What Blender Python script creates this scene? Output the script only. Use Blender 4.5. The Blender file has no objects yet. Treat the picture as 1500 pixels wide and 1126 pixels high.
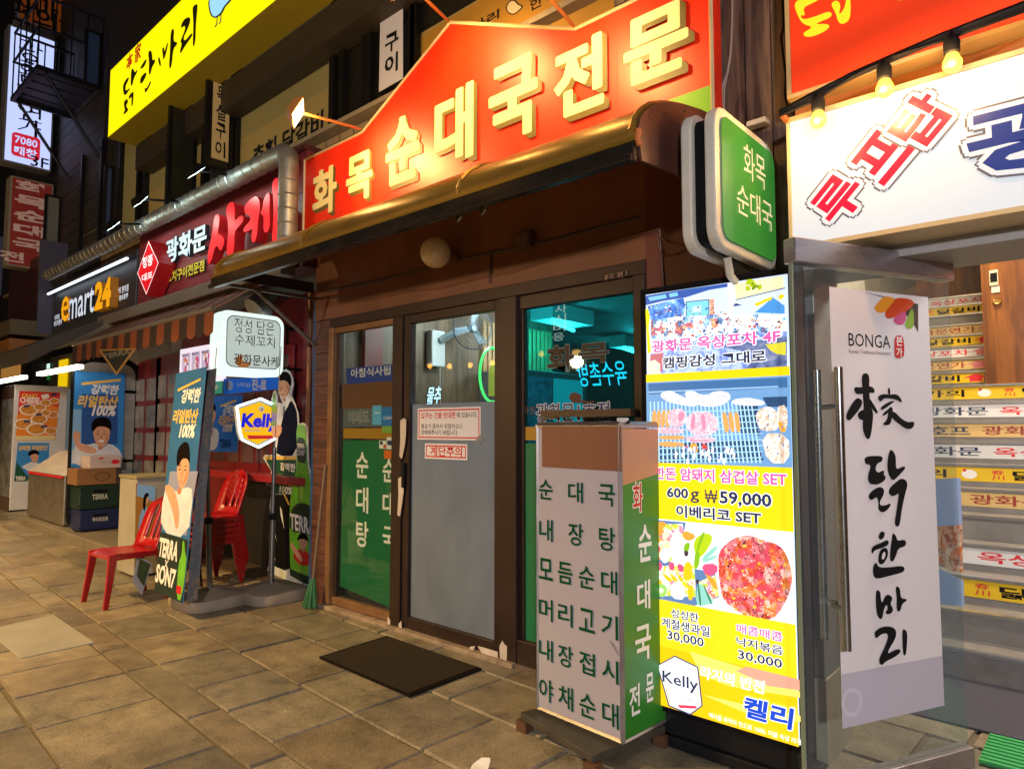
import bpy, bmesh, math, random
import numpy as np
from mathutils import Vector, Matrix
from mathutils.geometry import tessellate_polygon

# ------------------------------------------------------------------ camera, world, exposure
scn = bpy.context.scene
COL = scn.collection
FPX, HZ, VRX = 989.0, 627.0, 1632.0           # focal length, horizon and wall-normal vanishing point on the 1500 px photo
CAM = np.array([0.0, -3.182, 1.45])
_p = math.atan2(HZ - 563, FPX)
_v = np.array([VRX - 750, -(HZ - 563), FPX]); _v /= np.linalg.norm(_v)
_up = np.array([0, math.cos(_p), math.sin(_p)])
_y = _v - _up * np.dot(_v, _up); _y /= np.linalg.norm(_y)
_x = np.cross(_y, _up)
if _x[0] < 0: _x = -_x
ROT = np.stack([_x, _y, _up])                  # camera (right, up, forward) -> world
cd = bpy.data.cameras.new('camera'); cam = bpy.data.objects.new('camera', cd); COL.objects.link(cam)
cd.sensor_width = 36; cd.lens = 36 * FPX / 1500; cd.clip_start = 0.05; cd.clip_end = 400
cam.matrix_world = Matrix(((ROT[0][0], ROT[0][1], -ROT[0][2], CAM[0]), (ROT[1][0], ROT[1][1], -ROT[1][2], CAM[1]),
                           (ROT[2][0], ROT[2][1], -ROT[2][2], CAM[2]), (0, 0, 0, 1)))
scn.camera = cam
w = bpy.data.worlds.new('World'); scn.world = w; w.use_nodes = True
_bg = w.node_tree.nodes['Background']
_sky = w.node_tree.nodes.new('ShaderNodeTexSky'); _sky.sky_type = 'NISHITA'; _sky.sun_disc = False
_sky.sun_elevation = math.radians(-3.0); _sky.sun_rotation = math.radians(200)
w.node_tree.links.new(_sky.outputs[0], _bg.inputs[0]); _bg.inputs[1].default_value = 0.12
scn.view_settings.view_transform = 'Standard'; scn.view_settings.look = 'None'
scn.view_settings.exposure = 0.12; scn.view_settings.gamma = 1.0
scn.cycles.use_denoising = True
scn.cycles.max_bounces = 8; scn.cycles.transparent_max_bounces = 24
scn.cycles.sample_clamp_indirect = 4.0

rnd = random.Random(7)

# ------------------------------------------------------------------ photo pixel -> point on a real plane
def ray(u, v): return ROT @ np.array([u - 750.0, 563.0 - v, FPX])
def onY(u, v, Y=0.0):
    d = ray(u, v); t = (Y - CAM[1]) / d[1]; return Vector(CAM + t * d)
def onX(u, v, X):
    d = ray(u, v); t = (X - CAM[0]) / d[0]; return Vector(CAM + t * d)
def onZ(u, v, Z=0.0):
    d = ray(u, v); t = (Z - CAM[2]) / d[2]; return Vector(CAM + t * d)
def crop(s, ox, oy, pts): return [(ox + x / s, oy + y / s) for x, y in pts]

# ------------------------------------------------------------------ materials
def lin(c):
    if isinstance(c, str): c = [int(c[i:i + 2], 16) / 255 for i in (0, 2, 4)]
    return [x / 12.92 if x <= 0.04045 else ((x + 0.055) / 1.055) ** 2.4 for x in c]
MATS = {}
def mat(name, col, rough=0.55, metal=0.0, var=0.0, scale=6.0, bump=0.0, emit=0.0, spec=0.5, coat=0.0, stretch=(1, 1, 1)):
    if name in MATS: return MATS[name]
    m = bpy.data.materials.new(name); m.use_nodes = True; nt = m.node_tree; N = nt.nodes; L = nt.links
    b = N['Principled BSDF']; c = lin(col) + [1]
    b.inputs['Base Color'].default_value = c; b.inputs['Roughness'].default_value = rough; b.inputs['Metallic'].default_value = metal
    b.inputs['Specular IOR Level'].default_value = spec; b.inputs['Coat Weight'].default_value = coat
    if emit:
        b.inputs['Emission Color'].default_value = c; b.inputs['Emission Strength'].default_value = emit
        if emit > .3: b.inputs['Base Color'].default_value = [x * .3 for x in c[:3]] + [1]
    if var or bump:
        tc = N.new('ShaderNodeTexCoord'); mp = N.new('ShaderNodeMapping'); mp.inputs['Scale'].default_value = stretch
        L.new(tc.outputs['Object'], mp.inputs[0])
        n = N.new('ShaderNodeTexNoise'); n.inputs['Scale'].default_value = scale; n.inputs['Detail'].default_value = 8; n.inputs['Roughness'].default_value = 0.65
        L.new(mp.outputs[0], n.inputs['Vector'])
        if var:
            r = N.new('ShaderNodeMapRange'); r.inputs[1].default_value = 0.3; r.inputs[2].default_value = 0.7
            r.inputs[3].default_value = 1 - var; r.inputs[4].default_value = 1 + var; L.new(n.outputs[0], r.inputs[0])
            mx = N.new('ShaderNodeVectorMath'); mx.operation = 'SCALE'; mx.inputs[0].default_value = c[:3]
            L.new(r.outputs[0], mx.inputs['Scale']); L.new(mx.outputs[0], b.inputs['Base Color'])
            r2 = N.new('ShaderNodeMapRange'); r2.inputs[3].default_value = max(0.03, rough - 0.15); r2.inputs[4].default_value = min(1, rough + 0.15)
            L.new(n.outputs[0], r2.inputs[0]); L.new(r2.outputs[0], b.inputs['Roughness'])
        if bump:
            bp = N.new('ShaderNodeBump'); bp.inputs['Strength'].default_value = bump; bp.inputs['Distance'].default_value = 0.01
            L.new(n.outputs[0], bp.inputs['Height']); L.new(bp.outputs[0], b.inputs['Normal'])
    MATS[name] = m; return m
def glass(name, tint, refl=1.0, haze=0.0, hazecol=(0.5, 0.5, 0.5)):
    if name in MATS: return MATS[name]
    m = bpy.data.materials.new(name); m.use_nodes = True; nt = m.node_tree; N = nt.nodes; L = nt.links; N.remove(N['Principled BSDF'])
    o = N['Material Output']; t = N.new('ShaderNodeBsdfTransparent'); t.inputs[0].default_value = lin(tint) + [1]
    g = N.new('ShaderNodeBsdfGlossy'); g.inputs['Roughness'].default_value = 0.02
    f = N.new('ShaderNodeLayerWeight'); f.inputs[0].default_value = .5
    pw = N.new('ShaderNodeMath'); pw.operation = 'POWER'; pw.inputs[1].default_value = 5; L.new(f.outputs[1], pw.inputs[0])
    mu = N.new('ShaderNodeMath'); mu.operation = 'MULTIPLY_ADD'; mu.inputs[1].default_value = .9 * refl; mu.inputs[2].default_value = .04 * refl; L.new(pw.outputs[0], mu.inputs[0])
    mx = N.new('ShaderNodeMixShader'); L.new(mu.outputs[0], mx.inputs[0]); L.new(t.outputs[0], mx.inputs[1]); L.new(g.outputs[0], mx.inputs[2])
    out = mx
    if haze:
        d = N.new('ShaderNodeBsdfDiffuse'); d.inputs[0].default_value = list(hazecol) + [1]
        m2 = N.new('ShaderNodeMixShader'); m2.inputs[0].default_value = haze; L.new(mx.outputs[0], m2.inputs[1]); L.new(d.outputs[0], m2.inputs[2]); out = m2
    L.new(out.outputs[0], o.inputs[0]); MATS[name] = m; return m
def em(name, col, s=1.0, rough=0.35): return mat(name, col, rough, emit=s)
def wood(name, c1, c2, scale=3.0, rough=0.5, axis=(6, 6, 0.5), bump=0.15):
    if name in MATS: return MATS[name]
    m = mat(name, c1, rough); nt = m.node_tree; N = nt.nodes; L = nt.links; b = N['Principled BSDF']
    tc = N.new('ShaderNodeTexCoord'); mp = N.new('ShaderNodeMapping'); mp.inputs['Scale'].default_value = axis; L.new(tc.outputs['Object'], mp.inputs[0])
    n = N.new('ShaderNodeTexNoise'); n.inputs['Scale'].default_value = scale; n.inputs['Detail'].default_value = 9; n.inputs['Distortion'].default_value = 1.2; L.new(mp.outputs[0], n.inputs[0])
    cr = N.new('ShaderNodeValToRGB'); cr.color_ramp.elements[0].position = 0.35; cr.color_ramp.elements[1].position = 0.65
    cr.color_ramp.elements[0].color = lin(c1) + [1]; cr.color_ramp.elements[1].color = lin(c2) + [1]
    L.new(n.outputs[0], cr.inputs[0]); L.new(cr.outputs[0], b.inputs['Base Color'])
    bp = N.new('ShaderNodeBump'); bp.inputs['Strength'].default_value = bump; bp.inputs['Distance'].default_value = 0.01; L.new(n.outputs[0], bp.inputs['Height']); L.new(bp.outputs[0], b.inputs['Normal'])
    return m

def texmat(name, cols, scale=20, emit=0.0, kind='noise', rough=.5, dist=1.5):
    """a printed picture: several colours broken up by noise or by cells"""
    if name in MATS: return MATS[name]
    m = mat(name, cols[0], rough); nt = m.node_tree; N = nt.nodes; L = nt.links; b = N['Principled BSDF']; tc = N.new('ShaderNodeTexCoord')
    n = N.new('ShaderNodeTexNoise'); n.inputs['Scale'].default_value = scale; n.inputs['Detail'].default_value = 6; n.inputs['Roughness'].default_value = .7; n.inputs['Distortion'].default_value = dist; L.new(tc.outputs['Object'], n.inputs[0]); src = n.outputs[0]
    if kind == 'cell':
        v = N.new('ShaderNodeTexVoronoi'); v.inputs['Scale'].default_value = scale; mp = N.new('ShaderNodeVectorMath'); mp.operation = 'MULTIPLY_ADD'; mp.inputs[1].default_value = (.05, .05, .05); L.new(n.outputs[1], mp.inputs[0]); L.new(tc.outputs['Object'], mp.inputs[2]); L.new(mp.outputs[0], v.inputs['Vector'])
        sp = N.new('ShaderNodeSeparateColor'); L.new(v.outputs['Color'], sp.inputs[0]); mx = N.new('ShaderNodeMath'); mx.operation = 'MULTIPLY_ADD'; mx.inputs[1].default_value = .55; L.new(sp.outputs[0], mx.inputs[0]); m2 = N.new('ShaderNodeMath'); m2.operation = 'MULTIPLY'; m2.inputs[1].default_value = .5; L.new(n.outputs[0], m2.inputs[0]); L.new(m2.outputs[0], mx.inputs[2]); src = mx.outputs[0]
    cr = N.new('ShaderNodeValToRGB'); e = cr.color_ramp.elements; lo, hi = (.3, .7) if kind == 'noise' else (.15, .85)
    e[0].position = lo; e[0].color = lin(cols[0]) + [1]; e[1].position = hi; e[1].color = lin(cols[-1]) + [1]
    for i, c in enumerate(cols[1:-1]): q = e.new(lo + (hi - lo) * (i + 1) / (len(cols) - 1)); q.color = lin(c) + [1]
    L.new(src, cr.inputs[0]); L.new(cr.outputs[0], b.inputs['Base Color'])
    if emit: L.new(cr.outputs[0], b.inputs['Emission Color']); b.inputs['Emission Strength'].default_value = emit
    return m

# ------------------------------------------------------------------ objects
def tag(o, label=None, cat=None, group=None, kind=None):
    if label: o['label'] = label
    if cat: o['category'] = cat
    if group: o['group'] = group
    if kind: o['kind'] = kind
    return o
def thing(name, label, cat, loc=(0, 0, 0), group=None):
    o = bpy.data.objects.new(name, None); COL.objects.link(o); o.location = loc; o.empty_display_size = 0.1
    return tag(o, label, cat, group)
def base_loc(p):
    l = Vector((0, 0, 0))
    while p is not None: l += Vector(p.location); p = p.parent
    return l
def copy_tree(o, parent=None):
    c = o.copy(); COL.objects.link(c); c.parent = parent
    for ch in list(o.children): copy_tree(ch, c)
    return c

class MB:
    def __init__(s): s.v = []; s.f = []
    def add(s, vs, fs):
        k = len(s.v); s.v += [Vector(v) for v in vs]; s.f += [[i + k for i in f] for f in fs]; return s
    def box(s, a, b, rz=0.0, c=None):
        x0, y0, z0 = [min(p, q) for p, q in zip(a, b)]; x1, y1, z1 = [max(p, q) for p, q in zip(a, b)]
        vs = [Vector(p) for p in ((x0, y0, z0), (x1, y0, z0), (x1, y1, z0), (x0, y1, z0), (x0, y0, z1), (x1, y0, z1), (x1, y1, z1), (x0, y1, z1))]
        if rz:
            c = Vector(c) if c else Vector(((x0 + x1) / 2, (y0 + y1) / 2, 0)); R = Matrix.Rotation(rz, 3, 'Z'); vs = [R @ (q - c) + c for q in vs]
        return s.add(vs, [(0, 3, 2, 1), (4, 5, 6, 7), (0, 1, 5, 4), (1, 2, 6, 5), (2, 3, 7, 6), (3, 0, 4, 7)])
    def tube(s, pts, r, n=10, cap=True):
        pts = [Vector(p) for p in pts]; rs = r if isinstance(r, (list, tuple)) else [r] * len(pts); rings = []
        ref = Vector((0, 0, 1)); T0 = (pts[1] - pts[0]).normalized()
        if abs(T0.dot(ref)) > 0.95: ref = Vector((1, 0, 0))
        a = T0.cross(ref).normalized()
        for i, p in enumerate(pts):
            t = (pts[min(i + 1, len(pts) - 1)] - pts[max(i - 1, 0)]).normalized()
            a = a - t * a.dot(t)
            if a.length < 1e-4: a = t.cross(Vector((.3, 1, .2)))
            a.normalize(); b = t.cross(a)
            rings.append([p + rs[i] * (math.cos(q) * a + math.sin(q) * b) for q in [2 * math.pi * k / n for k in range(n)]])
        fs = []
        for i in range(len(rings) - 1):
            for k in range(n): fs.append((i * n + k, i * n + (k + 1) % n, (i + 1) * n + (k + 1) % n, (i + 1) * n + k))
        if cap: fs += [tuple(range(n))[::-1], tuple((len(rings) - 1) * n + k for k in range(n))]
        return s.add([v for g in rings for v in g], fs)
    def lathe(s, c, prof, n=20, axis='z'):
        c = Vector(c); vs = []; fs = []
        for r, h in prof:
            for k in range(n):
                q = 2 * math.pi * k / n; a, b = r * math.cos(q), r * math.sin(q)
                vs.append(c + (Vector((a, b, h)) if axis == 'z' else Vector((a, h, b)) if axis == 'y' else Vector((h, a, b))))
        for i in range(len(prof) - 1):
            for k in range(n): fs.append((i * n + k, i * n + (k + 1) % n, (i + 1) * n + (k + 1) % n, (i + 1) * n + k))
        return s.add(vs, fs)
    def poly(s, pts):
        pts = [Vector(p) for p in pts]; return s.add(pts, [tuple(t) for t in tessellate_polygon([pts])])
    def prism(s, pts, d):
        pts = [Vector(p) for p in pts]; d = Vector(d); n = len(pts); tr = [tuple(t) for t in tessellate_polygon([pts])]
        s.add(pts + [p + d for p in pts], tr + [tuple(i + n for i in t[::-1]) for t in tr] + [(i, (i + 1) % n, (i + 1) % n + n, i + n) for i in range(n)]); return s
    def build(s, name, m, parent=None, bevel=0.0, smooth=False, bseg=2):
        o_ = base_loc(parent) if parent else Vector((0, 0, 0))
        me = bpy.data.meshes.new(name); me.from_pydata([v - o_ for v in s.v], [], s.f); me.update()
        bm = bmesh.new(); bm.from_mesh(me)
        if bevel or smooth: bmesh.ops.remove_doubles(bm, verts=bm.verts, dist=1e-5)
        bmesh.ops.recalc_face_normals(bm, faces=bm.faces)
        if bevel: bmesh.ops.bevel(bm, geom=[e for e in bm.edges if len(e.link_faces) == 2 and e.calc_face_angle(0) > 0.5], offset=bevel, segments=bseg, affect='EDGES', profile=0.5)
        if smooth:
            for f in bm.faces: f.smooth = True
            for e in bm.edges:
                if len(e.link_faces) == 2 and e.calc_face_angle(0) > 0.7: e.smooth = False
        bm.to_mesh(me); bm.free()
        me.materials.append(m); o = bpy.data.objects.new(name, me); COL.objects.link(o); o.parent = parent
        return o
def single(mb, name, m, label, cat, group=None, **k): return tag(mb.build(name, m, None, **k), label, cat, group)
def struct(mb, name, m, **k): return tag(mb.build(name, m, None, **k), kind='structure')

_TXT = {}
def glyphs(s, bold=0.0, res=2):
    key = (s, bold, res)
    if key not in _TXT:
        cu = bpy.data.curves.new('lettering', 'FONT'); cu.body = s; cu.resolution_u = res; cu.offset = bold; cu.dimensions = '2D'; cu.fill_mode = 'BOTH'
        ob = bpy.data.objects.new('lettering', cu); me = bpy.data.meshes.new_from_object(ob)
        vs = [(v.co.x, v.co.y) for v in me.vertices]; fs = [tuple(p.vertices) for p in me.polygons]
        bpy.data.meshes.remove(me); bpy.data.objects.remove(ob); bpy.data.curves.remove(cu)
        x0 = min(v[0] for v in vs); x1 = max(v[0] for v in vs); y0 = min(v[1] for v in vs); y1 = max(v[1] for v in vs)
        _TXT[key] = ([((a - x0) / (x1 - x0), (b - y0) / (y1 - y0)) for a, b in vs], fs)
    return _TXT[key]
def chaikin(pts, it=2):
    for _ in range(it):
        q = []
        for i in range(len(pts)):
            a, b = pts[i], pts[(i + 1) % len(pts)]
            q += [(a[0] * .75 + b[0] * .25, a[1] * .75 + b[1] * .25), (a[0] * .25 + b[0] * .75, a[1] * .25 + b[1] * .75)]
        pts = q
    return pts

UNIQ = ('decal', 'mustard_strip', 'green_film', 'stripe', 'caption', 'film_band', 'chipped_paint', 'patch', 'panel', 'badge', 'green_strip')
class Panel:
    """a flat face with printed or applied matter: origin, unit right, unit up, outward normal"""
    def __init__(s, O, r, root, up=(0, 0, 1), step=0.0006):
        s.O = Vector(O); s.r = Vector(r).normalized(); u = Vector(up); s.u = (u - s.r * u.dot(s.r)).normalized(); s.n = s.r.cross(s.u)
        if s.n.dot(Vector(CAM) - s.O) < 0: s.n = -s.n
        s.root = root; s.k = 1; s.step = step; s.bins = {}
    @staticmethod
    def corners(bl, br, tl, root, **k):
        bl, br, tl = Vector(bl), Vector(br), Vector(tl); return Panel(bl, br - bl, root, up=tl - bl, **k)
    def hit(s, px, py):
        d = ray(px, py); n = np.array(s.n); t = np.dot(np.array(s.O) - CAM, n) / np.dot(d, n); return Vector(CAM + t * d)
    def uv(s, px, py):
        q = s.hit(px, py) - s.O; return q.dot(s.r), q.dot(s.u)
    def at(s, a, b, lift): return s.O + s.r * a + s.u * b + s.n * lift
    def lift(s):
        s.k += 1; return s.k * max(.00012, s.step * .2) if s.step > 0 else s.k * s.step
    def put(s, part, m, uvs, fs, l=None, key=None):
        l = s.lift() if l is None else l
        s.bins.setdefault((part, key or m.name), (MB(), m))[0].add([s.at(a, b, l) for a, b in uvs], fs)
    def polyuv(s, part, m, uvs, l=None, smooth=0, key=None):
        if smooth: uvs = chaikin(uvs, smooth)
        s.put(part, m, uvs, [tuple(t) for t in tessellate_polygon([[Vector((a, b, 0)) for a, b in uvs]])], l, key or ('p%d' % len(s.bins) if part in UNIQ else None))
    def poly(s, part, m, pts, l=None, smooth=0): s.polyuv(part, m, [s.uv(*p) for p in pts], l, smooth)
    def polys(s, part, m, many, smooth=0):
        l = s.lift()
        for p in many: s.poly(part, m, p, l, smooth)
    def rect(s, part, m, tl, br, l=None):
        a, b = s.uv(*tl), s.uv(*br); s.polyuv(part, m, [(a[0], b[1]), (b[0], b[1]), (b[0], a[1]), (a[0], a[1])], l)
    def disc(s, part, m, c, rx, ry=None, l=None, n=20, rot=0.0, uv=False):
        a, b = c if uv else s.uv(*c); ry = ry or rx; C, S = math.cos(rot), math.sin(rot)
        s.polyuv(part, m, [(a + rx * math.cos(t) * C - ry * math.sin(t) * S, b + rx * math.cos(t) * S + ry * math.sin(t) * C) for t in [2 * math.pi * k / n for k in range(n)]], l)
    def textbox(s, part, m, txt, u0, u1, v0, v1, bold=0.0, shear=0.0, rot=0.0, l=None, mirror=False, jit=0.0, grow=0.0, key=None):
        vs, fs = glyphs(txt, bold); W, H = u1 - u0, v1 - v0; cx, cy = (u0 + u1) / 2, (v0 + v1) / 2; out = []
        C, S = math.cos(rot), math.sin(rot); rr = random.Random(len(txt) + int(abs(u0) * 1000))
        for a, b in vs:
            if mirror: a = 1 - a
            x = (a - .5) * (W + 2 * grow) + (b - .5) * H * shear + rr.uniform(-jit, jit); y = (b - .5) * (H + 2 * grow) + rr.uniform(-jit, jit)
            out.append((cx + x * C - y * S, cy + x * S + y * C))
        s.put(part, m, out, fs, l, key or ('%s %d' % (txt, len(s.bins)) if part == 'lettering' else None))
    def box4(s, L, R, T, B): return s.uv(*L)[0], s.uv(*R)[0], s.uv(*B)[1], s.uv(*T)[1]
    def text(s, part, m, txt, L, R, T, B, **k): s.textbox(part, m, txt, *s.box4(L, R, T, B), **k)
    def dilated(s, part, m, txt, b, r, n=8, **k):
        key = k.pop('key', 'd%d' % len(s.bins)); R = k.get('rot', 0.0)
        for q in range(n): dx, dy = r * math.cos(2 * math.pi * q / n), r * math.sin(2 * math.pi * q / n); s.textbox(part, m, txt, b[0] + dx, b[1] + dx, b[2] + dy, b[3] + dy, key=key, **k)
        s.textbox(part, m, txt, *b, key=key, **k)
    def outlined(s, part, m, mo, txt, L, R, T, B, bold=0.02, edge=0.03, **k):
        b = s.box4(L, R, T, B); s.dilated('letter_edge', mo, txt, b, (b[3] - b[2]) * edge * 1.25, bold=min(bold, .02), **k); s.textbox(part, m, txt, *b, bold=bold, **k)
    def vtext(s, part, m, txt, top, bot, w, gap=0.12, **k):
        """characters stacked downwards; w = glyph width in metres"""
        key = 'v%d' % len(s.bins); a, b = s.uv(*top), s.uv(*bot); n = len(txt); h = (a[1] - b[1]) / n
        for i, ch in enumerate(txt):
            if ch == ' ': continue
            cu = a[0] + (b[0] - a[0]) * (i + .5) / n; v1 = a[1] - i * h; s.textbox(part, m, ch, cu - w / 2, cu + w / 2, v1 - h * (1 - gap / 2), v1 - h * gap / 2, key=key, **k)
    def slab(s, name, m, uvs, back, bevel=0.0, root=None, front=0.0):
        return MB().prism([s.at(a, b, front) for a, b in uvs], -s.n * back).build(name, m, root or s.root, bevel=bevel)
    def done(s):
        for (part, _), (mb, m) in s.bins.items(): mb.build(part, m, s.root)
        s.bins = {}
def wallpanel(Y, root, **k): return Panel((0, Y, 0), (1, 0, 0), root, **k)
def sidepanel(X, root, **k): return Panel((X, 0, 0), (0, 1, 0), root, **k)
def rrect(u0, u1, v0, v1, r, n=5):
    out = []
    for cx, cy, a0 in ((u1 - r, v0 + r, -90), (u1 - r, v1 - r, 0), (u0 + r, v1 - r, 90), (u0 + r, v0 + r, 180)):
        for k in range(n + 1):
            a = math.radians(a0 + 90 * k / n); out.append((cx + r * math.cos(a), cy + r * math.sin(a)))
    return out

# common materials
BLACK = mat('black_print', '0b0b0d', 0.7, spec=.15); INK = mat('dark_ink', '161517', 0.8, spec=.12); WHITE = mat('white_print', 'e6e3de', 0.55); NAVY = mat('navy_print', '1c2b66', 0.5)
DARKMETAL = mat('dark_metal', '1d1c1d', 0.45, 0.6, var=0.2); STEEL = mat('steel', '9a9a98', 0.28, 1.0, var=0.12, scale=4); GALV = mat('galvanised', '9ea09e', 0.48, .85, var=0.25, scale=9)
FRAME = mat('bronze_aluminium', '352621', 0.42, 0.35, var=0.2, scale=8, bump=0.03); GREYPLASTIC = mat('grey_plastic', 'b5b2aa', 0.5, var=0.08)
REDPRINT = mat('red_print', 'c0141c', 0.5); SKIN = mat('printed_skin', 'cf9a7c', 0.6, var=.1, scale=14); HAIR = mat('printed_hair', '140f0c', 0.95, spec=.05); SHIRT = mat('printed_shirt', 'cdd2dc', 0.6, var=.16, scale=9); SKINDK = mat('printed_skin_shade', 'b57b5c', 0.6)  # SKINDK: darker copy of the skin, paints shade into printed faces
GOLDP = mat('gold_print', 'e0b850', 0.5); GREENP = mat('green_print', '0d4a33', 0.5)

# ------------------------------------------------------------------ ground
PAVE = mat('pavement_stone', '857963', 0.42, var=.34, scale=6, bump=0.6)
def stone_mat():
    m = PAVE; nt = m.node_tree; N = nt.nodes; L = nt.links; b = N['Principled BSDF']
    src = b.inputs['Base Color'].links[0].from_socket
    at = N.new('ShaderNodeAttribute'); at.attribute_name = 'slab_tone'
    mx = N.new('ShaderNodeMix'); mx.data_type = 'RGBA'; mx.blend_type = 'MULTIPLY'; mx.inputs[0].default_value = 1
    L.new(src, mx.inputs[6]); L.new(at.outputs['Color'], mx.inputs[7])
    tc = N.new('ShaderNodeTexCoord'); n2 = N.new('ShaderNodeTexNoise'); n2.inputs['Scale'].default_value = 120; n2.inputs['Detail'].default_value = 4; L.new(tc.outputs['Object'], n2.inputs[0])
    n3 = N.new('ShaderNodeTexNoise'); n3.inputs['Scale'].default_value = 1.3; n3.inputs['Detail'].default_value = 6; L.new(tc.outputs['Object'], n3.inputs[0])
    r3 = N.new('ShaderNodeMapRange'); r3.inputs[1].default_value = 0.35; r3.inputs[2].default_value = 0.7; r3.inputs[3].default_value = 1.12; r3.inputs[4].default_value = 0.62; L.new(n3.outputs[0], r3.inputs[0])
    r2 = N.new('ShaderNodeMapRange'); r2.inputs[1].default_value = 0.3; r2.inputs[2].default_value = 0.7; r2.inputs[3].default_value = 0.62; r2.inputs[4].default_value = 1.32; L.new(n2.outputs[0], r2.inputs[0])
    mm = N.new('ShaderNodeMath'); mm.operation = 'MULTIPLY'; L.new(r2.outputs[0], mm.inputs[0]); L.new(r3.outputs[0], mm.inputs[1])
    vo = N.new('ShaderNodeTexVoronoi'); vo.inputs['Scale'].default_value = 9; vo.inputs['Randomness'].default_value = 1; L.new(tc.outputs['Object'], vo.inputs['Vector'])
    rs_ = N.new('ShaderNodeMapRange'); rs_.inputs[1].default_value = .05; rs_.inputs[2].default_value = .12; rs_.inputs[3].default_value = .6; rs_.inputs[4].default_value = 1; L.new(vo.outputs['Distance'], rs_.inputs[0])
    n4 = N.new('ShaderNodeTexNoise'); n4.inputs['Scale'].default_value = 3.2; n4.inputs['Detail'].default_value = 10; n4.inputs['Roughness'].default_value = .75; L.new(tc.outputs['Object'], n4.inputs[0])
    r4_ = N.new('ShaderNodeMapRange'); r4_.inputs[1].default_value = .52; r4_.inputs[2].default_value = .62; r4_.inputs[3].default_value = 1; r4_.inputs[4].default_value = .72; L.new(n4.outputs[0], r4_.inputs[0])
    m5 = N.new('ShaderNodeMath'); m5.operation = 'MULTIPLY'; L.new(rs_.outputs[0], m5.inputs[0]); L.new(r4_.outputs[0], m5.inputs[1]); m6 = N.new('ShaderNodeMath'); m6.operation = 'MULTIPLY'; L.new(m5.outputs[0], m6.inputs[0]); L.new(mm.outputs[0], m6.inputs[1]); mm = m6
    sc = N.new('ShaderNodeVectorMath'); sc.operation = 'SCALE'; L.new(mx.outputs[2], sc.inputs[0]); L.new(mm.outputs[0], sc.inputs['Scale']); L.new(sc.outputs[0], b.inputs['Base Color'])
    bp = N.new('ShaderNodeBump'); bp.inputs['Strength'].default_value = 0.25; bp.inputs['Distance'].default_value = 0.004; L.new(n2.outputs[0], bp.inputs['Height'])
    old = b.inputs['Normal'].links[0].from_node; L.new(old.outputs[0], bp.inputs['Normal']); L.new(bp.outputs[0], b.inputs['Normal'])
stone_mat()
struct(MB().add([(-120, -60, -.014), (120, -60, -.014), (120, 120, -.014), (-120, 120, -.014)], [(0, 1, 2, 3)]), 'ground', mat('joint_mortar', '5f5443', 0.9, var=0.3, scale=30))
def paving():
    R = Matrix.Rotation(math.radians(-2.6), 3, 'Z'); c = Vector((-5, -1.43, 0)); me = bpy.data.meshes.new('paving'); vs = []; fs = []; tone = []
    rows = [1.3, .8, .35, -.1, -.52, -.98, -1.42, -1.6]; y = -1.6
    while y > -6.5: y -= rnd.choice((.5, .56, .44)); rows.append(y)
    rr = random.Random(3)
    for a, b in zip(rows[:-1], rows[1:]):
        band = abs(a - b) < .25; x = -24 + rr.random()
        while x < 5:
            wd = rr.uniform(.5, .95) if band else rr.uniform(.4, .82)
            g = .003 + rr.random() * .005; z = rr.uniform(-.004, .001); e = .008
            x0, x1, y0, y1 = x + g, x + wd - g, b + g, a - g
            ring = lambda o, zz: [(x0 + o, y0 + o, zz), (x1 - o, y0 + o, zz), (x1 - o, y1 - o, zz), (x0 + o, y1 - o, zz)]
            j = [rr.uniform(-.006, .006) for _ in range(8)]
            k = len(vs); lo = ring(0, -.02); hi = ring(e, z)
            for i in range(4): lo[i] = (lo[i][0] + j[i], lo[i][1] + j[i + 4], lo[i][2]); hi[i] = (hi[i][0] + j[i], hi[i][1] + j[i + 4], hi[i][2] + rr.uniform(-.0015, .0015))
            vs += [R @ (Vector(p) - c) + c for p in lo + hi]
            fs += [(k + 4, k + 5, k + 6, k + 7)] + [(k + i, k + (i + 1) % 4, k + 4 + (i + 1) % 4, k + 4 + i) for i in range(4)]
            t = rr.uniform(.72, 1.18); wm = rr.uniform(-.05, .06); tone += [(t * (1 + wm), t, t * (1 - wm), 1)] * 5
            x += wd
    me.from_pydata(vs, [], fs); at = me.attributes.new('slab_tone', 'FLOAT_COLOR', 'FACE')
    for i, t in enumerate(tone): at.data[i].color = t
    me.materials.append(PAVE); o = bpy.data.objects.new('paving', me); COL.objects.link(o); tag(o, kind='structure')
paving()
P = [onZ(u, v, .006) for u, v in ((-20, 922), (78, 899), (139, 940), (30, 963))]
struct(MB().prism([Vector(p) for p in P], (0, 0, -.03)), 'concrete_cover', mat('smooth_concrete', '8f8a80', 0.6, var=0.12, scale=3, bump=.1), bevel=.004)

# ------------------------------------------------------------------ the soup restaurant
XL, XR = -5.1, -1.38
BROWN = mat('brown_paint', '6c4028', 0.5, var=0.35, scale=2.5, bump=0.25, stretch=(1, 1, .35)); REDBROWN = mat('red_brown_paint', '5c2c22', 0.5, var=0.3, scale=3, bump=.2, stretch=(1, 1, .3))
DARKPLANK = wood('dark_plank', '3a281f', '6e5544', 3, 0.55, (7, 7, .6)); SIDING = wood('dark_siding', '3c2420', '60392f', 3, 0.5, (.6, 6, 7))
HONEY = wood('honey_wood', '5c3414', '8d561f', 2.2, 0.35, (5, 5, .45), bump=.06)
rest = thing('restaurant_building', 'brown restaurant front with sliding glass door under a red gabled sign', 'shopfront', (-3.3, 0, 0))
w_ = MB().box((XL, 0, 2.365), (-1.86, .12, 3.16)); w_.build('wall', BROWN, rest)
MB().box((-1.86, 0, 0), (-1.42, .3, 3.16)).build('wall', REDBROWN, rest)
pl = MB(); 
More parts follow.
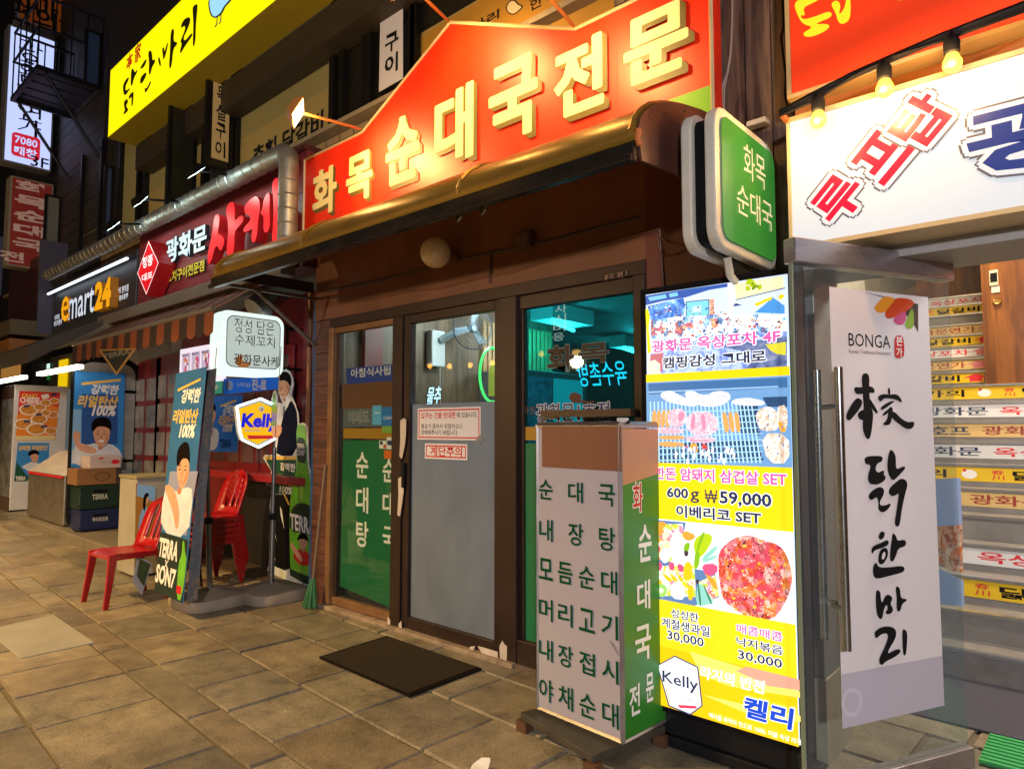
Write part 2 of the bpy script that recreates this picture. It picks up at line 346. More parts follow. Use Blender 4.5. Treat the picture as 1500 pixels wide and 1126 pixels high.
for i in range(3): pl.box((-1.418 + i * .13, .004 + .004 * (i % 2), 0), (-1.295 + i * .13, .3, 4.3))
pl.build('plank_wall', DARKPLANK, rest)
sd = MB(); z = 0.0
while z < 2.36: sd.box((XL, .002 + rnd.random() * .006, z), (-4.865, .12, min(z + .135, 2.362))); z += .139
sd.build('siding', SIDING, rest)
MB().tube([onY(u, v, -.006) for u, v in ((505, 444), (560, 436), (600, 426), (640, 423), (700, 408), (752, 398), (800, 382), (860, 365), (915, 349), (966, 335))], .007, 6).build('trim', BROWN, rest, smooth=True)
MB().tube([onY(u, v, -.006) for u, v in ((966, 336), (969, 380), (972, 425))], .006, 6).build('trim', BROWN, rest, smooth=True)
# frame
COPPER = mat('copper_tone_aluminium', '8f6a48', 0.4, 0.5, var=.2); CHIP = mat('chipped_white_paint', 'b9aca0', 0.7, var=.2)
fr = MB().box((-4.865, -.012, 2.285), (-1.86, .1, 2.363)).box((-4.02, -.016, 0), (-3.905, .1, 2.284)).box((-2.935, -.016, 0), (-2.785, .1, 2.284)).box((-1.935, -.014, 0), (-1.862, .1, 2.284))
fr.box((-2.784, -.01, 0), (-1.936, .08, .16)).build('door_frame', FRAME, rest, bevel=.004)
MB().box((-4.863, -.02, .03), (-4.80, .1, 2.284)).box((-4.798, .0, 2.235), (-4.022, .07, 2.283)).box((-4.798, .01, .03), (-4.022, .07, .09)).build('window_frame', COPPER, rest, bevel=.004)
MB().box((-4.795, .02, .09), (-4.76, .07, 2.233)).build('window_frame', FRAME, rest, bevel=.003)
MB().box((-4.9, -.05, -.01), (-2.79, .1, .022)).build('threshold', mat('pale_threshold', '8d7a68', .6, var=.4, scale=12), rest, bevel=.004)
MB().box((-2.788, -.03, -.01), (-1.86, .1, .02)).build('threshold', mat('dark_threshold', '5e4d42', .6, var=.4, scale=12), rest, bevel=.004)
CLEAR = glass('clear_glass', 'f2f6f4', 1.0); TEAL = glass('teal_film_glass', '58cfd6', .7, .05, (.05, .3, .33))
lw = MB().box((-4.758, .035, .09), (-4.024, .041, 2.233)).build('window_pane', CLEAR, rest)
rw = MB().box((-2.75, .035, .165), (-1.937, .041, 2.2)).build('window_pane', TEAL, rest)
MB().box((-2.784, .01, 2.2), (-1.936, .07, 2.283)).box((-2.784, .02, .161), (-2.752, .06, 2.199)).build('window_frame', FRAME, rest, bevel=.003)
# sliding door leaf
door = MB().box((-3.9, .0, .022), (-3.835, .06, 2.284)).box((-2.985, .0, .022), (-2.937, .06, 2.284)).box((-3.834, .0, 2.22), (-2.986, .06, 2.283)).box((-3.834, .0, .022), (-2.986, .06, .105)).build('door', FRAME, rest, bevel=.004)
dp = MB().box((-3.833, .026, 1.625), (-2.987, .032, 2.219)).build('glass_pane', CLEAR, door)
FROST = mat('frosted_film', '838b95', 0.4, coat=.35, var=.22, scale=2.2, stretch=(1.5, 1, .7)); 
_n = FROST.node_tree; _b = _n.nodes['Principled BSDF']; _t = _n.nodes.new('ShaderNodeBsdfTranslucent'); _t.inputs[0].default_value = (.45, .5, .58, 1); _m = _n.nodes.new('ShaderNodeMixShader'); _m.inputs[0].default_value = .45
_n.links.new(_b.outputs[0], _m.inputs[1]); _n.links.new(_t.outputs[0], _m.inputs[2]); _n.links.new(_m.outputs[0], _n.nodes['Material Output'].inputs[0])
MB().box((-3.833, .026, .106), (-2.987, .032, 1.624)).build('frosted_pane', FROST, door)
MB().box((-3.885, -.03, 1.02), (-3.86, -.002, 1.2)).build('handle', DARKMETAL, door, bevel=.004)
pn = wallpanel(-.018, rest)
pn.polys('chipped_paint', CHIP, [crop(3.312, 440, 420, q) for q in ([(484, 650), (500, 636), (514, 645), (512, 720), (505, 780), (492, 835), (480, 820), (485, 740)], [(474, 930), (490, 920), (505, 925), (500, 1000), (492, 1060), (484, 1112), (470, 1108), (476, 1010)])])
pn.polys('chipped_paint', CHIP, [crop(3.128, 440, 700, q) for q in ([(912, 770), (925, 742), (935, 760), (947, 770), (945, 852), (915, 850)], [(400, 632), (412, 650), (412, 684), (398, 682)], [(450, 668), (462, 652), (465, 690), (452, 695)], [(775, 772), (800, 768), (795, 785), (780, 788)], [(812, 768), (850, 778), (905, 795), (905, 838), (860, 828), (835, 808)])])
pn.polys('chipped_paint', mat('scratched_paint', '8a6a52', .7), [[(u, v), (u + 2, v), (u + 1.5, v + rnd.uniform(4, 12)), (u + .3, v + 6)] for u, v in [(rnd.uniform(880, 925), 0) for _ in range(14)] for v in [404 - (u - 880) * .2]])
pn.done()
# window lettering and bands
BLUEBAND = mat('blue_film', '1f3f9c', .5); BROWNBAND = mat('brown_film', '6e4428', .5); YELLOWFILM = mat('mustard_film', 'a87a1e', .5); GREENFILM = mat('green_film', '12683f', .5, var=.06, scale=2); GREYFILM = mat('grey_film', '5b646a', .5)
FADED = mat('faded_white', 'c9c6bd', .6)
wp = wallpanel(.052, rest)
wp.rect('blue_strip', BLUEBAND, (508, 540), (577, 559)); wp.rect('brown_strip', BROWNBAND, (501, 563), (577, 597)); wp.rect('grey_strip', GREYFILM, (503, 599), (577, 625)); wp.rect('mustard_strip', YELLOWFILM, (503, 627), (577, 643))
wp.poly('green_film', GREENFILM, [(503, 645), (577, 644), (577, 892), (498, 858)])
wp.text('lettering', WHITE, '아침식사됩니다', (514, 546), (600, 540), (520, 540), (520, 553), bold=.012)
wp.outlined('lettering', mat('slate_print', '49566a', .5), FADED, '여의도', (510, 611), (540, 611), (520, 602), (520, 619), bold=.01, edge=.03)
wp.rect('decal', mat('blue_sticker', '2a7ac4', .4), (560, 596), (577, 624)); wp.rect('decal', mat('sky_sticker', '63b4e6', .4), (546, 594), (559, 622)); wp.rect('decal', mat('lime_sticker', '7fae4a', .4), (560, 624), (577, 634))
wp.text('lettering', WHITE, 'CLEAN', (562, 612), (576, 612), (566, 609.5), (566, 614), bold=.01); wp.text('lettering', WHITE, '~', (549, 604), (556, 604), (552, 603), (552, 606), bold=.03)
wp.rect('decal', WHITE, (556, 645), (566, 657)); wp.rect('decal', NAVY, (557, 646), (561, 651)); wp.rect('decal', REDPRINT, (562, 651), (565.5, 656)); wp.rect('decal', WHITE, (567, 640), (577, 658)); wp.rect('decal', mat('orange_sticker', 'd96a22', .5), (563, 659), (577, 672)); wp.rect('decal', NAVY, (568, 645), (576, 652))
for ch, y in zip('순대탕', (681, 732, 782)): wp.text('lettering', WHITE, ch, (522, y), (540, y + 2), (531, y - 19), (531, y + 19), bold=.02)
for ch, y in zip('순대국', (689, 738, 788)): wp.text('lettering', WHITE, ch, (561, y), (579, y + 2), (570, y - 17), (570, y + 17), bold=.02)
wp.done(); wp = wallpanel(.034, rest)
wp.rect('mustard_strip', YELLOWFILM, (765, 625), (938, 647)); wp.poly('green_film', GREENFILM, [(765, 649), (940, 650), (941, 1010), (765, 943)])
wp.outlined('lettering', mat('brown_black_print', '2a1712', .5), mat('teal_grey_print', '5b7b7a', .6), '화', (802, 534), (840, 530), (830, 505), (815, 545), bold=.03, edge=.03)
wp.outlined('lettering', mat('brown_black_print', '2a1712'), mat('teal_grey_print', '5b7b7a'), '목', (848, 520), (892, 515), (885, 501), (860, 532), bold=.03, edge=.03)
wp.outlined('lettering', NAVY, FADED, '광화문1호점', (786, 607), (893, 604), (800, 591), (800, 618), bold=.012, edge=.035)
wp.text('lettering', mat('brown_letter', '5a3524', .6), '자판', (766, 600), (785, 600), (775, 595), (775, 607), bold=.01)
wp.vtext('lettering', mat('pale_cyan_print', '9fd8dc', .5), '이사시비응', (824, 432), (818, 500), .09, bold=.0)
wp.poly('lettering', mat('dark_red_print', '4e2020', .5), [(836, 577), (842, 574), (853, 579), (852, 586), (866, 588), (872, 586), (870, 590), (840, 590), (834, 583)])
wp.done()
# notices taped on the door
def notice(label, tl, br, rows, **k):
    t = thing('paper_notice', label, 'notice', onY(*tl, .02)); p = wallpanel(.0255, t, step=.0005); p.rect('paper', mat('notice_paper', 'd8d3d6', .6), tl, br)
    a, b = p.uv(*tl), p.uv(*br); e = .012; q = [(a[0] + e, b[1] + e), (b[0] - e, b[1] + e), (b[0] - e, a[1] - e), (a[0] + e, a[1] - e)]; i = .009
    l = p.lift(); r = [(q[0][0] + i, q[0][1] + i), (q[1][0] - i, q[1][1] + i), (q[2][0] - i, q[2][1] - i), (q[3][0] + i, q[3][1] - i)]
    for j in range(4): p.polyuv('border', REDPRINT, [q[j], q[(j + 1) % 4], r[(j + 1) % 4], r[j]], l)
    for m, s, L, R, T, B, bd in rows: p.text('lettering', m, s, L, R, T, B, bold=bd)
    p.done(); return t
notice('white notice with red border and small text lines taped on the sliding door', (612, 598), (704, 645), [
    (REDPRINT, '입구는 건물 반대편', (617, 608), (667, 607), (625, 604), (625, 613), .022), (INK, '에 있습니다.', (669, 607), (699, 606), (675, 603.5), (675, 611.5), .01),
    (INK, '통로가 좁아서 위험하오니', (617, 624), (677, 623.5), (625, 620.5), (625, 628), .008), (INK, '양해해주시기 바랍니다.', (617, 633), (671, 632.5), (625, 629.5), (625, 637), .008)])
notice('small notice warning of steps in four red letters, taped below the larger one', (622.5, 649), (684.5, 674), [(REDPRINT, '계단주의', (630, 661), (677, 660), (640, 653.5), (640, 668), .02)])
single(MB().prism(onY(700, 637, .024) and [onY(u, v, .024) for u, v in ((697, 643), (706, 634), (711, 642), (702, 652))], (0, -.001, 0)), 'tape_piece', glass('tape', 'd8d8d0', .8, .25, (.6, .6, .6)), 'clear tape strip stuck slantwise at the corner of the large door notice', 'tape')

# interior
INWALL = wood('room_plank', '4a3b2c', '6f5d48', 3, .5, (5, 5, .5)); 
room = thing('dining_room', 'fluorescent lit dining room with plank walls seen through the restaurant glass', 'room', (-4, 3, 0))
MB().box((-5.09, .12, 0), (-5.05, 3.2, 2.8)).box((-9, 3.2, 0), (-5.05, 3.24, 2.8)).box((-9, 7.6, 0), (-2.0, 7.64, 2.8)).build('wall', INWALL, room)
MB().box((-2.04, .3, 0), (-1.98, 7.6, 2.8)).build('wall', mat('room_grey_wall', '6c6a62', .6, var=.1), room)
MB().box((-9, .12, 2.8), (-1.98, 7.64, 2.84)).build('ceiling', mat('room_ceiling', '6d716c', .7, var=.15, scale=2), room)
MB().box((-9, .1, .0), (-1.98, 7.64, .018)).build('floor', mat('room_floor', '4a3a2c', .4, var=.2), room)
sl = MB()
for i in range(16): sl.box((-5.049, 2.0 + i * .075, 1.75), (-5.02, 2.05 + i * .075, 2.6))
sl.build('slat_screen', mat('bamboo_slat', 'a88a5a', .5, var=.2), room)
TUBE = em('tube_light', 'e6fbff', 14)
def tubelamp(a, b, label):
    a, b = Vector(a), Vector(b); t = thing('ceiling_light', label, 'light', (a + b) / 2, 'fluorescent tubes in the dining room')
    MB().tube([a, b], .022, 8).build('tube', TUBE, t); ld = bpy.data.lights.new('tube_glow', 'POINT'); ld.energy = 34; ld.color = (.9, 1, .97); ld.shadow_soft_size = .1; lo = bpy.data.objects.new('tube_glow', ld); COL.objects.link(lo); lo.parent = t; lo.location = (0, 0, -.15); MB().box((min(a.x, b.x) - .03, min(a.y, b.y) - .02, a.z + .03), (max(a.x, b.x) + .03, max(a.y, b.y) + .02, 2.8)).build('fitting', WHITE, t)
tubelamp(onZ(808, 470, 2.6), onZ(840, 484, 2.6), 'left lit tube light on the ceiling behind the teal window')
tubelamp(onZ(914, 510, 2.6), onZ(936, 518, 2.6), 'right lit tube light on the ceiling behind the teal window')
tubelamp((-4.4, 1.0, 2.68), (-4.4, 1.9, 2.68), 'tube light on the ceiling just behind the left shop window')
tubelamp((-3.0, 1.6, 2.68), (-2.6, 2.8, 2.68), 'tube light on the ceiling just behind the sliding door')
# wall fan
fc = onX(690, 481, -4.72); fan = thing('wall_fan', 'white wall fan with dark round cage high inside the door', 'fan', (-5.05, fc.y, fc.z))
dirv = Vector((1, -.35, -.05)).normalized(); PALE = mat('pale_plastic', 'c9d2da', .4)
MB().box((-5.048, fc.y - .3, fc.z - .38), (-4.96, fc.y - .12, fc.z - .02)).build('bracket', PALE, fan, bevel=.015); MB().tube([(-4.96, fc.y - .2, fc.z - .12), (-4.85, fc.y - .05, fc.z - .02), fc - dirv * .02], .035, 8).build('arm', PALE, fan, smooth=True)
s1 = dirv.cross(Vector((0, 0, 1))).normalized(); s2 = dirv.cross(s1); cage = MB(); ring = lambda r, o, n=28: [fc + dirv * o + r * (math.cos(2 * math.pi * k / n) * s1 + math.sin(2 * math.pi * k / n) * s2) for k in range(n + 1)]
cage.tube(ring(.21, .04), .007, 5)
for r in (.05, .1, .15, .19): cage.tube(ring(r, .075 - r * .1), .002, 4)
for k in range(30):
    a = 2 * math.pi * k / 30; e = math.cos(a) * s1 + math.sin(a) * s2; cage.tube([fc + dirv * .08 + e * .03, fc + dirv * .07 + e * .15, fc + dirv * .04 + e * .21], .0018, 4)
cage.build('cage', mat('fan_cage', '3d4650', .4, .5), fan)
bl = MB()
for k in range(3):
    q = 2 * math.pi * k / 3; e = math.cos(q) * s1 + math.sin(q) * s2; f_ = math.cos(q + .9) * s1 + math.sin(q + .9) * s2; bl.prism([fc + e * .03, fc + e * .18, fc + (e + f_) * .12, fc + f_ * .05 + dirv * .02], dirv * .003)
bl.lathe(fc, [(0, -.04), (.035, -.04), (.035, .05), (0, .05)], 14, 'x').build('blade_set', glass('fan_blade', '9fb4c0', 1, .3, (.4, .5, .6)), fan)
MB().tube([(-4.95, fc.y - .2, fc.z - .38), (-4.94, fc.y - .2, fc.z - .8)], .003, 4).build('pull_cord', PALE, fan)
# drinks fridge and counter
fd = thing('drinks_fridge', 'drinks fridge with a glowing interior and a green ring light in its door', 'fridge', (-4.7, 2.5, 0))
MB().box((-5.04, 1.95, .0), (-4.45, 3.1, 2.05)).build('body', mat('fridge_grey', '5b6064', .4, var=.15), fd, bevel=.01)
MB().box((-4.449, 2.48, .3), (-4.44, 3.0, 1.98)).build('lit_window', em('fridge_glow', '4fc3c9', .8), fd); MB().box((-4.449, 1.98, .3), (-4.44, 2.44, 1.98)).build('picture', mat('fridge_poster', '7d86a0', .4, var=.6, scale=9), fd)
rc = onX(721, 549, -4.42); MB().tube([rc + Vector((.0, .17 * math.cos(t), .26 * math.sin(t))) for t in [2 * math.pi * k / 24 for k in range(25)]], .014, 6).build('ring_light', em('green_neon', '4cf07a', 1.3), fd)
MB().tube([rc + Vector((0, .02, -.2)), rc + Vector((0, .02, .02)), rc + Vector((0, .02, .12))], [.05, .05, .015], 8).build('bottle_picture', em('amber_glow', 'a8b84a', .6), fd)
ct = thing('kitchen_counter', 'dark counter with a pale back panel behind the teal window', 'counter', (-4, 5, 0)); MB().box((-5.2, 4.6, 0), (-2.6, 5.2, 1.15)).build('body', mat('counter_grey', '3a4a48', .5, var=.2), ct, bevel=.01); MB().box((-5.0, 5.3, 1.3), (-3.0, 5.34, 2.0)).build('back_panel', mat('counter_panel', '6a7a72', .5, var=.2), ct)
mb = thing('menu_board', 'white menu board with dark text columns hanging on the far room wall', 'menu board', (-5, 3.15, 1.6))
p = Panel((-6.2, 3.19, 1.2), (1, 0, 0), mb); MB().box((-6.2, 3.17, 1.3), (-5.2, 3.199, 2.2)).build('board', em('lit_board', '8fc6c6', .5), mb)
# neon word in the window, read from behind
ne = thing('neon_word', 'pale blue neon letters, mirrored, glowing inside the teal window', 'neon sign', onY(890, 545, .12)); p = wallpanel(.12, ne)
NEON = em('pale_neon', 'a8e4ff', 2.6); p.text('lettering', NEON, '육수촌방', (846, 555), (918, 548), (900, 528), (862, 566), bold=.004, mirror=True, shear=-.2); p.done()
ne2 = thing('neon_word', 'small blue white neon scribble inside the sliding door glass', 'neon sign', onY(640, 580, .1)); p = wallpanel(.1, ne2); p.text('lettering', NEON, '추물', (626, 584), (646, 575), (640, 566), (632, 593), bold=.01, mirror=True, shear=.2); p.done()

# ------------------------------------------------------------------ main gabled sign
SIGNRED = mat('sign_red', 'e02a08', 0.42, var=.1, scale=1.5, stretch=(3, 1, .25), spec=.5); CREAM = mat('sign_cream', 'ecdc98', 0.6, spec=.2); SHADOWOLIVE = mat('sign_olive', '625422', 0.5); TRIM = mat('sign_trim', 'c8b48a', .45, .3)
SY = -.14
sg = thing('shop_sign', 'large red gabled sign with cream letters above the canopy', 'sign', (-3.24, SY, 3.0))
p = wallpanel(SY, sg, step=.0009)
zs = (onY(531, 195, SY).z + onY(843, 41, SY).z) / 2; zt = onY(660, 33, SY).z; s1x = onY(531, 195, SY).x; s2x = onY(843, 41, SY).x; ax = onY(660, 33, SY).x
lx, rx = onY(447, 234, SY).x, onY(1043, 100, SY).x
outl = [(lx, 2.955), (rx, 2.955), (rx, zs), (s2x, zs), (ax, zt), (s1x, zs), (lx, zs)]
p.slab('board', SIGNRED, outl, .11)
ge = onY(1043, 124, SY).z; p.polyuv('green_strip', mat('sign_green', '6fae1c', .45), [(lx, 2.957), (rx, 2.957), (rx, ge), (lx, ge)])
tm = MB(); pts = [p.at(a, b, .002) for a, b in outl]
for i in range(len(pts)): tm.tube([pts[i], pts[(i + 1) % len(pts)]], .011, 4)
tm.build('trim', TRIM, sg)
SEAMM = mat('sign_seam', '9a1c08', .5)
for px in (604, 757, 905):
    a_ = p.uv(px, 200)[0]; p.polyuv('seam', SEAMM, [(a_ - .002, 2.96), (a_ + .002, 2.96), (a_ + .002, zs - .01), (a_ - .002, zs - .01)], key='s%d' % px)
LB = [('화', (459, 270), (493, 265), (490, 241), (490, 308)), ('목', (508, 290), (545, 270), (543, 219), (541, 288)), ('순', (567, 260), (614, 240), (595, 170), (575, 272)), ('대', (639, 230), (694, 200), (691, 121), (672, 236)),
      ('국', (719, 160), (788, 130), (782, 77), (778, 194)), ('전', (815, 130), (885, 80), (882, 49), (828, 174)), ('문', (918, 90), (1009, 50), (1001, 0), (933, 126))]
for ch, L, R, T, B in LB:
    b = p.box4(L, R, T, B)
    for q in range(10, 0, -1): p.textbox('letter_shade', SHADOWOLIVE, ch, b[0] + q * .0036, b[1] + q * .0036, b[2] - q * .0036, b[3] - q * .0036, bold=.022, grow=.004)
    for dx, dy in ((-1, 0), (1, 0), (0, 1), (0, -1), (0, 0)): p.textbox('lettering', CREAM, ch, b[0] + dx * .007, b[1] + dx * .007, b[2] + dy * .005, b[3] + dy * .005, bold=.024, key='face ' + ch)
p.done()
# ------------------------------------------------------------------ curved canopy
CANOPY = mat('bronze_canopy_sheet', '9c7630', 0.34, 0.55, var=.15, scale=3); GUTTER = mat('canopy_gutter', '3a332c', .22, .7, var=.1); UNDER = mat('canopy_underside', '2a1a12', .7, var=.3)
cn = thing('door_canopy', 'long bronze curved canopy running over the restaurant front', 'canopy', (-3.24, -.5, 2.6))
prof = [(-.885, 2.60), (-.888, 2.64), (-.87, 2.69), (-.82, 2.745), (-.74, 2.80), (-.62, 2.85), (-.48, 2.89), (-.32, 2.925), (-.141, 2.944), (-.022, 2.95)]
X0, X1 = XL, XR
def sheet(prof, x0, x1, th, nx=1):
    mb = MB(); n = len(prof); vs = []; 
    for x in (x0, x1): vs += [(x, y, z) for y, z in prof] + [(x, y + th * .4, z - th) for y, z in prof]
    fs = []
    for i in range(n - 1):
        fs += [(i, i + 1, 2 * n + i + 1, 2 * n + i), (n + i, 3 * n + i, 3 * n + i + 1, n + i + 1), (i, n + i, n + i + 1, i + 1), (2 * n + i, 2 * n + i + 1, 3 * n + i + 1, 3 * n + i)]
    fs += [(0, 2 * n, 3 * n, n), (n - 1, 2 * n - 1, 4 * n - 1, 3 * n - 1)]
    return mb.add(vs, fs)
sheet(prof, X0, X1, .008).build('roof_sheet', CANOPY, cn, smooth=True)
MB().box((X0 - .01, -.9, 2.595), (X1 + .005, -.882, 2.612)).build('lip_trim', mat('brass_trim', 'a8842f', .3, .7), cn)
MB().box((X0 - .01, -.905, 2.515), (X1, -.87, 2.594)).box((X0 - .01, -.925, 2.511), (X1, -.906, 2.54)).build('gutter', GUTTER, cn, bevel=.006)
for px in (470, 700): 
    x = onY(px, 300, -.75).x; rb = MB()
    for a, b in zip(prof[:-1], prof[1:]): rb.tube([(x, a[0] - .003, a[1] + .004), (x, b[0] - .003, b[1] + .004)], .012, 5)
    rb.build('seam_rib', CANOPY, cn, smooth=True)
for x in (X0 + .03, X1 - .02):
    rb = MB()
    for a, b in zip(prof[:-1], prof[1:]): rb.tube([(x, a[0] - .003, a[1] + .004), (x, b[0] - .003, b[1] + .004)], .014, 5)
    rb.build('seam_rib', CANOPY, cn, smooth=True)
capm = mat('canopy_end_brown', '4a2c22', .4, var=.25)
MB().prism([(X1 + .001, y, z) for y, z in prof] + [(X1 + .001, -.02, 2.955), (X1 + .001, -.02, 2.6), (X1 + .001, -.5, 2.55), (X1 + .001, -.86, 2.52)], (.012, 0, 0)).build('end_cap', capm, cn)
sc = MB()
for y, z in ((-.8, 2.72), (-.68, 2.78), (-.5, 2.85), (-.3, 2.88), (-.75, 2.62), (-.5, 2.62)): sc.lathe((X1 + .014, y, z), [(0, .004), (.007, .004), (.007, 0)], 8, 'x')
sc.build('screw', STEEL, cn)
MB().tube([(X1 + .0, -.88, 2.64), (X1 + .02, -.895, 2.63), (X1 + .015, -.9, 2.6), (X1 + .02, -.89, 2.57)], .012, 6).build('corner_tie', mat('orange_tie', 'a55a24', .5), cn, smooth=True)
MB().box((X0 - .004, -.86, 2.61), (X0 - .001, -.02, 2.70)).build('side_skirt', UNDER, cn)
pf = MB()
for i in range(9):
    for j in range(3): pf.lathe((X0 - .006, -.75 + i * .07, 2.63 + j * .025), [(0, -.001), (.008, -.001), (.008, .004)], 8, 'x')
pf.build('perforation', BLACK, cn)
mm = mat('dull_aluminium', '6f665b', .45, .6, var=.2)
MB().box((X0 - .015, -.87, 2.55), (X0 + .015, 0.0, 2.573)).build('side_arm', mm, cn); MB().tube([(X0 - .001, -.55, 2.56), (X0 - .001, -.0, 2.16)], .016, 6).build('brace', mm, cn)
MB().tube([(X1 + .03, -.36, 2.58), (X1 + .05, -.3, 2.5), (X1 + .05, -.12, 2.3), (X1 + .03, -.02, 2.22)], .018, 6).build('brace', DARKMETAL, cn, smooth=True)
single(MB().tube([(-4.9, -.012, 2.60), (-4.2, -.012, 2.585), (-3.3, -.012, 2.60), (-2.5, -.012, 2.585), (-1.9, -.012, 2.6)], .008, 6).tube([(-3.0, -.012, 2.595), (-3.02, -.012, 2.4)], .006, 6), 'wall_cable', mat('dusty_cable', '3a2a20', .6), 'dusty cable clipped along the brown wall under the canopy', 'cable', smooth=True)
jx = thing('cable_box', 'small brown junction box on the wall under the canopy, right of the globe lamp', 'box', (-2.7, 0, 2.62)); MB().box((-2.78, -.05, 2.57), (-2.64, -.001, 2.67)).build('housing', mat('box_brown', '4e3424', .5), jx, bevel=.005); MB().box((-2.765, -.054, 2.585), (-2.655, -.0505, 2.655)).build('cover', mat('cover_brown', '5c4030', .5), jx)
for x in (-2.45, -2.28): single(MB().tube([(x, -.85, 2.6), (x, -.85, 2.52), (x + .02, -.86, 2.49), (x + .045, -.86, 2.51)], .006, 6), 'canopy_hook', STEEL, 'small metal hook hanging under the canopy edge', 'hook', 'hooks under the canopy edge')
# globe lamp (off)
gp = onY(638, 370, -.16); gl = thing('globe_lamp', 'round cream globe wall lamp, unlit, under the canopy', 'lamp', (gp.x, 0, gp.z))
MB().lathe(gp, [(.0, -.105)] + [(.105 * math.sin(t), -.105 * math.cos(t)) for t in [math.pi * k / 16 for k in range(1, 16)]] + [(0, .105)], 24).build('shade', mat('cream_glass_globe', 'e0c49a', .18, coat=.5), gl, smooth=True)
MB().lathe((gp.x + .02, 0, gp.z - .01), [(0, -.07), (.04, -.07), (.05, -.03), (.05, -.012), (0, -.012)], 14, 'y').build('base', BROWN, gl)
# flood lamps on arms
WARM = em('warm_lamp_face', 'ffd9a0', 14)
LAMPC = (1.0, .58, .18)
def flood(anchor, head, aim, label, watts, group='flood lamps over the gabled sign', col=LAMPC, face=WARM, body=mat('lamp_body', 'b5793f', .45, .2), size=.13, arm=.011, spread=140):
    a, h = Vector(anchor), Vector(head); t = thing('flood_lamp', label, 'lamp', a, group); d = (Vector(aim) - h).normalized(); s1 = d.cross(Vector((0, 0, 1))).normalized(); s2 = s1.cross(d)
    MB().tube([a, h - d * .03], arm, 6).build('arm', body, t)
    mb = MB(); q = lambda w, hh, o: [h + s1 * x * w + s2 * y * hh + d * o for x, y in ((-1, -1), (1, -1), (1, 1), (-1, 1))]
    b = q(size * .62, size * .35, -.06) + q(size, size * .62, .0); mb.add(b, [(0, 3, 2, 1), (4, 5, 6, 7), (0, 1, 5, 4), (1, 2, 6, 5), (2, 3, 7, 6), (3, 0, 4, 7)]); mb.build('housing', body, t, bevel=.006)
    MB().add(q(size * .86, size * .5, .004), [(0, 1, 2, 3)]).build('lens', face, t)
    ld = bpy.data.lights.new('flood_light', 'SPOT'); ld.energy = watts; ld.color = col; ld.spot_size = math.radians(spread); ld.spot_blend = .8; ld.shadow_soft_size = .05
    lo = bpy.data.objects.new('bulb_light', ld); COL.objects.link(lo); lo.parent = t; lo.location = h + d * .03 - a; lo.rotation_euler = d.to_track_quat('-Z', 'Y').to_euler()
    ld = bpy.data.lights.new('flood_spill', 'POINT'); ld.energy = watts * .22; ld.color = col; ld.shadow_soft_size = .06; lo = bpy.data.objects.new('bulb_light', ld); COL.objects.link(lo); lo.parent = t; lo.location = h + d * .05 - a
fh = onX(437, 166, onY(531, 193, SY).x - .38)
A1 = Vector((s1x, SY - .02, zs + .02)); A2 = Vector((ax, SY - .02, zt)); A3 = Vector((s2x, SY - .02, zs + .01))
H1 = onY(437, 166, -.72); flood(A1, H1, (-3.85, SY, 3.3), 'lit flood lamp on an arm from the left shoulder of the gabled sign', 78, spread=105)
H2 = onY(600, -22, -.75); flood(A2, H2, (-3.0, SY, 3.75), 'flood lamp whose arm rises from the peak of the gabled sign', 74, spread=105)
H3 = onY(770, -40, -.75); flood(A3, H3, (-2.1, SY, 3.3), 'flood lamp whose arm rises from the right shoulder of the gabled sign', 56, spread=120)
# ------------------------------------------------------------------ green projecting box sign
GX = -1.15
gs = thing('box_sign', 'green box sign with white rim and pale letters, sticking out from the wall', 'sign', (GX - .1, 0, 2.4))
p = sidepanel(GX, gs, step=.0007)
c0, c1 = p.uv(1047, 165), p.uv(1134, 203); d0, d1 = p.uv(1048, 372), p.uv(1134, 385)
u0, u1, v0, v1 = c0[0], c1[0], (d0[1] + d1[1]) / 2, (c0[1] + c1[1]) / 2
RIM = mat('white_rim_plastic', 'b9b4a4', .4, var=.1)
p.slab('rim', RIM, rrect(u0, u1, v0, v1, .09), .05, bevel=.01)
p.slab('rim', RIM, rrect(u0, u1, v0, v1, .09), .05, bevel=.01, front=-.105)
p.slab('band', BLACK, rrect(u0 + .03, u1 - .03, v0 + .03, v1 - .03, .06), .07, front=-.042)
p.polyuv('face', mat('green_acrylic', '3f9a3a', .25, emit=.42), rrect(u0 + .04, u1 - .03, v0 + .04, v1 - .04, .06), l=.008)
PALELET = mat('pale_glow_letter', 'f0dcae', .4, emit=.75); p.k = 80
p.text('lettering', PALELET, '화목', (1086, 245), (1118, 265), (1102, 222), (1104, 271), bold=0.0); p.text('lettering', PALELET, '순대국', (1076, 300), (1128, 318), (1084, 272), (1084, 316), bold=0.0)
p.done()
MB().tube([(GX - .1, u1 - .02, v0 + .05), (GX - .1, -.03, v0 + .02), (GX - .1, -.005, v0 + .02)], .02, 6).tube([(GX - .1, u1 - .02, v1 - .05), (GX - .1, -.005, v1 - .02)], .02, 6).build('bracket', STEEL, gs)
MB().tube([(GX - .05, u0 + .2, v0 + .0), (GX - .06, u0 + .25, v0 - .07), (GX - .1, -.1, v0 - .12), (GX - .12, -.004, v0 - .1)], .018, 6).build('bracket', RIM, gs, smooth=True)
single(MB().tube([onY(u, v, -.02) for u, v in ((962, 344), (975, 355), (990, 358), (1005, 361))], .004, 5).tube([onY(u, v, -.015) for u, v in ((962, 344), (966, 366), (970, 375), (990, 372), (1006, 363))], .004, 5), 'power_cable', mat('brown_cable', '6a4632', .5), 'thin brown cable looping from the door frame corner to the green box sign', 'cable')
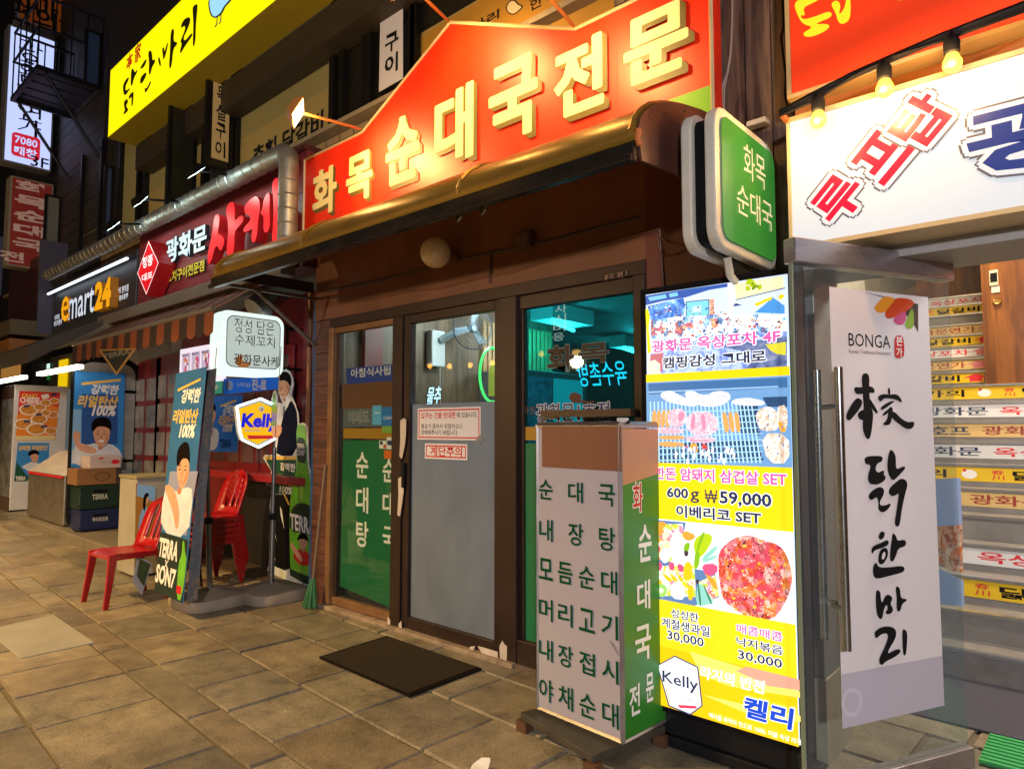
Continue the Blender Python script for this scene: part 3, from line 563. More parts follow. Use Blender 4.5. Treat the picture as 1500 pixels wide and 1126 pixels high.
# ------------------------------------------------------------------ right hand signs
WY = -.25
ws = thing('lightbox_sign', 'long white lit signboard with slanted red letters over the stair entrance', 'sign', (-.3, WY, 2.2))
p = wallpanel(WY, ws); a, b = p.uv(1157, 180), p.uv(1157, 361)
WLIT = em('white_lightbox', 'e6eef4', .62)
p.slab('box', WLIT, [(a[0], b[1]), (1.6, b[1]), (1.6, a[1]), (a[0], a[1])], .2)
MB().box((a[0] - .012, WY - .008, b[1] - .02), (1.61, WY + .2, b[1] - .001)).box((a[0] - .012, WY - .008, a[1] + .001), (1.61, WY + .2, a[1] + .02)).box((a[0] - .014, WY - .006, b[1]), (a[0] - .001, WY + .2, a[1])).build('frame', TRIM, ws)
PINKRED = em('lit_red_letter', 'd8123c', .75); GREYEDGE = em('grey_letter_edge', '6f6a72', .5); LITNAVY = em('lit_navy_letter', '2b3f8c', .6)
for ch, c, bx in (('루', (1228, 292), None), ('프', (1292, 229), None), ('탑', (1349, 177), None)):
    u, v = p.uv(*c); w2 = .088; ro = math.radians(47); h2 = .088
    b_ = (u - w2, u + w2, v - h2, v + h2); p.dilated('letter_edge', GREYEDGE, ch, b_, .024, bold=.03, rot=ro); p.dilated('letter_edge', WLIT, ch, b_, .017, bold=.03, rot=ro); p.textbox('lettering', PINKRED, ch, *b_, bold=.03, rot=ro)
u, v = p.uv(1416, 210); v1 = p.uv(1450, 160)[1]; v0 = p.uv(1490, 250)[1]; wd = .36
for ch, q in (('광', 0), ('화', 1), ('문', 2)):
    uu = u + q * .42; b_ = (uu, uu + wd, v0, v1); p.dilated('letter_edge', GREYEDGE, ch, b_, .026, bold=.035); p.dilated('letter_edge', WLIT, ch, b_, .018, bold=.035); p.textbox('lettering', LITNAVY, ch, *b_, bold=.035)
p.done()
MB().box((-1.02, -.05, 2.16), (1.6, .3, 2.235)).box((-1.02, .3, 2.16), (1.6, .34, 2.7)).build('soffit', mat('entrance_soffit', '8a8884', .5, var=.1), ws)
rs = thing('shop_sign', 'orange red sign with yellow brush lettering above the string bulbs', 'sign', (-.3, -.2, 2.9)); RY = -.2
p = wallpanel(RY, rs); a = p.uv(1160, 138); p.slab('board', mat('orange_red_sign', 'dd3a16', .4, emit=.25), [(a[0], a[1]), (1.6, a[1]), (1.6, a[1] + .95), (a[0], a[1] + .95)], .1)
YB = em('yellow_brush_letter', 'f2f02a', .7)
p.polys('lettering', YB, [crop(2.5, 900, 0, q) for q in ([(655, 10), (700, -10), (760, -5), (720, 15), (690, 30), (700, 60), (680, 55), (690, 75), (740, 60), (790, 40), (800, 62), (750, 82), (735, 90), (785, 88), (788, 105), (740, 132), (700, 138), (688, 122), (730, 100), (690, 90), (672, 60)],
    [(790, 15), (815, 0), (830, 20), (820, 60), (845, 30), (850, -20), (862, -20), (866, 30), (862, 75), (835, 92), (818, 80), (812, 50)], [(1030, -5), (1060, -10), (1058, 0), (1040, 4)])], smooth=2)
p.done()
MB().box((a[0] - .02, RY - .004, a[1] - .02), (1.6, RY + .1, a[1] - .001)).box((a[0] - .02, RY - .004, a[1]), (a[0] - .001, RY + .1, a[1] + .95)).build('frame', mat('cream_frame', 'b59a6a', .5), rs)
MB().box((-1.02, -.1, 2.76), (1.6, 0.1, 2.99)).build('backing', mat('fascia_timber', '9a5f2a', .5, var=.25), rs)
# cable bar and bulbs
bar = thing('cable_conduit', 'dark pipe strung with cable crossing between the two right hand signs', 'conduit', (-.6, -.33, 2.9))
bp = [onY(u, v, -.33) for u, v in ((1143, 166), (1192, 140), (1250, 110), (1310, 84), (1380, 54), (1500, 8), (1560, -14))]
MB().tube(bp, .016, 8).build('pipe', DARKMETAL, bar); MB().tube([q + Vector((0, -.02, -.02 - .015 * math.sin(i * 1.7))) for i, q in enumerate(bp)], .006, 5).build('cable', BLACK, bar, smooth=True)
MB().tube([bp[0] + Vector((-.0, 0, 0)), (bp[0].x, -.01, bp[0].z - .02)], .014, 6).build('bracket', mat('rusty_bracket', '8a4e24', .6, var=.3), bar)
BULB = em('bulb_glow', 'ffa432', 5)
def bulb(px, py, label, Y=-.36):
    c = onY(px, py, Y); t = thing('light_bulb', label, 'bulb', c, 'string bulbs under the orange sign'); r = .032
    MB().lathe(c, [(0, -r)] + [(r * math.sin(q), -r * math.cos(q)) for q in [math.pi * k / 10 for k in range(1, 8)]] + [(.018, r + .006)], 14).build('glass_globe', BULB, t, smooth=True)
    MB().lathe(c, [(.018, r + .004), (.026, r + .01), (.027, r + .05), (.018, r + .07), (.006, r + .09), (0, r + .09)], 12).build('socket', BLACK, t, smooth=True)
    ld = bpy.data.lights.new('bulb_light', 'POINT'); ld.energy = 11; ld.color = (1, .55, .2); ld.shadow_soft_size = .035
    lo = bpy.data.objects.new('bulb_light', ld); COL.objects.link(lo); lo.parent = t; lo.location = (0, -.05, -.02)
bulb(1199, 177, 'lit bulb at the left end of the string, over the white sign corner'); bulb(1296, 131, 'middle lit bulb of the string under the orange sign'); bulb(1395, 94, 'rightmost lit bulb of the string, highest under the orange sign')
single(MB().box(onY(1093, 186, -.08), onY(1128, 176, -.02)), 'junction_box', mat('beige_box', 'b3aa9b', .5), 'beige vented transformer box mounted on the plank wall beside the bulbs', 'box', bevel=.004)
wr = MB(); wr.tube([onY(u, v, -.01) for u, v in ((1073, -10), (1072, 40), (1070, 80), (1066, 105), (1058, 128), (1058, 150), (1062, 170))], .007, 6).tube([onY(u, v, -.015) for u, v in ((1066, 105), (1061, 130), (1060, 160))], .005, 5)
single(wr, 'hanging_wire', mat('pale_wire', '8f7d6c', .5), 'pale wire dangling down the plank wall right of the red gabled sign', 'wire', smooth=True)
single(MB().tube([onY(u, v, -.01) for u, v in ((1146, -10), (1148, 40), (1144, 55), (1147, 80), (1151, 110), (1150, 140), (1155, 165))], .006, 6), 'hanging_wire', BLACK, 'black wire dangling beside the left edge of the orange sign', 'wire', smooth=True)
# ------------------------------------------------------------------ staircase entrance
SX0, SX1 = -1.97, 1.6
stair = thing('entrance_staircase', 'steep grey stairs with printed strips on the risers beside the restaurant', 'staircase', (0, 1.55, 0))
TREAD = mat('stair_stone', '77736d', .5, var=.2, scale=8, bump=.1); RISER = mat('riser_grey', '6b6862', .55, var=.25, scale=5); NOSE = mat('steel_nosing', 'c6c9cc', .25, .9)
tops = []; zz = 0.0
for k in range(1, 20):
    y = 1.55 + (k - 1) * .256; zn = .172 + (k - 1) * .167 if k <= 11 else 1.842 + (k - 11) * .145; tops.append((y, zn))
body = MB(); nose = MB()
for k, (y, zn) in enumerate(tops):
    x1 = SX1 if k < 11 else -.86; zp = tops[k - 1][1] if k else 0; y2 = tops[k + 1][0] if k + 1 < len(tops) else 7.4
    body.box((SX0, y, 0 if k == 0 else zp - .2), (x1, y2 + .02, zn - .004)); nose.box((SX0, y - .016, zn - .02), (x1, y + .03, zn))
body.build('stair_flight', TREAD, stair); nose.build('nosing', NOSE, stair)
SYEL = mat('strip_yellow', 'd9b416', .45); STAN = mat('strip_tan', 'c8a96a', .5); SWHITE = mat('strip_white', 'd0cfcc', .5); SRED = mat('strip_red', 'c8202a', .5); SPINK = mat('strip_pink', 'c9747c', .5); SNAVY = mat('strip_navy', '1d3350', .5); SBROWN = mat('strip_maroon', '8c2f22', .5)
plan = {2: 'y2', 3: 'w', 5: 't', 6: 'y', 7: 'w', 8: 't', 9: 'w', 10: 'y', 11: 'y', 12: 't', 13: 'w', 14: 'y', 15: 't', 17: 'y', 18: 'w'}
for k, kd in plan.items():
    y, zn = tops[k]; zp = tops[k - 1][1]; xr = (.12 if k < 11 else -.88); t = thing('riser_strip', 'strip', 'stair strip', (-.5, y, zp), 'printed strips on the stair risers')
    p = wallpanel(y - .004, t); hh = zn - zp; z0, z1 = zp + hh * .22, zn - .024; X0s = SX0 + .02; mz = (z0 + z1) / 2; th = (z1 - z0) * .68
    base = {'y': SYEL, 'y2': SYEL, 'w': SWHITE, 't': STAN}[kd]; p.polyuv('panel', base, [(X0s, z0), (xr + (.25 if k < 11 else 0), z0), (xr + (.25 if k < 11 else 0), z1), (X0s, z1)])
    def tx(m, s, u0, u1, bd=.02, hs=1.0): p.textbox('lettering', m, s, u0, u1, mz - th / 2 * hs, mz + th / 2 * hs, bold=bd)
    o = xr - .12
    def arrow(m, u):
        p.polyuv('arrow', m, [(u - .05, z0 + .01), (u + .05, z0 + .01), (u + .05, mz), (u + .1, mz), (u, z1 - .005), (u - .1, mz), (u - .05, mz)])
    wd = 1 if k < 11 else .82
    arrow({'y': SRED, 'y2': SRED, 'w': SPINK if k % 2 else SBROWN, 't': SPINK}[kd], xr - .06)
    if kd in 'yy2':
        tx(INK, '닭갈비', o - .58 * wd, o - .08 * wd, .03); 
        for ch, dz in (('春', .5), ('川', -.5)): p.textbox('lettering', SRED, ch, o - .71 * wd, o - .63 * wd, mz + dz * th * .55 - th * .24, mz + dz * th * .55 + th * .24, bold=.01)
        tx(INK, '본가의', o - 1.5 * wd, o - 1.0 * wd, .02, .9)
        p.disc('emblem', WHITE, (o - .85 * wd, mz), .05, .035, uv=True); p.disc('emblem', SRED, (o - .88 * wd, mz + .03), .012, uv=True)
    elif kd == 'w':
        tx(SRED, '옥상포차', o - .72 * wd, o - .06 * wd, .02); tx(SNAVY, '광화문', o - 1.3 * wd, o - .8 * wd, .02)
    else:
        tx(SBROWN, '광화문연가', o - .82 * wd, o - .06 * wd, .02); tx(SNAVY, '호프', o - 1.2 * wd, o - .9 * wd, .02)
    p.done()
STRIPS = {2: 'lowest yellow strip with rooster emblem on the stair risers', 3: 'white strip on the stair riser next above the lowest yellow strip', 5: 'tan strip with maroon words on the stair riser below the yellow one at half height', 6: 'yellow strip with black words directly above the lower tan strip on the stairs',
    7: 'white strip with red words just above the second yellow strip of the stairs', 8: 'tan strip at eye level between two white strips on the wide stairs', 9: 'white strip with red words directly under the topmost wide yellow strip', 10: 'topmost strip of the wide flight, yellow with a big red arrow',
    11: 'lowest strip of the narrow upper flight, yellow with a red arrow', 12: 'lower tan strip of the narrow upper flight with pink arrow', 13: 'white strip of the narrow upper flight with maroon arrow, between tan and yellow', 14: 'yellow strip halfway up the narrow upper flight', 15: 'upper tan strip of the narrow flight with pink arrow, under a bare riser',
    17: 'highest yellow strip near the top of the narrow flight', 18: 'pale topmost strip under the head of the narrow flight'}
for o in [o for o in COL.objects if o.get('label') == 'strip']:
    k = min(plan, key=lambda q: abs(tops[q][0] - o.location.y)); o['label'] = STRIPS[k]
STONEWALL = mat('stair_concrete', 'a0947c', .7, var=.2, scale=3, bump=.15)
sw = thing('stairwell', 'wood lined stairwell rising behind the glass door', 'stairwell', (0, 3, 0))
MB().box((-1.027, -.03, .36), (-.985, .33, 2.2)).build('jamb', mat('dull_steel', '8f8b86', .42, .35, var=.15, scale=3), sw, bevel=.004); MB().box((-1.027, -.035, 0), (-.98, .335, .359)).build('plinth', STONEWALL, sw); MB().box((-1.2, .3, 0), (-1.15, 1.5, 4.5)).box((-1.999, 1.48, 0), (-1.2, 1.53, 4.5)).box((-1.999, 1.531, 0), (-1.975, 7.6, 5)).build('wall', STONEWALL, sw)
MB().box((-.84, 4.12, 1.84), (-.5, 4.2, 5)).box((-.45, 4.12, 1.84), (1.6, 4.2, 5)).box((-.83, 4.21, 1.5), (-.76, 7.6, 5)).box((-1.97, 7.45, 2.5), (-.9, 7.55, 5)).build('wood_panel', HONEY, sw)
MB().box((-.499, 4.105, 1.84), (-.451, 4.18, 5)).build('wood_trim', wood('dark_honey', '3d2110', '5f3715', 2, .4, (5, 5, .5)), sw)
MB().box((1.6, .3, 0), (1.65, 7.6, 5)).build('wall', HONEY, sw); MB().box((-2, .345, 4.55), (1.65, 7.6, 4.6)).build('ceiling', mat('stairwell_ceiling', '8c8478', .7), sw)
def onwood(tl, br, d0, d1): a, b = onY(*tl, 4.12), onY(*br, 4.12); return MB().box((a.x, 4.12 - d1, b.z), (b.x, 4.12 - d0, a.z))
ic = thing('intercom', 'small intercom with black screen mounted on the honey wood panel', 'intercom', onY(1456, 405, 4.12)); onwood((1449, 397), (1463, 418), 0, .02).build('housing', mat('intercom_cream', 'c5b79a', .4), ic, bevel=.003); onwood((1450.5, 401), (1461.5, 413), .0205, .022).build('screen', BLACK, ic)
single(onwood((1452, 420), (1465, 428), 0, .01), 'switch_plate', mat('pale_plate', 'bdb6b0', .4), 'pale switch plate fixed under the intercom on the wood panel', 'switch')
q = onY(1461, 441, 4.12); single(MB().lathe((q.x, 4.115, q.z), [(.0, -.02), (.018, -.02), (.03, -.024), (.036, 0), (.0, 0)], 16, 'y'), 'door_ring', mat('brass_ring', 'b58a4e', .3, .8), 'round brass ring set in the honey wood panel', 'ring')
sl_ = thing('ceiling_light', 'warm ceiling light of the stairwell, above the upper flight', 'light', (-.6, 3.0, 4.5)); MB().lathe((-.6, 3.0, 4.5), [(0, -.06), (.14, -.05), (.16, 0), (.16, .045), (0, .045)], 18).build('diffuser', em('stair_lamp', 'ffd8a8', 7), sl_, smooth=True)
ld = bpy.data.lights.new('stair_light', 'POINT'); ld.energy = 460; ld.color = (1, .82, .6); ld.shadow_soft_size = .14; lo = bpy.data.objects.new('bulb_light', ld); COL.objects.link(lo); lo.parent = sl_; lo.location = (0, 0, -.12)
sl2 = thing('ceiling_light', 'neutral ceiling light over the foot of the stairs, behind the white signboard', 'light', (.2, 1.2, 2.9)); MB().lathe((.2, 1.2, 2.9), [(0, -.05), (.14, -.04), (.16, 0), (.16, .03), (0, .03)], 18).tube([(.2, 1.2, 2.93), (.2, 1.2, 4.55)], .01, 6).build('diffuser', em('stair_lamp_cool', 'fff0e0', 7), sl2, smooth=True)
ld = bpy.data.lights.new('stair_light', 'POINT'); ld.energy = 170; ld.color = (1, .93, .84); ld.shadow_soft_size = .14; lo = bpy.data.objects.new('bulb_light', ld); COL.objects.link(lo); lo.parent = sl2; lo.location = (0, 0, -.12)
gm = thing('door_mat', 'ribbed green mat lying on the floor of the stair entrance', 'mat', (.0, .62, 0)); mbm = MB(); mbm.box((-.5, .42, .002), (.9, .78, .010)).build('base', mat('green_mat', '1d6b37', .8, var=.2), gm)
mr = MB()
for i in range(9): mr.box((-.5, .43 + i * .04, .0105), (.9, .45 + i * .04, .018))
mr.build('rib', mat('green_rib', '2e9a4e', .7), gm)
single(MB().box((-1.1, .8, .004), (1.5, 1.53, .012)), 'floor_carpet', mat('charcoal_carpet', '3a3a44', .9, var=.2, scale=40), 'dark charcoal carpet in front of the lowest stair', 'carpet')
# ------------------------------------------------------------------ swung open glass door with its banner
hx = Vector((-.5, .30, 0)); ang = math.radians(26); dv = Vector((-math.sin(ang), -math.cos(ang), 0))     # hinge towards free edge
gd = thing('glass_door', 'frameless glass door swung open with steel rails and long bar handles', 'door', hx)
p = Panel(hx, -dv, gd, step=.0006); fe = p.uv(1157, 362)[0]; hu = p.uv(1387, 395)[0]; zt1, zt0 = 2.185, 2.088; zb = .13
def dbox(u0, u1, z0, z1, t): return MB().add([p.at(a, b, l) for l in (t, -t) for a, b in ((u0, z0), (u1, z0), (u1, z1), (u0, z1))], [(0, 1, 2, 3), (7, 6, 5, 4), (0, 4, 5, 1), (1, 5, 6, 2), (2, 6, 7, 3), (3, 7, 4, 0)])
GDOOR = glass('door_glass', 'eef4f4', 1.0, .035, (.55, .6, .7))
BRUSHED = mat('brushed_steel_rail', 'a7a4ab', .3, .85, var=.1, stretch=(1, 1, 8))
dbox(fe, hu, zb + .001, zt0 - .001, .006).build('glass_pane', GDOOR, gd); dbox(fe - .002, fe + .006, zb, zt0, .008).build('glass_edge', mat('green_glass_edge', '7d8a72', .2, spec=.8), gd)
dbox(fe - .004, hu + .005, zt0, zt1, .03).build('top_rail', BRUSHED, gd, bevel=.004); dbox(fe - .004, hu + .005, .015, zb, .03).build('bottom_rail', BRUSHED, gd, bevel=.004)
ub = p.uv(1213, 700)[0]
hb = MB(); za, zc = p.uv(1215, 540)[1], p.uv(1230, 942)[1]; u1h = p.uv(1211, 700)[0]
hb.tube([p.at(u1h, za, .07), p.at(u1h, zc, .07)], .016, 12); 
for z in (za - .15, zc + .15): hb.tube([p.at(u1h, z, .07), p.at(u1h, z, .005)], .009, 8)
hb.build('handle', STEEL, gd, smooth=True); u1h = p.uv(1222, 700)[0]; hb = MB(); hb.tube([p.at(u1h, za, -.07), p.at(u1h, zc, -.07)], .016, 12)
for z in (za - .15, zc + .15): hb.tube([p.at(u1h, z, -.07), p.at(u1h, z, -.007)], .009, 8)
hb.build('handle', STEEL, gd, smooth=True)
# reflection of a poster, painted as mirrored decals on the back of the glass
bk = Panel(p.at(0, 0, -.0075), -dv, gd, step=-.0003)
bk.rect('decal', mat('pale_blue_reflection', '9fb6d8', .4), (1352, 702), (1410, 768)); bk.poly('decal', texmat('stew_reflection', ['5a2418', 'b4502c', 'd8763a', 'e8c8a8', '8c3420', 'f0d8b8', 'c0442a'], 40, 0, 'cell'), [(1352, 765), (1410, 755), (1411, 838), (1395, 836), (1372, 820), (1352, 795)]); bk.poly('decal', mat('pale_blue_reflection', '9fb6d8'), [(1352, 820), (1412, 850), (1413, 888), (1352, 882)])
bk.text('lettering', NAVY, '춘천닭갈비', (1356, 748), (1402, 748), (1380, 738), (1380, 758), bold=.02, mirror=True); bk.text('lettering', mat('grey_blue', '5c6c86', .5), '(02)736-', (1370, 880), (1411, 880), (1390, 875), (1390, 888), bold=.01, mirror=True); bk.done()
bn = thing('hanging_banner', 'tall white vertical banner with black brush calligraphy on the open glass door', 'banner', p.at(-.4, 0, .01)); q = Panel(p.at(0, 0, .0075), -dv, bn, step=.0005)
BANW = mat('banner_white', 'dad4d4', .55, var=.03, scale=2); BANG = mat('banner_grey', 'b6b1bc', .55)
TL, TR, BL, BR = (1215, 420), (1373, 455), (1241, 1065), (1373, 1028)
ul, ur = q.uv(*TL)[0], q.uv(1374, 800)[0]; vt, vb = q.uv(*TL)[1], q.uv(*BL)[1]
q.slab('cloth', BANW, [(ul, vb), (ur, vb), (ur, vt), (ul, vt)], .0015)
q.polyuv('grey_hem', BANG, [(ul, vb), (ur, vb), (ur, vb + .2), (ul, vb + .2)]); q.disc('emblem', mat('banner_pale_mark', 'c2bfca', .6), (ul + .05, vb + .09), .055, uv=True); q.disc('emblem', BANG, (ul + .05, vb + .09), .038, uv=True)
C7 = lambda pts: crop(3.52, 1200, 400, pts); C8 = lambda pts: crop(3.756, 1220, 700, pts)
q.poly('corner_mark', mat('banner_dark_brown', '2a1a16', .5), C7([(205, 92), (510, 160), (510, 305), (478, 250), (400, 165), (330, 125)]))
for pts, c in ((((285, 170), (335, 115), (395, 130), (380, 180), (335, 205), (300, 205), (283, 185)), 'e0922a'), (((335, 205), (385, 145), (400, 125), (480, 135), (490, 165), (430, 210), (370, 236), (342, 232)), 'c8421c'), (((378, 235), (440, 190), (450, 215), (440, 262), (410, 270), (385, 255)), 'c4487c'), (((440, 262), (470, 190), (482, 180), (490, 250), (480, 285), (458, 290), (442, 275)), '7fa428')):
    q.poly('petal_' + {'e0922a': 'orange', 'c8421c': 'red', 'c4487c': 'pink', '7fa428': 'green'}[c], mat('petal_' + c, c, .5), C7(pts), smooth=2)
q.text('lettering', INK, 'BONGA', *[C7([a])[0] for a in ((150, 345), (366, 365), (160, 308), (160, 376))]); q.text('lettering', mat('grey_ink', '4c484c', .6), 'Korean Traditional Restaurant', *[C7([a])[0] for a in ((152, 402), (368, 422), (160, 392), (160, 412))])
q.poly('seal', REDPRINT, C7([(388, 322), (425, 320), (436, 350), (438, 420), (430, 436), (390, 440), (386, 400)]), smooth=1); 
for ch, y in (('본', 350), ('가', 408)): q.text('seal_letter', WHITE, ch, *[C7([a])[0] for a in ((396, y), (428, y + 3), (412, y - 24), (412, y + 24))], bold=.02)
BR7 = [[(215, 525), (240, 512), (258, 530), (255, 600), (262, 680), (278, 720), (272, 790), (262, 850), (245, 858), (225, 820), (222, 780), (228, 700), (222, 600)], [(175, 585), (215, 590), (262, 580), (285, 598), (282, 620), (262, 615), (222, 622), (185, 625)], [(195, 640), (222, 655), (215, 690), (175, 740), (150, 765), (133, 740), (150, 700), (175, 660)], [(255, 640), (275, 670), (302, 715), (295, 728), (262, 690)], [(195, 720), (225, 700), (275, 715), (276, 745), (225, 760), (200, 750)],
       [(352, 590), (362, 592), (366, 625), (350, 625)], [(300, 635), (325, 622), (360, 626), (400, 622), (425, 655), (420, 670), (398, 652), (355, 645), (330, 645), (315, 665), (302, 650)], [(312, 692), (350, 665), (395, 655), (345, 692), (318, 708)], [(322, 725), (365, 690), (374, 700), (328, 740)], [(355, 690), (378, 690), (374, 730), (365, 785), (318, 782), (345, 760), (352, 730)], [(362, 715), (385, 712), (420, 750), (455, 770), (485, 762), (488, 785), (470, 805), (440, 800), (405, 775), (370, 745)],
       [(228, 945), (295, 940), (325, 945), (322, 970), (295, 980), (285, 1010), (300, 1030), (332, 1012), (330, 1040), (300, 1075), (270, 1092), (250, 1075), (248, 1040), (262, 1000), (258, 985), (235, 985)], [(358, 910), (375, 912), (392, 940), (392, 1000), (400, 1010), (435, 992), (442, 1005), (415, 1035), (385, 1065), (370, 1065), (352, 1030), (347, 985)]]
BR8 = [[(185, 0), (200, 28), (235, 38), (275, 20), (290, -5), (270, -28), (228, -18)], [(190, 95), (215, 65), (255, 45), (280, 60), (275, 95), (255, 125), (255, 150), (285, 150), (315, 135), (312, 155), (290, 180), (265, 190), (245, 170), (248, 135), (240, 100), (212, 120), (200, 118)], [(320, 100), (302, 80), (310, 50), (345, 20), (370, 0), (400, 10), (408, 40), (395, 80), (375, 170), (365, 255), (350, 270), (335, 250), (345, 190), (355, 120), (360, 80), (340, 95)],
       [(245, 320), (262, 288), (285, 300), (275, 330), (255, 340)], [(208, 410), (210, 375), (260, 355), (300, 335), (305, 365), (265, 385), (225, 395), (215, 415)], [(250, 410), (265, 385), (290, 380), (300, 400), (298, 430), (275, 470), (255, 475), (245, 455)], [(325, 295), (345, 320), (350, 345), (390, 335), (400, 355), (392, 375), (355, 385), (345, 420), (325, 462), (310, 450), (312, 390), (320, 340)], [(220, 475), (235, 460), (245, 490), (300, 490), (388, 478), (390, 515), (330, 530), (245, 553), (222, 545), (215, 510)],
       [(232, 620), (245, 612), (258, 630), (258, 660), (266, 690), (285, 640), (310, 640), (325, 660), (310, 690), (325, 710), (325, 735), (300, 750), (282, 740), (300, 715), (290, 690), (275, 720), (268, 770), (255, 775), (238, 750), (232, 690)], [(340, 600), (350, 592), (365, 605), (368, 660), (400, 662), (402, 672), (375, 690), (368, 725), (355, 735), (345, 715), (348, 660)],
       [(225, 840), (270, 812), (325, 815), (345, 840), (340, 880), (305, 935), (295, 965), (330, 945), (362, 935), (370, 955), (330, 985), (285, 1005), (265, 1028), (250, 1015), (252, 985), (280, 930), (300, 875), (295, 850), (262, 855), (245, 870), (232, 880), (226, 865)], [(378, 830), (390, 828), (405, 850), (402, 920), (395, 975), (382, 970), (378, 900)]]
for s in BR7: q.poly('calligraphy', INK, C7(s), smooth=2)
for s in BR8: q.poly('calligraphy', INK, C8(s), smooth=2)
q.poly('calligraphy_gap', BANW, C8([(262, 440), (268, 410), (282, 402), (284, 425), (272, 448)]), smooth=1)
q.done()

# ------------------------------------------------------------------ tall LED menu screen
LY = -.33; LE = 1.15
def E(c, s=None): return em('screen_' + c, c, s or LE, .3)
led = thing('menu_screen', 'tall glowing screen of grill and dish pictures in pink and navy lettering', 'screen', (-1.32, LY, 0))
p = wallpanel(LY, led, step=.00035)
u0, u1 = p.uv(946, 432)[0], p.uv(1154, 405)[0]; vt, vb = p.uv(946, 432)[1], p.uv(966, 1029)[1]
MB().box((u0 - .03, LY, vb - .03), (u1 + .03, LY + .09, vt + .03)).build('housing', mat('screen_housing', '141316', .35, .2), led, bevel=.004)
MB().box((u0 - .028, LY - .004, vb - .028), (u0 - .001, LY - .0001, vt + .028)).box((u1 + .001, LY - .004, vb - .028), (u1 + .028, LY - .0001, vt + .028)).box((u0 - .001, LY - .004, vt + .001), (u1 + .001, LY - .0001, vt + .028)).box((u0 - .001, LY - .004, vb - .028), (u1 + .001, LY - .0001, vb - .001)).build('bezel', BLACK, led)
MB().box((u0 - .03, LY + .0, .0), (u1 + .03, LY + .22, .05)).box((u0 + .02, LY + .02, .05), (u1 - .02, LY + .085, vb - .03)).build('stand', mat('screen_stand', '1a1a1d', .4, .3), led, bevel=.006)
V = lambda y: p.uv(950 + (y - 432) * .03, y)[1]
def band(part, c, ya, yb, l=None): p.polyuv(part, E(c), [(u0, V(yb)), (u1, V(yb)), (u1, V(ya)), (u0, V(ya))], l)
Z1 = lambda pts: crop(6.52, 940, 395, pts)
p.polyuv('picture', E('bcd3ee'), [(u0, vb), (u1, vb), (u1, vt), (u0, vt)])
band('picture', 'cddcf2', 432, 548.5)
p.polys('picture', E('3558a6'), [Z1(q) for q in ([(40, 250), (400, 190), (825, 130), (820, 165), (640, 195), (420, 265), (200, 300), (40, 340)],)]); p.polys('picture', E('7fc4ea'), [Z1(q) for q in ([(60, 265), (230, 235), (240, 270), (80, 300)], [(260, 230), (340, 215), (350, 250), (270, 265)])])
p.polys('picture', E('e6dfb2'), [Z1([(885, 130), (1350, 60), (1360, 180), (900, 290)])]); p.polys('picture', E('d8d49a'), [Z1(q) for q in ([(890, 150), (1000, 190), (1000, 200), (890, 165)], [(890, 190), (960, 220), (960, 228), (890, 205)])])
rr = random.Random(11)
def blob(cx, cy, r, n=9): return [(cx + r * rr.uniform(.6, 1.1) * math.cos(2 * math.pi * k / n), cy + r * rr.uniform(.6, 1.1) * math.sin(2 * math.pi * k / n)) for k in range(n)]
p.polys('picture', E('a9bb1c'), [Z1(blob(1060 + rr.uniform(-50, 70), 140 + rr.uniform(-40, 40), 32)) for _ in range(7)]); p.polys('picture', E('6f8a1a'), [Z1(blob(1060 + rr.uniform(-40, 50), 160 + rr.uniform(-30, 40), 14)) for _ in range(7)])
p.polys('picture', E('2c3f78'), [Z1(q) for q in ([(900, 285), (1370, 170), (1370, 180), (900, 293)], [(1245, 260), (1253, 260), (1253, 490), (1245, 490)], [(900, 320), (960, 340), (860, 352)])])
p.polys('picture', E('4a90d4'), [Z1([(1080, 410), (1180, 330), (1250, 262), (1366, 345), (1366, 420)])]); p.polys('picture', E('a9cdea'), [Z1([(1085, 420), (1366, 425), (1366, 480), (1090, 480)])])
p.polys('picture', E('e6c81e'), [Z1(blob(1100 + i * 22, 325 - i * 8 + rr.uniform(-8, 8), 20)) for i in range(7)] + [Z1(blob(1330, 260, 30))])
p.polys('picture', E('46607a'), [Z1([(424, 304), (646, 282), (646, 468), (424, 488)])]); p.polys('picture', E('7fd2ee'), [Z1([(432, 312), (638, 292), (638, 458), (432, 476)])]); p.polys('picture', E('c4ecf6'), [Z1([(490, 350), (570, 340), (570, 400), (490, 410)])])
p.polys('picture', E('d8a88c'), [Z1([(648, 285), (692, 275), (700, 495), (655, 500)])]); p.polys('picture', E('b8806a'), [Z1([(650, 300 + i * 40), (692, 296 + i * 40), (692, 304 + i * 40), (650, 308 + i * 40)]) for i in range(5)])
p.polys('picture', E('ece6f0'), [Z1([(822, 130), (885, 130), (868, 565), (832, 570)])])
p.polys('picture', E('c5cfe0'), [Z1(q) for q in ([(98, 515), (258, 500), (262, 650), (100, 662)], [(300, 410), (385, 395), (390, 530), (305, 545)])]); p.polys('picture', E('5fb8e2'), [Z1([(240, 430), (298, 425), (302, 610), (262, 620)])])
p.polys('picture', E('f2dc1c'), [Z1([(38, 380), (88, 370), (70, 560), (92, 780), (60, 810)])]); p.polys('picture', E('e29a52'), [Z1([(938, 430), (1010, 425), (1005, 510), (945, 515)]), Z1([(780, 420), (820, 415), (820, 470), (785, 475)])]); p.polys('picture', E('d84a5e'), [Z1([(1010, 462), (1072, 458), (1065, 512), (1015, 516)]), Z1([(338, 545), (412, 535), (415, 585), (345, 592)])]); p.polys('picture', E('2a6ab8'), [Z1([(425, 540), (500, 525), (515, 590), (440, 605)])])
CROWD = texmat('crowd_picture', ['1c2c5c', '4a72b8', 'd8e4f4', 'e8c8b0', 'ffffff', '7fb4e4', '3a4a6a', 'd86a6a', 'f0e6a0'], 30, LE, 'cell', .3)
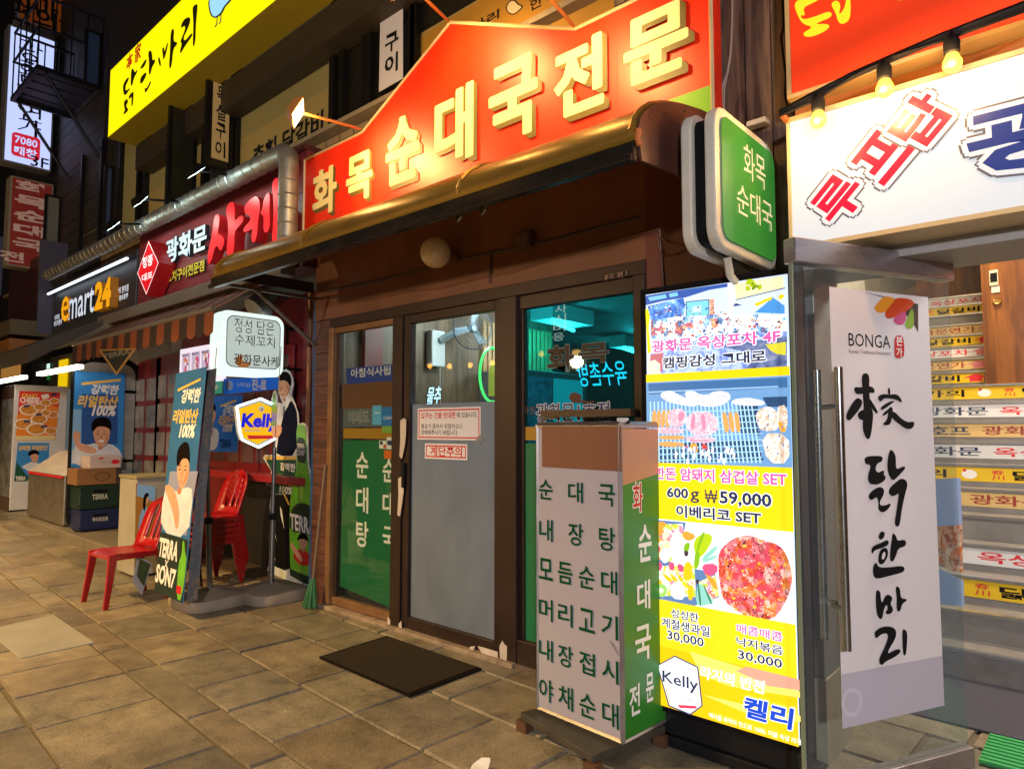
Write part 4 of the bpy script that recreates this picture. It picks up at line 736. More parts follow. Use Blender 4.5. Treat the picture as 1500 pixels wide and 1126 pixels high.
p.polys('picture', CROWD, [Z1([(90, 470), (700, 430), (1370, 430), (1385, 600), (700, 640), (260, 690), (95, 700)])])
p.polys('picture', texmat('canopy_picture', ['22386e', '3a64b4', '6aa4e0', 'b8dcf4'], 14, LE, 'noise', .3), [Z1([(60, 350), (400, 270), (420, 340), (400, 440), (90, 480)])])
p.polys('picture', texmat('floor_picture', ['3a4a86', '6a80c4', 'a8bce8', '55649c'], 12, LE, 'noise', .3), [Z1([(95, 800), (700, 620), (1390, 590), (1390, 935), (62, 1000)])]); p.polys('picture', texmat('floor_shade_picture', ['2c3450', '4b5a86', '6a7494', '8a90a8'], 16, LE, 'noise', .3), [Z1([(700, 720), (1390, 640), (1390, 935), (1000, 960), (1060, 800)])]); p.polys('picture', E('c06c78'), [Z1([(88, 810), (210, 790), (200, 975), (75, 985)])]); p.polys('picture', E('d8cc3a'), [Z1([(1185, 715), (1380, 690), (1380, 815), (1300, 808), (1230, 770)])]); p.polys('picture', E('f0dcc8'), [Z1([(60, 880), (130, 860), (180, 900), (180, 995), (62, 1000)])])
for c in ('2f4a8c', 'eef2fa', '9a8a7a', '5a8ac8', 'd0a060', '30363e', 'ffffff', 'c8503a'):
    p.polys('picture', E(c), [Z1([(x, y), (x + a, y - a * .15), (x + a * .8, y + b), (x - 2, y + b * .8)]) for x, y, a, b in [(rr.uniform(90, 1330), rr.uniform(470, 640), rr.uniform(8, 34), rr.uniform(6, 26)) for _ in range(16)] + [(rr.uniform(90, 800), rr.uniform(330, 440), rr.uniform(6, 22), rr.uniform(5, 16)) for _ in range(7)]])
PK = E('e85fae', 1.05); NV = E('2c3658', .9); WH = E('ffffff', 1.3)
def led_txt(m, s, L, R, T, B, bd=.03, ed=.05): p.outlined('lettering', m, WH, s, L, R, T, B, bold=bd, edge=ed)
led_txt(PK, '광화문 옥상포차 4F', (955.5, 507), (1144, 493), (1100, 485.5), (960, 517)); led_txt(NV, '캠핑감성 그대로', (971.5, 528), (1123, 520), (1116, 512.5), (975, 540))
band('stripe', 'f6cf10', 548.5, 560)
band('picture', '6f9ccb', 560.2, 677)
G3 = lambda pts: crop(3.885, 930, 390, pts)
p.polys('picture', E('3f6c9e'), [G3([(80, 668), (870, 632), (872, 690), (84, 730)])]); p.polys('picture', E('8fb6dc'), [G3([(84, 712), (820, 680), (820, 690), (84, 722)])])
p.polys('grate', E('2e4a70'), [G3([(88, 1000), (690, 980), (740, 1100), (95, 1120)]), G3([(590, 760), (700, 760), (720, 960), (610, 960)]), G3([(730, 745), (870, 740), (872, 800), (760, 800)])])
p.polys('grate', E('b6e2f4'), [G3([(90 + i * 22, 770), (97 + i * 22, 770), (99 + i * 24, 1118), (90 + i * 24, 1118)]) for i in range(27)]); p.polys('grate', E('a4d4ee'), [G3([(88, 830 + i * 34), (730, 812 + i * 34), (730, 818 + i * 34), (88, 837 + i * 34)]) for i in range(9)])
def rows_(c, qs, sm=1): p.polys('picture', E(c), [G3(q) for q in qs], smooth=sm)
def rowt(nm, cols, qs, sc_=40): p.polys('picture', texmat(nm, cols, sc_, .85, 'noise', .3), [G3(q) for q in qs], smooth=1)
rowt('foil_picture', ['8a98b4', 'd4dae6', 'f6f8fc', 'a8b4c8', 'e8ecf4', '9aa8c0'], [[(150, 720), (210, 705), (260, 735), (350, 770), (355, 800), (280, 790), (200, 775), (155, 750)], [(285, 715), (330, 705), (400, 740), (470, 705), (550, 720), (545, 765), (480, 800), (370, 795), (300, 760)], [(555, 760), (640, 745), (740, 765), (745, 790), (640, 795), (560, 785)]])
rows_('e9a45c', [[(105 + i * 27, 820), (128 + i * 27, 815), (130 + i * 27 - 8, 915), (100 + i * 27 - 4, 922)] for i in range(4)] + [[(498 + i * 34, 830), (525 + i * 34, 828), (545 + i * 32, 940), (515 + i * 34, 948)] for i in range(3)] + [[(140, 962), (290, 962), (290, 985), (142, 985)], [(140, 995), (285, 1000), (285, 1028), (145, 1025)]])
rowt('meat_picture', ['c46a8a', 'e8b4c4', 'f6e0e6', 'd88aa4', 'f0ccd6', 'b85878'], [[(195, 815), (300, 810), (290, 915), (190, 910)], [(300, 825), (470, 830), (480, 960), (300, 960)], [(115, 915), (285, 920), (280, 955), (120, 950)], [(295, 965), (460, 968), (455, 1005), (300, 1000)]])
rows_('d48aa6', [[(250, 830), (290, 830), (280, 880), (255, 885)], [(330, 840), (350, 838), (345, 930), (320, 925)], [(380, 840), (402, 842), (410, 920), (390, 940)], [(310, 985), (440, 990), (440, 997), (310, 992)]], 1)
rowt('grilled_picture', ['b89a8a', 'e8d8cc', 'f8f2ec', 'd8b490', 'c8a890', 'f0e4da'], [[(690, 830), (760, 790), (820, 830), (830, 930), (730, 940), (700, 900)], [(805, 800), (870, 785), (875, 930), (830, 950)], [(720, 950), (880, 950), (885, 1120), (760, 1120)]])
rows_('eda53a', [[(815, 870), (850, 900), (868, 940), (830, 945)], [(315, 1015), (340, 1005), (360, 1010), (365, 1060), (330, 1050)]]); rows_('d84a4a', [[(380, 1015), (400, 1005), (425, 1030), (400, 1050)], [(290, 1020), (310, 1020), (300, 1045)]])
p.polys('picture', E('f8fafc'), [G3([(x, y), (x + 12, y + 4), (x + 8, y + 40), (x - 5, y + 30)]) for x, y in [(rr.uniform(220, 600), rr.uniform(1020, 1090)) for _ in range(22)]]); p.polys('picture', E('7a8ab0'), [G3([(x, y), (x + 8, y + 2), (x + 5, y + 20), (x - 3, y + 16)]) for x, y in [(rr.uniform(220, 600), rr.uniform(1010, 1090)) for _ in range(26)] + [(rr.uniform(700, 860), rr.uniform(820, 1080)) for _ in range(14)]])
band('panel', 'f7d316', 677, 758.5)
led_txt(PK, '한돈 암돼지 삼겹살 SET', (960, 692), (1154, 705), (967, 683.4), (967, 701.6)); led_txt(NV, '600', (978.6, 722), (1010, 724), (983, 713), (983, 728)); p.text('lettering', NV, 'g', (1013, 728), (1026, 729), (1019, 719), (1019, 736), bold=.01); led_txt(NV, '59,000', (1056, 728), (1132, 733), (1062, 718.5), (1085, 742)); p.text('lettering', NV, '₩', (1034, 726), (1053, 728), (1043, 717), (1043, 736)); led_txt(NV, '이베리코 SET', (992.5, 746), (1117, 758), (998, 739), (998, 756.5))
band('picture', 'eef0f6', 758.7, 875)
G4 = lambda pts: crop(4.692, 930, 660, pts)
def r4(c, qs, sm=1, part='picture'): p.polys(part, E(c), [G4(q) for q in qs], smooth=sm)
r4('5f7fae', [[(130, 470), (360, 490), (340, 600), (250, 780), (560, 830), (590, 1000), (420, 1060), (140, 1005)]], 0)
p.polys('picture', texmat('fruit_picture', ['f2a03c', 'fbe9c8', 'e2547e', 'ffffff', 'f4c41c', '8fb83a', 'f6f0e0', 'd8643a', '5f7fae'], 26, LE, 'cell', .3), [G4([(140, 500), (340, 500), (350, 600), (260, 760), (150, 740)]), G4([(140, 790), (420, 780), (430, 1000), (160, 990)]), G4([(440, 900), (560, 850), (590, 990), (480, 1040)])])
r4('f2a03c', [[(150, 490), (215, 480), (225, 520), (170, 540)], [(140, 540), (180, 520), (215, 540), (190, 580), (145, 575)], [(132, 590), (180, 585), (185, 630), (135, 640)], [(480, 820), (560, 880), (590, 960), (540, 930)], [(345, 540), (440, 580), (390, 620), (340, 600)]])
r4('e2547e', [[(132, 650), (180, 640), (190, 690), (150, 715)], [(150, 770), (195, 755), (200, 810), (165, 830)], [(240, 765), (280, 760), (285, 815), (250, 820)], [(300, 770), (345, 780), (350, 830), (310, 825)], [(462, 775), (578, 770), (578, 840), (500, 860)]])
r4('fafafa', [[(285, 535), (330, 560), (345, 640), (330, 740), (260, 740), (245, 640)], [(180, 690), (235, 650), (260, 720), (220, 780), (180, 730)], [(250, 905), (350, 900), (360, 1020), (260, 1010)]]); r4('f0e2c0', [[(200, 560), (250, 535), (240, 600), (200, 610)], [(200, 610), (245, 610), (240, 640), (195, 650)]])
r4('f4c41c', [[(190 + i * 50, 830 - i * 6), (235 + i * 40, 850), (275 + i * 40, 890), (240 + i * 40, 900)] for i in range(3)] + [[(145, 850), (195, 890), (205, 915), (160, 905)], [(375, 920), (415, 915), (410, 1020), (375, 1020)], [(350, 760), (400, 760), (410, 880), (340, 890)]])
r4('b6cf1e', [[(410, 640), (440, 580), (520, 560), (550, 600), (500, 690), (450, 740), (425, 700)]]); r4('86b81c', [[(425, 680), (460, 690), (450, 800), (415, 810)], [(470, 560), (500, 550), (440, 700), (430, 680)], [(345, 640), (390, 620), (385, 680), (350, 720)]])
r4('8fd0c0', [[(440, 900), (480, 920), (560, 1040), (520, 1050), (470, 1060), (430, 1050)], [(470, 730), (575, 640), (575, 680), (480, 760)], [(470, 755), (575, 705), (575, 730), (490, 765)]]); r4('3f7a5a', [[(440, 905), (452, 905), (470, 1060), (455, 1060)], [(480, 920), (490, 920), (545, 1045), (530, 1048)]])
r4('9fd06a', [[(150, 920), (210, 905), (240, 950), (215, 1005), (160, 990)]]); r4('e8f4d0', [[(175, 940), (205, 935), (210, 970), (180, 975)]]); r4('4a3a44', [[(350, 680), (380, 685), (378, 720), (352, 722)], [(430, 875), (455, 885), (450, 915), (428, 905)]])
stew = [(590, 690), (640, 630), (720, 585), (800, 572), (890, 610), (1000, 640), (1060, 720), (1095, 860), (1080, 960), (1020, 1080), (960, 1150), (820, 1170), (700, 1080), (610, 1020), (590, 880), (582, 770)]
STEW = texmat('stew_picture', ['4a1420', 'b02840', 'd85068', 'c03a30', 'e08a3a', 'f2c8c0', '9c2038', 'e88a94', 'd05524', '6a2030'], 30, .72, 'cell', .3)
p.poly('picture', STEW, G4(stew), smooth=1)
for c, n, s in (('f2b83c', 16, 16), ('ffffff', 45, 5), ('5a2a3a', 22, 9), ('e8564a', 14, 18)):
    qs = []
    while len(qs) < n:
        a, r = rr.uniform(0, 6.28), math.sqrt(rr.random()); x, y = 838 + 245 * r * math.cos(a), 865 + 285 * r * math.sin(a); qs.append(blob(x, y, s * rr.uniform(.5, 1.1), 7))
    r4(c, qs, 0)
band('panel', 'f9d51c', 875, 943); band('panel', 'f8c410', 943, 1029.6)
Z5 = lambda pts: crop(4.577, 930, 880, pts)
p.polys('stripe', E('fbe36a'), [Z5(q) for q in ([(380, 330), (700, 430), (1125, 600), (1125, 640), (640, 560), (450, 480)], [(470, 620), (900, 720), (1130, 760), (1130, 800), (800, 760)])]); p.polys('stripe', E('e8a088'), [Z5([(690, 460), (760, 430), (1122, 520), (1124, 590), (900, 560)])])
for m, s, L, R, T, B in ((NV, '싱싱한', (985.7, 896), (1026, 904), (990, 890), (990, 903)), (NV, '계절생과일', (972, 910.6), (1042.5, 923.7), (976, 902.5), (976, 917)), (NV, '30,000', (980.7, 929), (1034, 941), (985, 921.5), (985, 936.5)), (PK, '매콤매콤', (1082, 918), (1149, 930), (1086, 911.7), (1086, 925)), (NV, '낙지볶음', (1082, 937), (1150, 950), (1086, 930.5), (1086, 943.5)), (NV, '30,000', (1084.5, 955), (1149, 969.6), (1088, 949.5), (1088, 964.5))): led_txt(m, s, L, R, T, B, .018)
p.poly('badge', E('3a4670', .8), Z5([(165, 420), (285, 355), (442, 430), (472, 690), (390, 752), (243, 692)])); p.poly('badge', E('f6f6fa'), Z5([(173, 424), (285, 364), (434, 435), (463, 686), (388, 742), (250, 686)])); p.poly('badge', E('d8c49a'), Z5([(182, 432), (196, 470), (262, 672), (250, 670)]))
p.text('lettering', NV, 'Kelly', *[Z5([a])[0] for a in ((203, 520), (442, 560), (240, 462), (380, 600))], bold=.012); p.text('lettering', E('8a9ac0'), 'ALL MALT BEER', *[Z5([a])[0] for a in ((290, 630), (410, 650), (320, 622), (330, 652))]); p.poly('badge', E('d8405a'), Z5([(302, 682), (430, 690), (432, 708), (320, 704)]))
p.text('lettering', WH, '라거의 반전', *[Z5([a])[0] for a in ((455, 470), (885, 580), (480, 425), (480, 510))], bold=.03, shear=.1); p.outlined('lettering', E('1f4fd8', .9), WH, '켈리', *[Z5([a])[0] for a in ((745, 690), (1075, 770), (770, 625), (850, 790))], bold=.035, edge=.04, shear=.15)
p.text('lettering', WH, '맥아를 최적의 맛으로 100%. 더블 숙성 라거', *[Z5([a])[0] for a in ((515, 755), (1128, 935), (525, 735), (525, 770))], bold=.01)
p.done()

# ------------------------------------------------------------------ standing menu box
mbx = thing('menu_box', 'standing white menu box with green dish names and a brown patch on top', 'menu stand', (-1.9, -.5, 0))
BLc, BRc = onZ(785, 1036, .1), onZ(913, 1089, .1); rdir = (BRc - BLc).normalized(); ndir = Vector((rdir.y, -rdir.x, 0)); 
p = Panel(BLc, rdir, mbx, step=.0006); W = (BRc - BLc).length; Ht = (p.uv(790, 618)[1] + p.uv(915, 626)[1]) / 2; D = .36
MENUW = mat('menu_white', 'a49da4', .4, var=.05, scale=2); PATCH = mat('brown_patch', '7a4a33', .5, var=.06); ALU = mat('alu_edge', '9c948d', .35, .8, var=.2)
bb = lambda o, q: p.at(o, q, 0)
MB().prism([p.at(.012, .012, -.004), p.at(W - .012, .012, -.004), p.at(W - .012, Ht - .012, -.004), p.at(.012, Ht - .012, -.004)], -p.n * .02).build('front_sheet', MENUW, mbx)
edge = MB()
def bar(a, b, t=.02):
    d = (b - a).normalized(); edge.tube([a, b], t * .7, 4)
cs = [p.at(a, 0, -o) for a, o in ((.01, .01), (W - .01, .01), (W - .01, D - .01), (.01, D - .01))]; up = p.u * Ht
for i in range(4): bar(cs[i], cs[i] + up); bar(cs[i], cs[(i + 1) % 4]); bar(cs[i] + up, cs[(i + 1) % 4] + up)
edge.build('edge_frame', ALU, mbx)
MB().prism([p.at(a, Ht, -o) for a, o in ((.0, .0), (W, .0), (W, D), (0, D))], -p.u * .015).build('top_lid', ALU, mbx)
MB().prism([p.at(.008, .012, -.02), p.at(.008, Ht - .02, -.02), p.at(.008, Ht - .02, -D + .01), p.at(.008, .012, -D + .01)], p.r * .01).build('side_sheet', MENUW, mbx)
p.k = 4; p.rect('patch', PATCH, (794, 624), (911, 690))
g = mat('menu_green_letter', '0b4522', .85, spec=.08)
def vrow(ya, yb): return p.uv(806, ya)[1], p.uv(806, yb)[1]
for s, ya, yb in (('순대국', 703, 732), ('내장탕', 761, 793), ('모듬순대', 819, 850), ('머리고기', 878, 910), ('내장접시', 938, 969), ('야채순대', 996, 1029)):
    v1, v0 = vrow(ya, yb); n = len(s); cs_ = (.135, .5, .85) if n == 3 else (.13, .37, .62, .87); h = (v1 - v0) / 2; c = (v1 + v0) / 2
    for ch, q in zip(s, cs_): p.textbox('lettering', g, ch, q * W - .046, q * W + .046, c - h, c + h, bold=.014, jit=.0008, l=.0006)
p.poly('scuff', mat('scuff_grey', '857c78', .6), crop(3.937, 740, 840, [(597, 375), (625, 405), (655, 465), (650, 470), (620, 420)])); p.done()
q = Panel(BRc - p.n * .012, -p.n, mbx, step=.0006); SG = mat('side_green', '2c7a26', .4, var=.05)
q.slab('side_sheet', SG, [(0, .012), (D - .02, .012), (D - .02, Ht - .02), (0, Ht - .02)], .012); q.polyuv('patch', mat('side_peach_patch', 'b9835f', .5), [(0, Ht - .27), (D - .02, Ht - .22), (D - .02, Ht - .02), (0, Ht - .02)])
q.outlined('lettering', REDPRINT, WHITE, '화', (927, 730), (941, 728), (934, 707), (934, 750), bold=.02, edge=.03)
for ch, bx in (('순', (935, 954, 768, 822)), ('대', (933, 952, 850, 893)), ('국', (930, 953, 915, 967)), ('전', (921.6, 937, 1002, 1047)), ('문', (945.7, 957, 985, 1027))):
    q.text('lettering', WHITE, ch, (bx[0], (bx[2] + bx[3]) / 2), (bx[1], (bx[2] + bx[3]) / 2), ((bx[0] + bx[1]) / 2, bx[2]), ((bx[0] + bx[1]) / 2, bx[3]), bold=.02)
q.done()
bs = MB(); c4 = [onZ(u, v, .085) for u, v in ((762, 1042), (868, 1106), (975, 1062), (905, 1010))]; bs.prism(c4, (0, 0, -.035)); bs.build('base_board', mat('dark_base_board', '3f3a30', .5, var=.3, scale=8), mbx, bevel=.005)
for c in c4: MB().box((c.x * .94 - 1.84 * .06 - .03, c.y * .94 - .5 * .06 - .03, 0), (c.x * .94 - 1.84 * .06 + .03, c.y * .94 - .5 * .06 + .03, .05)).build('foot', mat('rusty_wood', '5a3a22', .7, var=.3), mbx)
ob = MB().box(p.at(W * .72, Ht + .001, -.06), p.at(W * .9, Ht + .01, -.02)); single(MB().tube([p.at(W * .45, Ht + .02, -.1), p.at(W * .7, Ht + .025, -.12), p.at(W * .95, Ht + .015, -.08), p.at(W * 1.02, Ht + .01, -.05)], .007, 5), 'lamp_cord', BLACK, 'black cord lying across the top of the standing menu box', 'cord', smooth=True)
single(MB().box(p.at(W * .93, Ht + .008, -.07), p.at(W * 1.0, Ht + .03, -.02)), 'cord_plug', mat('pale_plug', 'c5c2bd', .4), 'pale plug end resting on the right corner of the menu box', 'plug', bevel=.004)
wb = MB().box((-2.55, -.06, 1.515), (-1.93, -.02, 1.555)); single(wb, 'wooden_bar', mat('bar_wood', '4d3520', .5, var=.2), 'dark wooden bar fixed across the teal window behind the menu box', 'bar')
# mat, broom, tissue
MATM = mat('rubber_mat', '1b1611', 1.0, spec=.05, var=.2, scale=30)
mt = thing('door_mat', 'dark ribbed rubber mat before the sliding door', 'mat', (-3.4, -.43, 0)); m0 = [onZ(u, v, .012) for u, v in ((467, 961), (567, 930), (706, 978), (600, 1018))]; MB().prism(m0, (0, 0, -.012)).build('base', MATM, mt, bevel=.003)
rb = MB(); a, b, c, d = m0
for i in range(1, 34):
    t = i / 34; e0, e1 = a.lerp(b, t), d.lerp(c, t); w_ = (b - a) * .009; ins = (e1 - e0) * .03; e0, e1 = e0 + ins, e1 - ins; rb.add([e0 - w_ + Vector((0, 0, .0005)), e1 - w_ + Vector((0, 0, .0005)), e1 + w_ + Vector((0, 0, .0005)), e0 + w_ + Vector((0, 0, .0005)), e0 + Vector((0, 0, .006)), e1 + Vector((0, 0, .006))], [(0, 1, 5, 4), (3, 4, 5, 2), (0, 4, 3), (1, 2, 5)])
rb.build('rib', mat('rubber_rib', '2a231b', .9, spec=.1), mt)
br = thing('broom', 'green bristled broom leaning beside the left shop window', 'broom', (-4.88, -.12, 0)); MB().tube([(-4.9, -.1, .22), (-4.86, -.03, 1.15)], .011, 8).build('handle', mat('broom_stick', '6f5c46', .5), br, smooth=True)
bb_ = MB()
for k in range(90):
    a = rr.uniform(0, 6.28); r = math.sqrt(rr.random()); x, y = r * math.cos(a), r * math.sin(a); bb_.tube([(-4.9 + x * .02, -.1 + y * .02, .24), (-4.905 + x * .05, -.11 + y * .04, .12), (-4.91 + x * .08 + rr.uniform(-.01, .01), -.12 + y * .05, rr.uniform(.0, .03))], .0035, 4)
bb_.build('bristle_head', mat('broom_green', '2f6a3a', .7, var=.3), br)
tp = onZ(700, 1124, .02); single(MB().prism([tp + Vector(d) for d in ((-.05, 0, -.02), (.0, -.04, -.02), (.05, .0, -.01), (.03, .04, .02), (-.02, .03, .01))], (0.005, .01, .02)), 'crumpled_tissue', mat('tissue_white', 'd5d0cc', .8), 'crumpled white tissue on the paving in front of the menu box', 'tissue', bevel=.008)

# ------------------------------------------------------------------ skewer bar next door
MAROON = wood('maroon_plank', '6d2a32', '86363d', 2.5, .45, (.5, 6, 7), bump=.1); REDPAINT = wood('red_siding', '6e1f22', '8c2a2a', 2.5, .45, (.6, 6, 7)); DARKRED = mat('dark_red_paint', '6e1a20', .4, var=.2, scale=5)
BY = .45
bar_ = thing('skewer_bar', 'dark red bar front with paned door and maroon signboard between convenience store and restaurant', 'shopfront', (-7, .2, 0))
bx0 = onY(203, 400, -.1).x; bz0 = onY(203, 456, -.1).z; bz1 = onY(210, 340, -.1).z
MB().box((bx0, BY, 0), (-5.0, BY + .2, bz0)).build('wall', DARKRED, bar_)
sd = MB(); z = 0
while z < 2.8: sd.box((-6.0, BY - .02, z), (-5.12, BY - .001, z + .145)); z += .15
sd.build('siding', REDPAINT, bar_)
sb = MB(); z = bz0
while z < bz1 - .02: sb.box((bx0, -.1 + rnd.random() * .004, z), (-5.115, BY, min(z + .2, bz1))); z += .205
sb.build('signboard', MAROON, bar_); MB().box((bx0 - .01, -.13, bz1), (-5.11, BY, bz1 + .05)).box((bx0 - .01, -.13, bz0 - .05), (-5.11, BY, bz0 - .001)).build('cornice', mat('dark_maroon', '4a2026', .5, var=.2), bar_)
p = wallpanel(BY - .025, bar_)
def paned_door(u0, u1, yt, yb):
    a = onY(u0, yt, BY - .03); b = onY(u1, yb, BY - .03); W, H = b.x - a.x, a.z
    d = MB().box((a.x, BY - .06, 0), (b.x, BY - .021, a.z)).build('door', DARKRED, bar_, bevel=.004); PG = mat('bar_pane', '7e7a78', .12, var=.5, scale=3)
    for r in range(5):
        for c in range(2):
            x0 = a.x + W * (.14 + .4 * c); z0 = .35 + r * (H - .55) / 5
            MB().box((x0, BY - .07, z0), (x0 + W * .32, BY - .062, z0 + (H - .55) / 5 - .07)).build('pane', PG, d)
paned_door(200, 232, 530, 760); paned_door(233, 262, 522, 770)
a, b = onY(300, 600, BY), onY(425, 660, BY)
wm = MB(); PG = mat('bar_window', '5a4246', .12, var=.5, scale=3)
wd = MB().box((a.x, BY - .045, 1.0), (b.x + .1, BY - .021, 2.3)).build('window', DARKRED, bar_, bevel=.004)
for i in range(6): 
    for j in range(2): x0 = a.x + .06 + i * (b.x - a.x) / 6; MB().box((x0, BY - .052, 1.08 + j * .6), (x0 + (b.x - a.x) / 6 - .05, BY - .046, 1.6 + j * .6)).build('pane', PG, wd)
MB().box((-7.6, .12, .93), (-5.5, BY - .021, 1.0)).build('counter', mat('red_counter', '8e2228', .35), bar_, bevel=.008)
MB().box((-7.6, BY - .03, 0), (-5.5, BY - .0205, .92)).build('kickboard', mat('black_kickboard', '120d0e', .6), bar_)
p.done()
# sign letters
sgl = thing('channel_letters', 'big red lit brush letters with small pale words on the maroon board', 'sign letters', (-7, -.1, bz0)); p = wallpanel(-.105, sgl, step=.001)
S4 = lambda pts: crop(5.632, 200, 240, pts); REDLIT = em('red_lit_letter', 'f0141e', .95); REDSIDE = mat('red_letter_side', 'a0141a', .4, emit=.12)
for q in ([(640, 440), (665, 410), (685, 430), (680, 500), (665, 580), (700, 590), (725, 620), (715, 680), (690, 725), (665, 670), (640, 700), (620, 790), (595, 830), (585, 800), (590, 720), (620, 600)],
          [(740, 370), (770, 315), (800, 320), (810, 380), (805, 480), (850, 430), (880, 430), (878, 480), (830, 530), (808, 560), (805, 700), (785, 765), (755, 765), (740, 720), (755, 600), (755, 480), (742, 420)],
          [(890, 350), (940, 290), (985, 265), (1010, 290), (1020, 350), (1000, 480), (995, 580), (975, 650), (950, 640), (945, 600), (960, 530), (920, 555), (885, 568), (880, 530), (930, 480), (945, 440), (915, 420), (890, 400)],
          [(1045, 300), (1085, 230), (1100, 260), (1095, 400), (1100, 500), (1085, 560), (1060, 570), (1045, 540), (1050, 430), (1030, 420), (1020, 400), (1040, 370)], [(1115, 180), (1140, 115), (1170, 120), (1185, 200), (1190, 660), (1130, 670), (1115, 630), (1130, 450), (1130, 300)]):
    fp = Panel((0, -.34, 0), (1, 0, 0), sgl); uv = chaikin([fp.uv(*c) for c in S4(q)], 2)
    MB().prism([fp.at(a, b, -.002) for a, b in uv], (0, .1, 0)).build('letter_side', REDSIDE, sgl); MB().prism([fp.at(a, b, 0) for a, b in uv], (0, .0015, 0)).build('lettering', REDLIT, sgl)
PALEL = em('pale_lit_letter', 'cfeaf0', .85); YELL = mat('yellow_wood_letter', 'd2c23c', .4, emit=.25)
def letters3(root, m, txt, L, R, T, B, Y, depth, bold=.02, part='lettering', side=None):
    q = Panel((0, Y, 0), (1, 0, 0), root); b = q.box4(L, R, T, B); vs, fs = glyphs(txt, bold); k = len(vs); mb = MB()
    f = [q.at(b[0] + (b[1] - b[0]) * x, b[2] + (b[3] - b[2]) * y, 0) for x, y in vs]
    from collections import Counter
    cnt = Counter(); dirs = {}
    for t in fs:
        for i in range(len(t)):
            e = (t[i], t[(i + 1) % len(t)]); cnt[frozenset(e)] += 1; dirs[frozenset(e)] = e
    sidesf = [(dirs[e][0], dirs[e][1], dirs[e][1] + k, dirs[e][0] + k) for e, c in cnt.items() if c == 1]
    MB().add(f, fs).build(part, m, root); MB().add(f + [v - q.n * depth for v in f], sidesf).build('letter_side', side or m, root)
DS = mat('dark_letter_side', '26262a', .5)
letters3(sgl, PALEL, '광화문', *S4([(240, 690), (578, 580), (540, 500), (290, 815)]), -.15, .045, .03, side=DS)
letters3(sgl, YELL, '꼬치구이전문점', *S4([(250, 935), (558, 850), (520, 800), (300, 972)]), -.125, .02, .025, side=DS)
p.done()
dm = thing('diamond_sign', 'red diamond shaped lit sign with white border at the left end of the maroon board', 'sign', (bx0, -.1, bz0)); p = wallpanel(-.30, dm, step=.001); RL2 = em('red_lit_face', 'e01420', .8)
dpt = [p.uv(*c) for c in S4([(100, 632), (185, 815), (80, 1085), (5, 905)])]; cx = sum(a for a, _ in dpt) / 4; cz = sum(b for _, b in dpt) / 4
p.slab('box', REDSIDE, dpt, .18); p.polyuv('border', em('white_lit', 'ffe6e6', 1.0), [(cx + (a - cx) * .97, cz + (b - cz) * .97) for a, b in dpt]); p.polyuv('face', RL2, [(cx + (a - cx) * .92, cz + (b - cz) * .92) for a, b in dpt])
p.text('lettering', em('white_lit', 'ffe6e6'), '정종', *S4([(50, 810), (135, 780), (110, 750), (70, 860)]), bold=.03); p.text('lettering', em('white_lit', 'ffe6e6'), '대포', *S4([(45, 940), (132, 910), (110, 890), (70, 965)]), bold=.03); p.done()
# duct
du = thing('vent_duct', 'long silver spiral duct along the maroon board, turning down beside the red sign', 'duct', (-7, -.2, bz1))
dY = -.3; pa = onY(70, 408, dY); pb = onY(405, 222, dY); zc = (pa.z + pb.z) / 2; xe = onY(422, 300, dY).x; r = .082
MB().tube([(pa.x, dY, zc), (xe - .22, dY, zc), (xe - .08, dY, zc + .0), (xe - .02, dY, zc - .04), (xe, dY, zc - .12), (xe, dY, 2.85)], r, 18).build('pipe', GALV, du, smooth=True)
sm = MB(); x = pa.x + .2
while x < xe - .3: sm.lathe((x, dY, zc), [(r, -.008), (r + .006, 0), (r, .008)], 18, 'x'); x += .16
z = 2.9
while z < zc - .2: sm.lathe((xe, dY, z), [(r, -.008), (r + .006, 0), (r, .008)], 18, 'z'); z += .12
sm.build('seam', GALV, du, smooth=True)
# picture lights on arms
COOL = em('cool_lamp_face', 'd8fff4', 10)
for (hu, hv), (au, av), lb in (((287, 253), (372, 262), 'right one of the three lamps on black arms over the maroon board'), ((206, 295), (300, 298), 'middle lamp on a black arm over the maroon board'), ((166, 331), (242, 329), 'left lamp on a black arm, above the diamond sign')):
    an = onY(au, av, -.11); hd = onX(hu, hv, an.x + .0); flood(an, hd, (an.x, -.1, 3.2), lb, 9, 'arm lamps over the maroon board', (.8, 1, .92), COOL, BLACK, .11, .012, 130)
# striped awning
aw = thing('striped_awning', 'striped brown and orange awning with scalloped edge over the bar door', 'awning', (-8, -.5, 2.4)); ay = -.62
aL, aR = onY(107, 505, ay), onY(313, 456, ay); n = 22; zt_ = aL.z * .5 + aR.z * .5; vh = (onY(246, 470, ay).z - onY(246, 503, ay).z)
ORG = mat('awning_orange', '743a1c', .8, var=.2); DBR = mat('awning_dark', '2a1a18', .8)
m1, m2 = MB(), MB()
for i in range(n):
    x0 = aL.x + (aR.x - aL.x) * i / n; x1 = aL.x + (aR.x - aL.x) * (i + 1) / n; q = [(x0, ay, zt_), (x1, ay, zt_)] + [(x1 + (x0 - x1) * t, ay - .004, zt_ - vh * (.86 + .14 * math.sin(math.pi * t))) for t in (0, .25, .5, .75, 1)]
    (m1 if i % 2 else m2).prism(q, (0, .004, 0)); (m1 if i % 2 else m2).add([(x0, ay, zt_ + .001), (x1, ay, zt_ + .001), (x1, -.15, zt_ + .32), (x0, -.15, zt_ + .32)], [(0, 1, 2, 3)])
m1.build('orange_cloth', ORG, aw); m2.build('dark_cloth', DBR, aw); MB().tube([(aL.x, ay, zt_ + .012), (aR.x, ay, zt_ + .012)], .022, 8).build('front_rail', mat('awning_rail', '8d857c', .4, .5), aw)
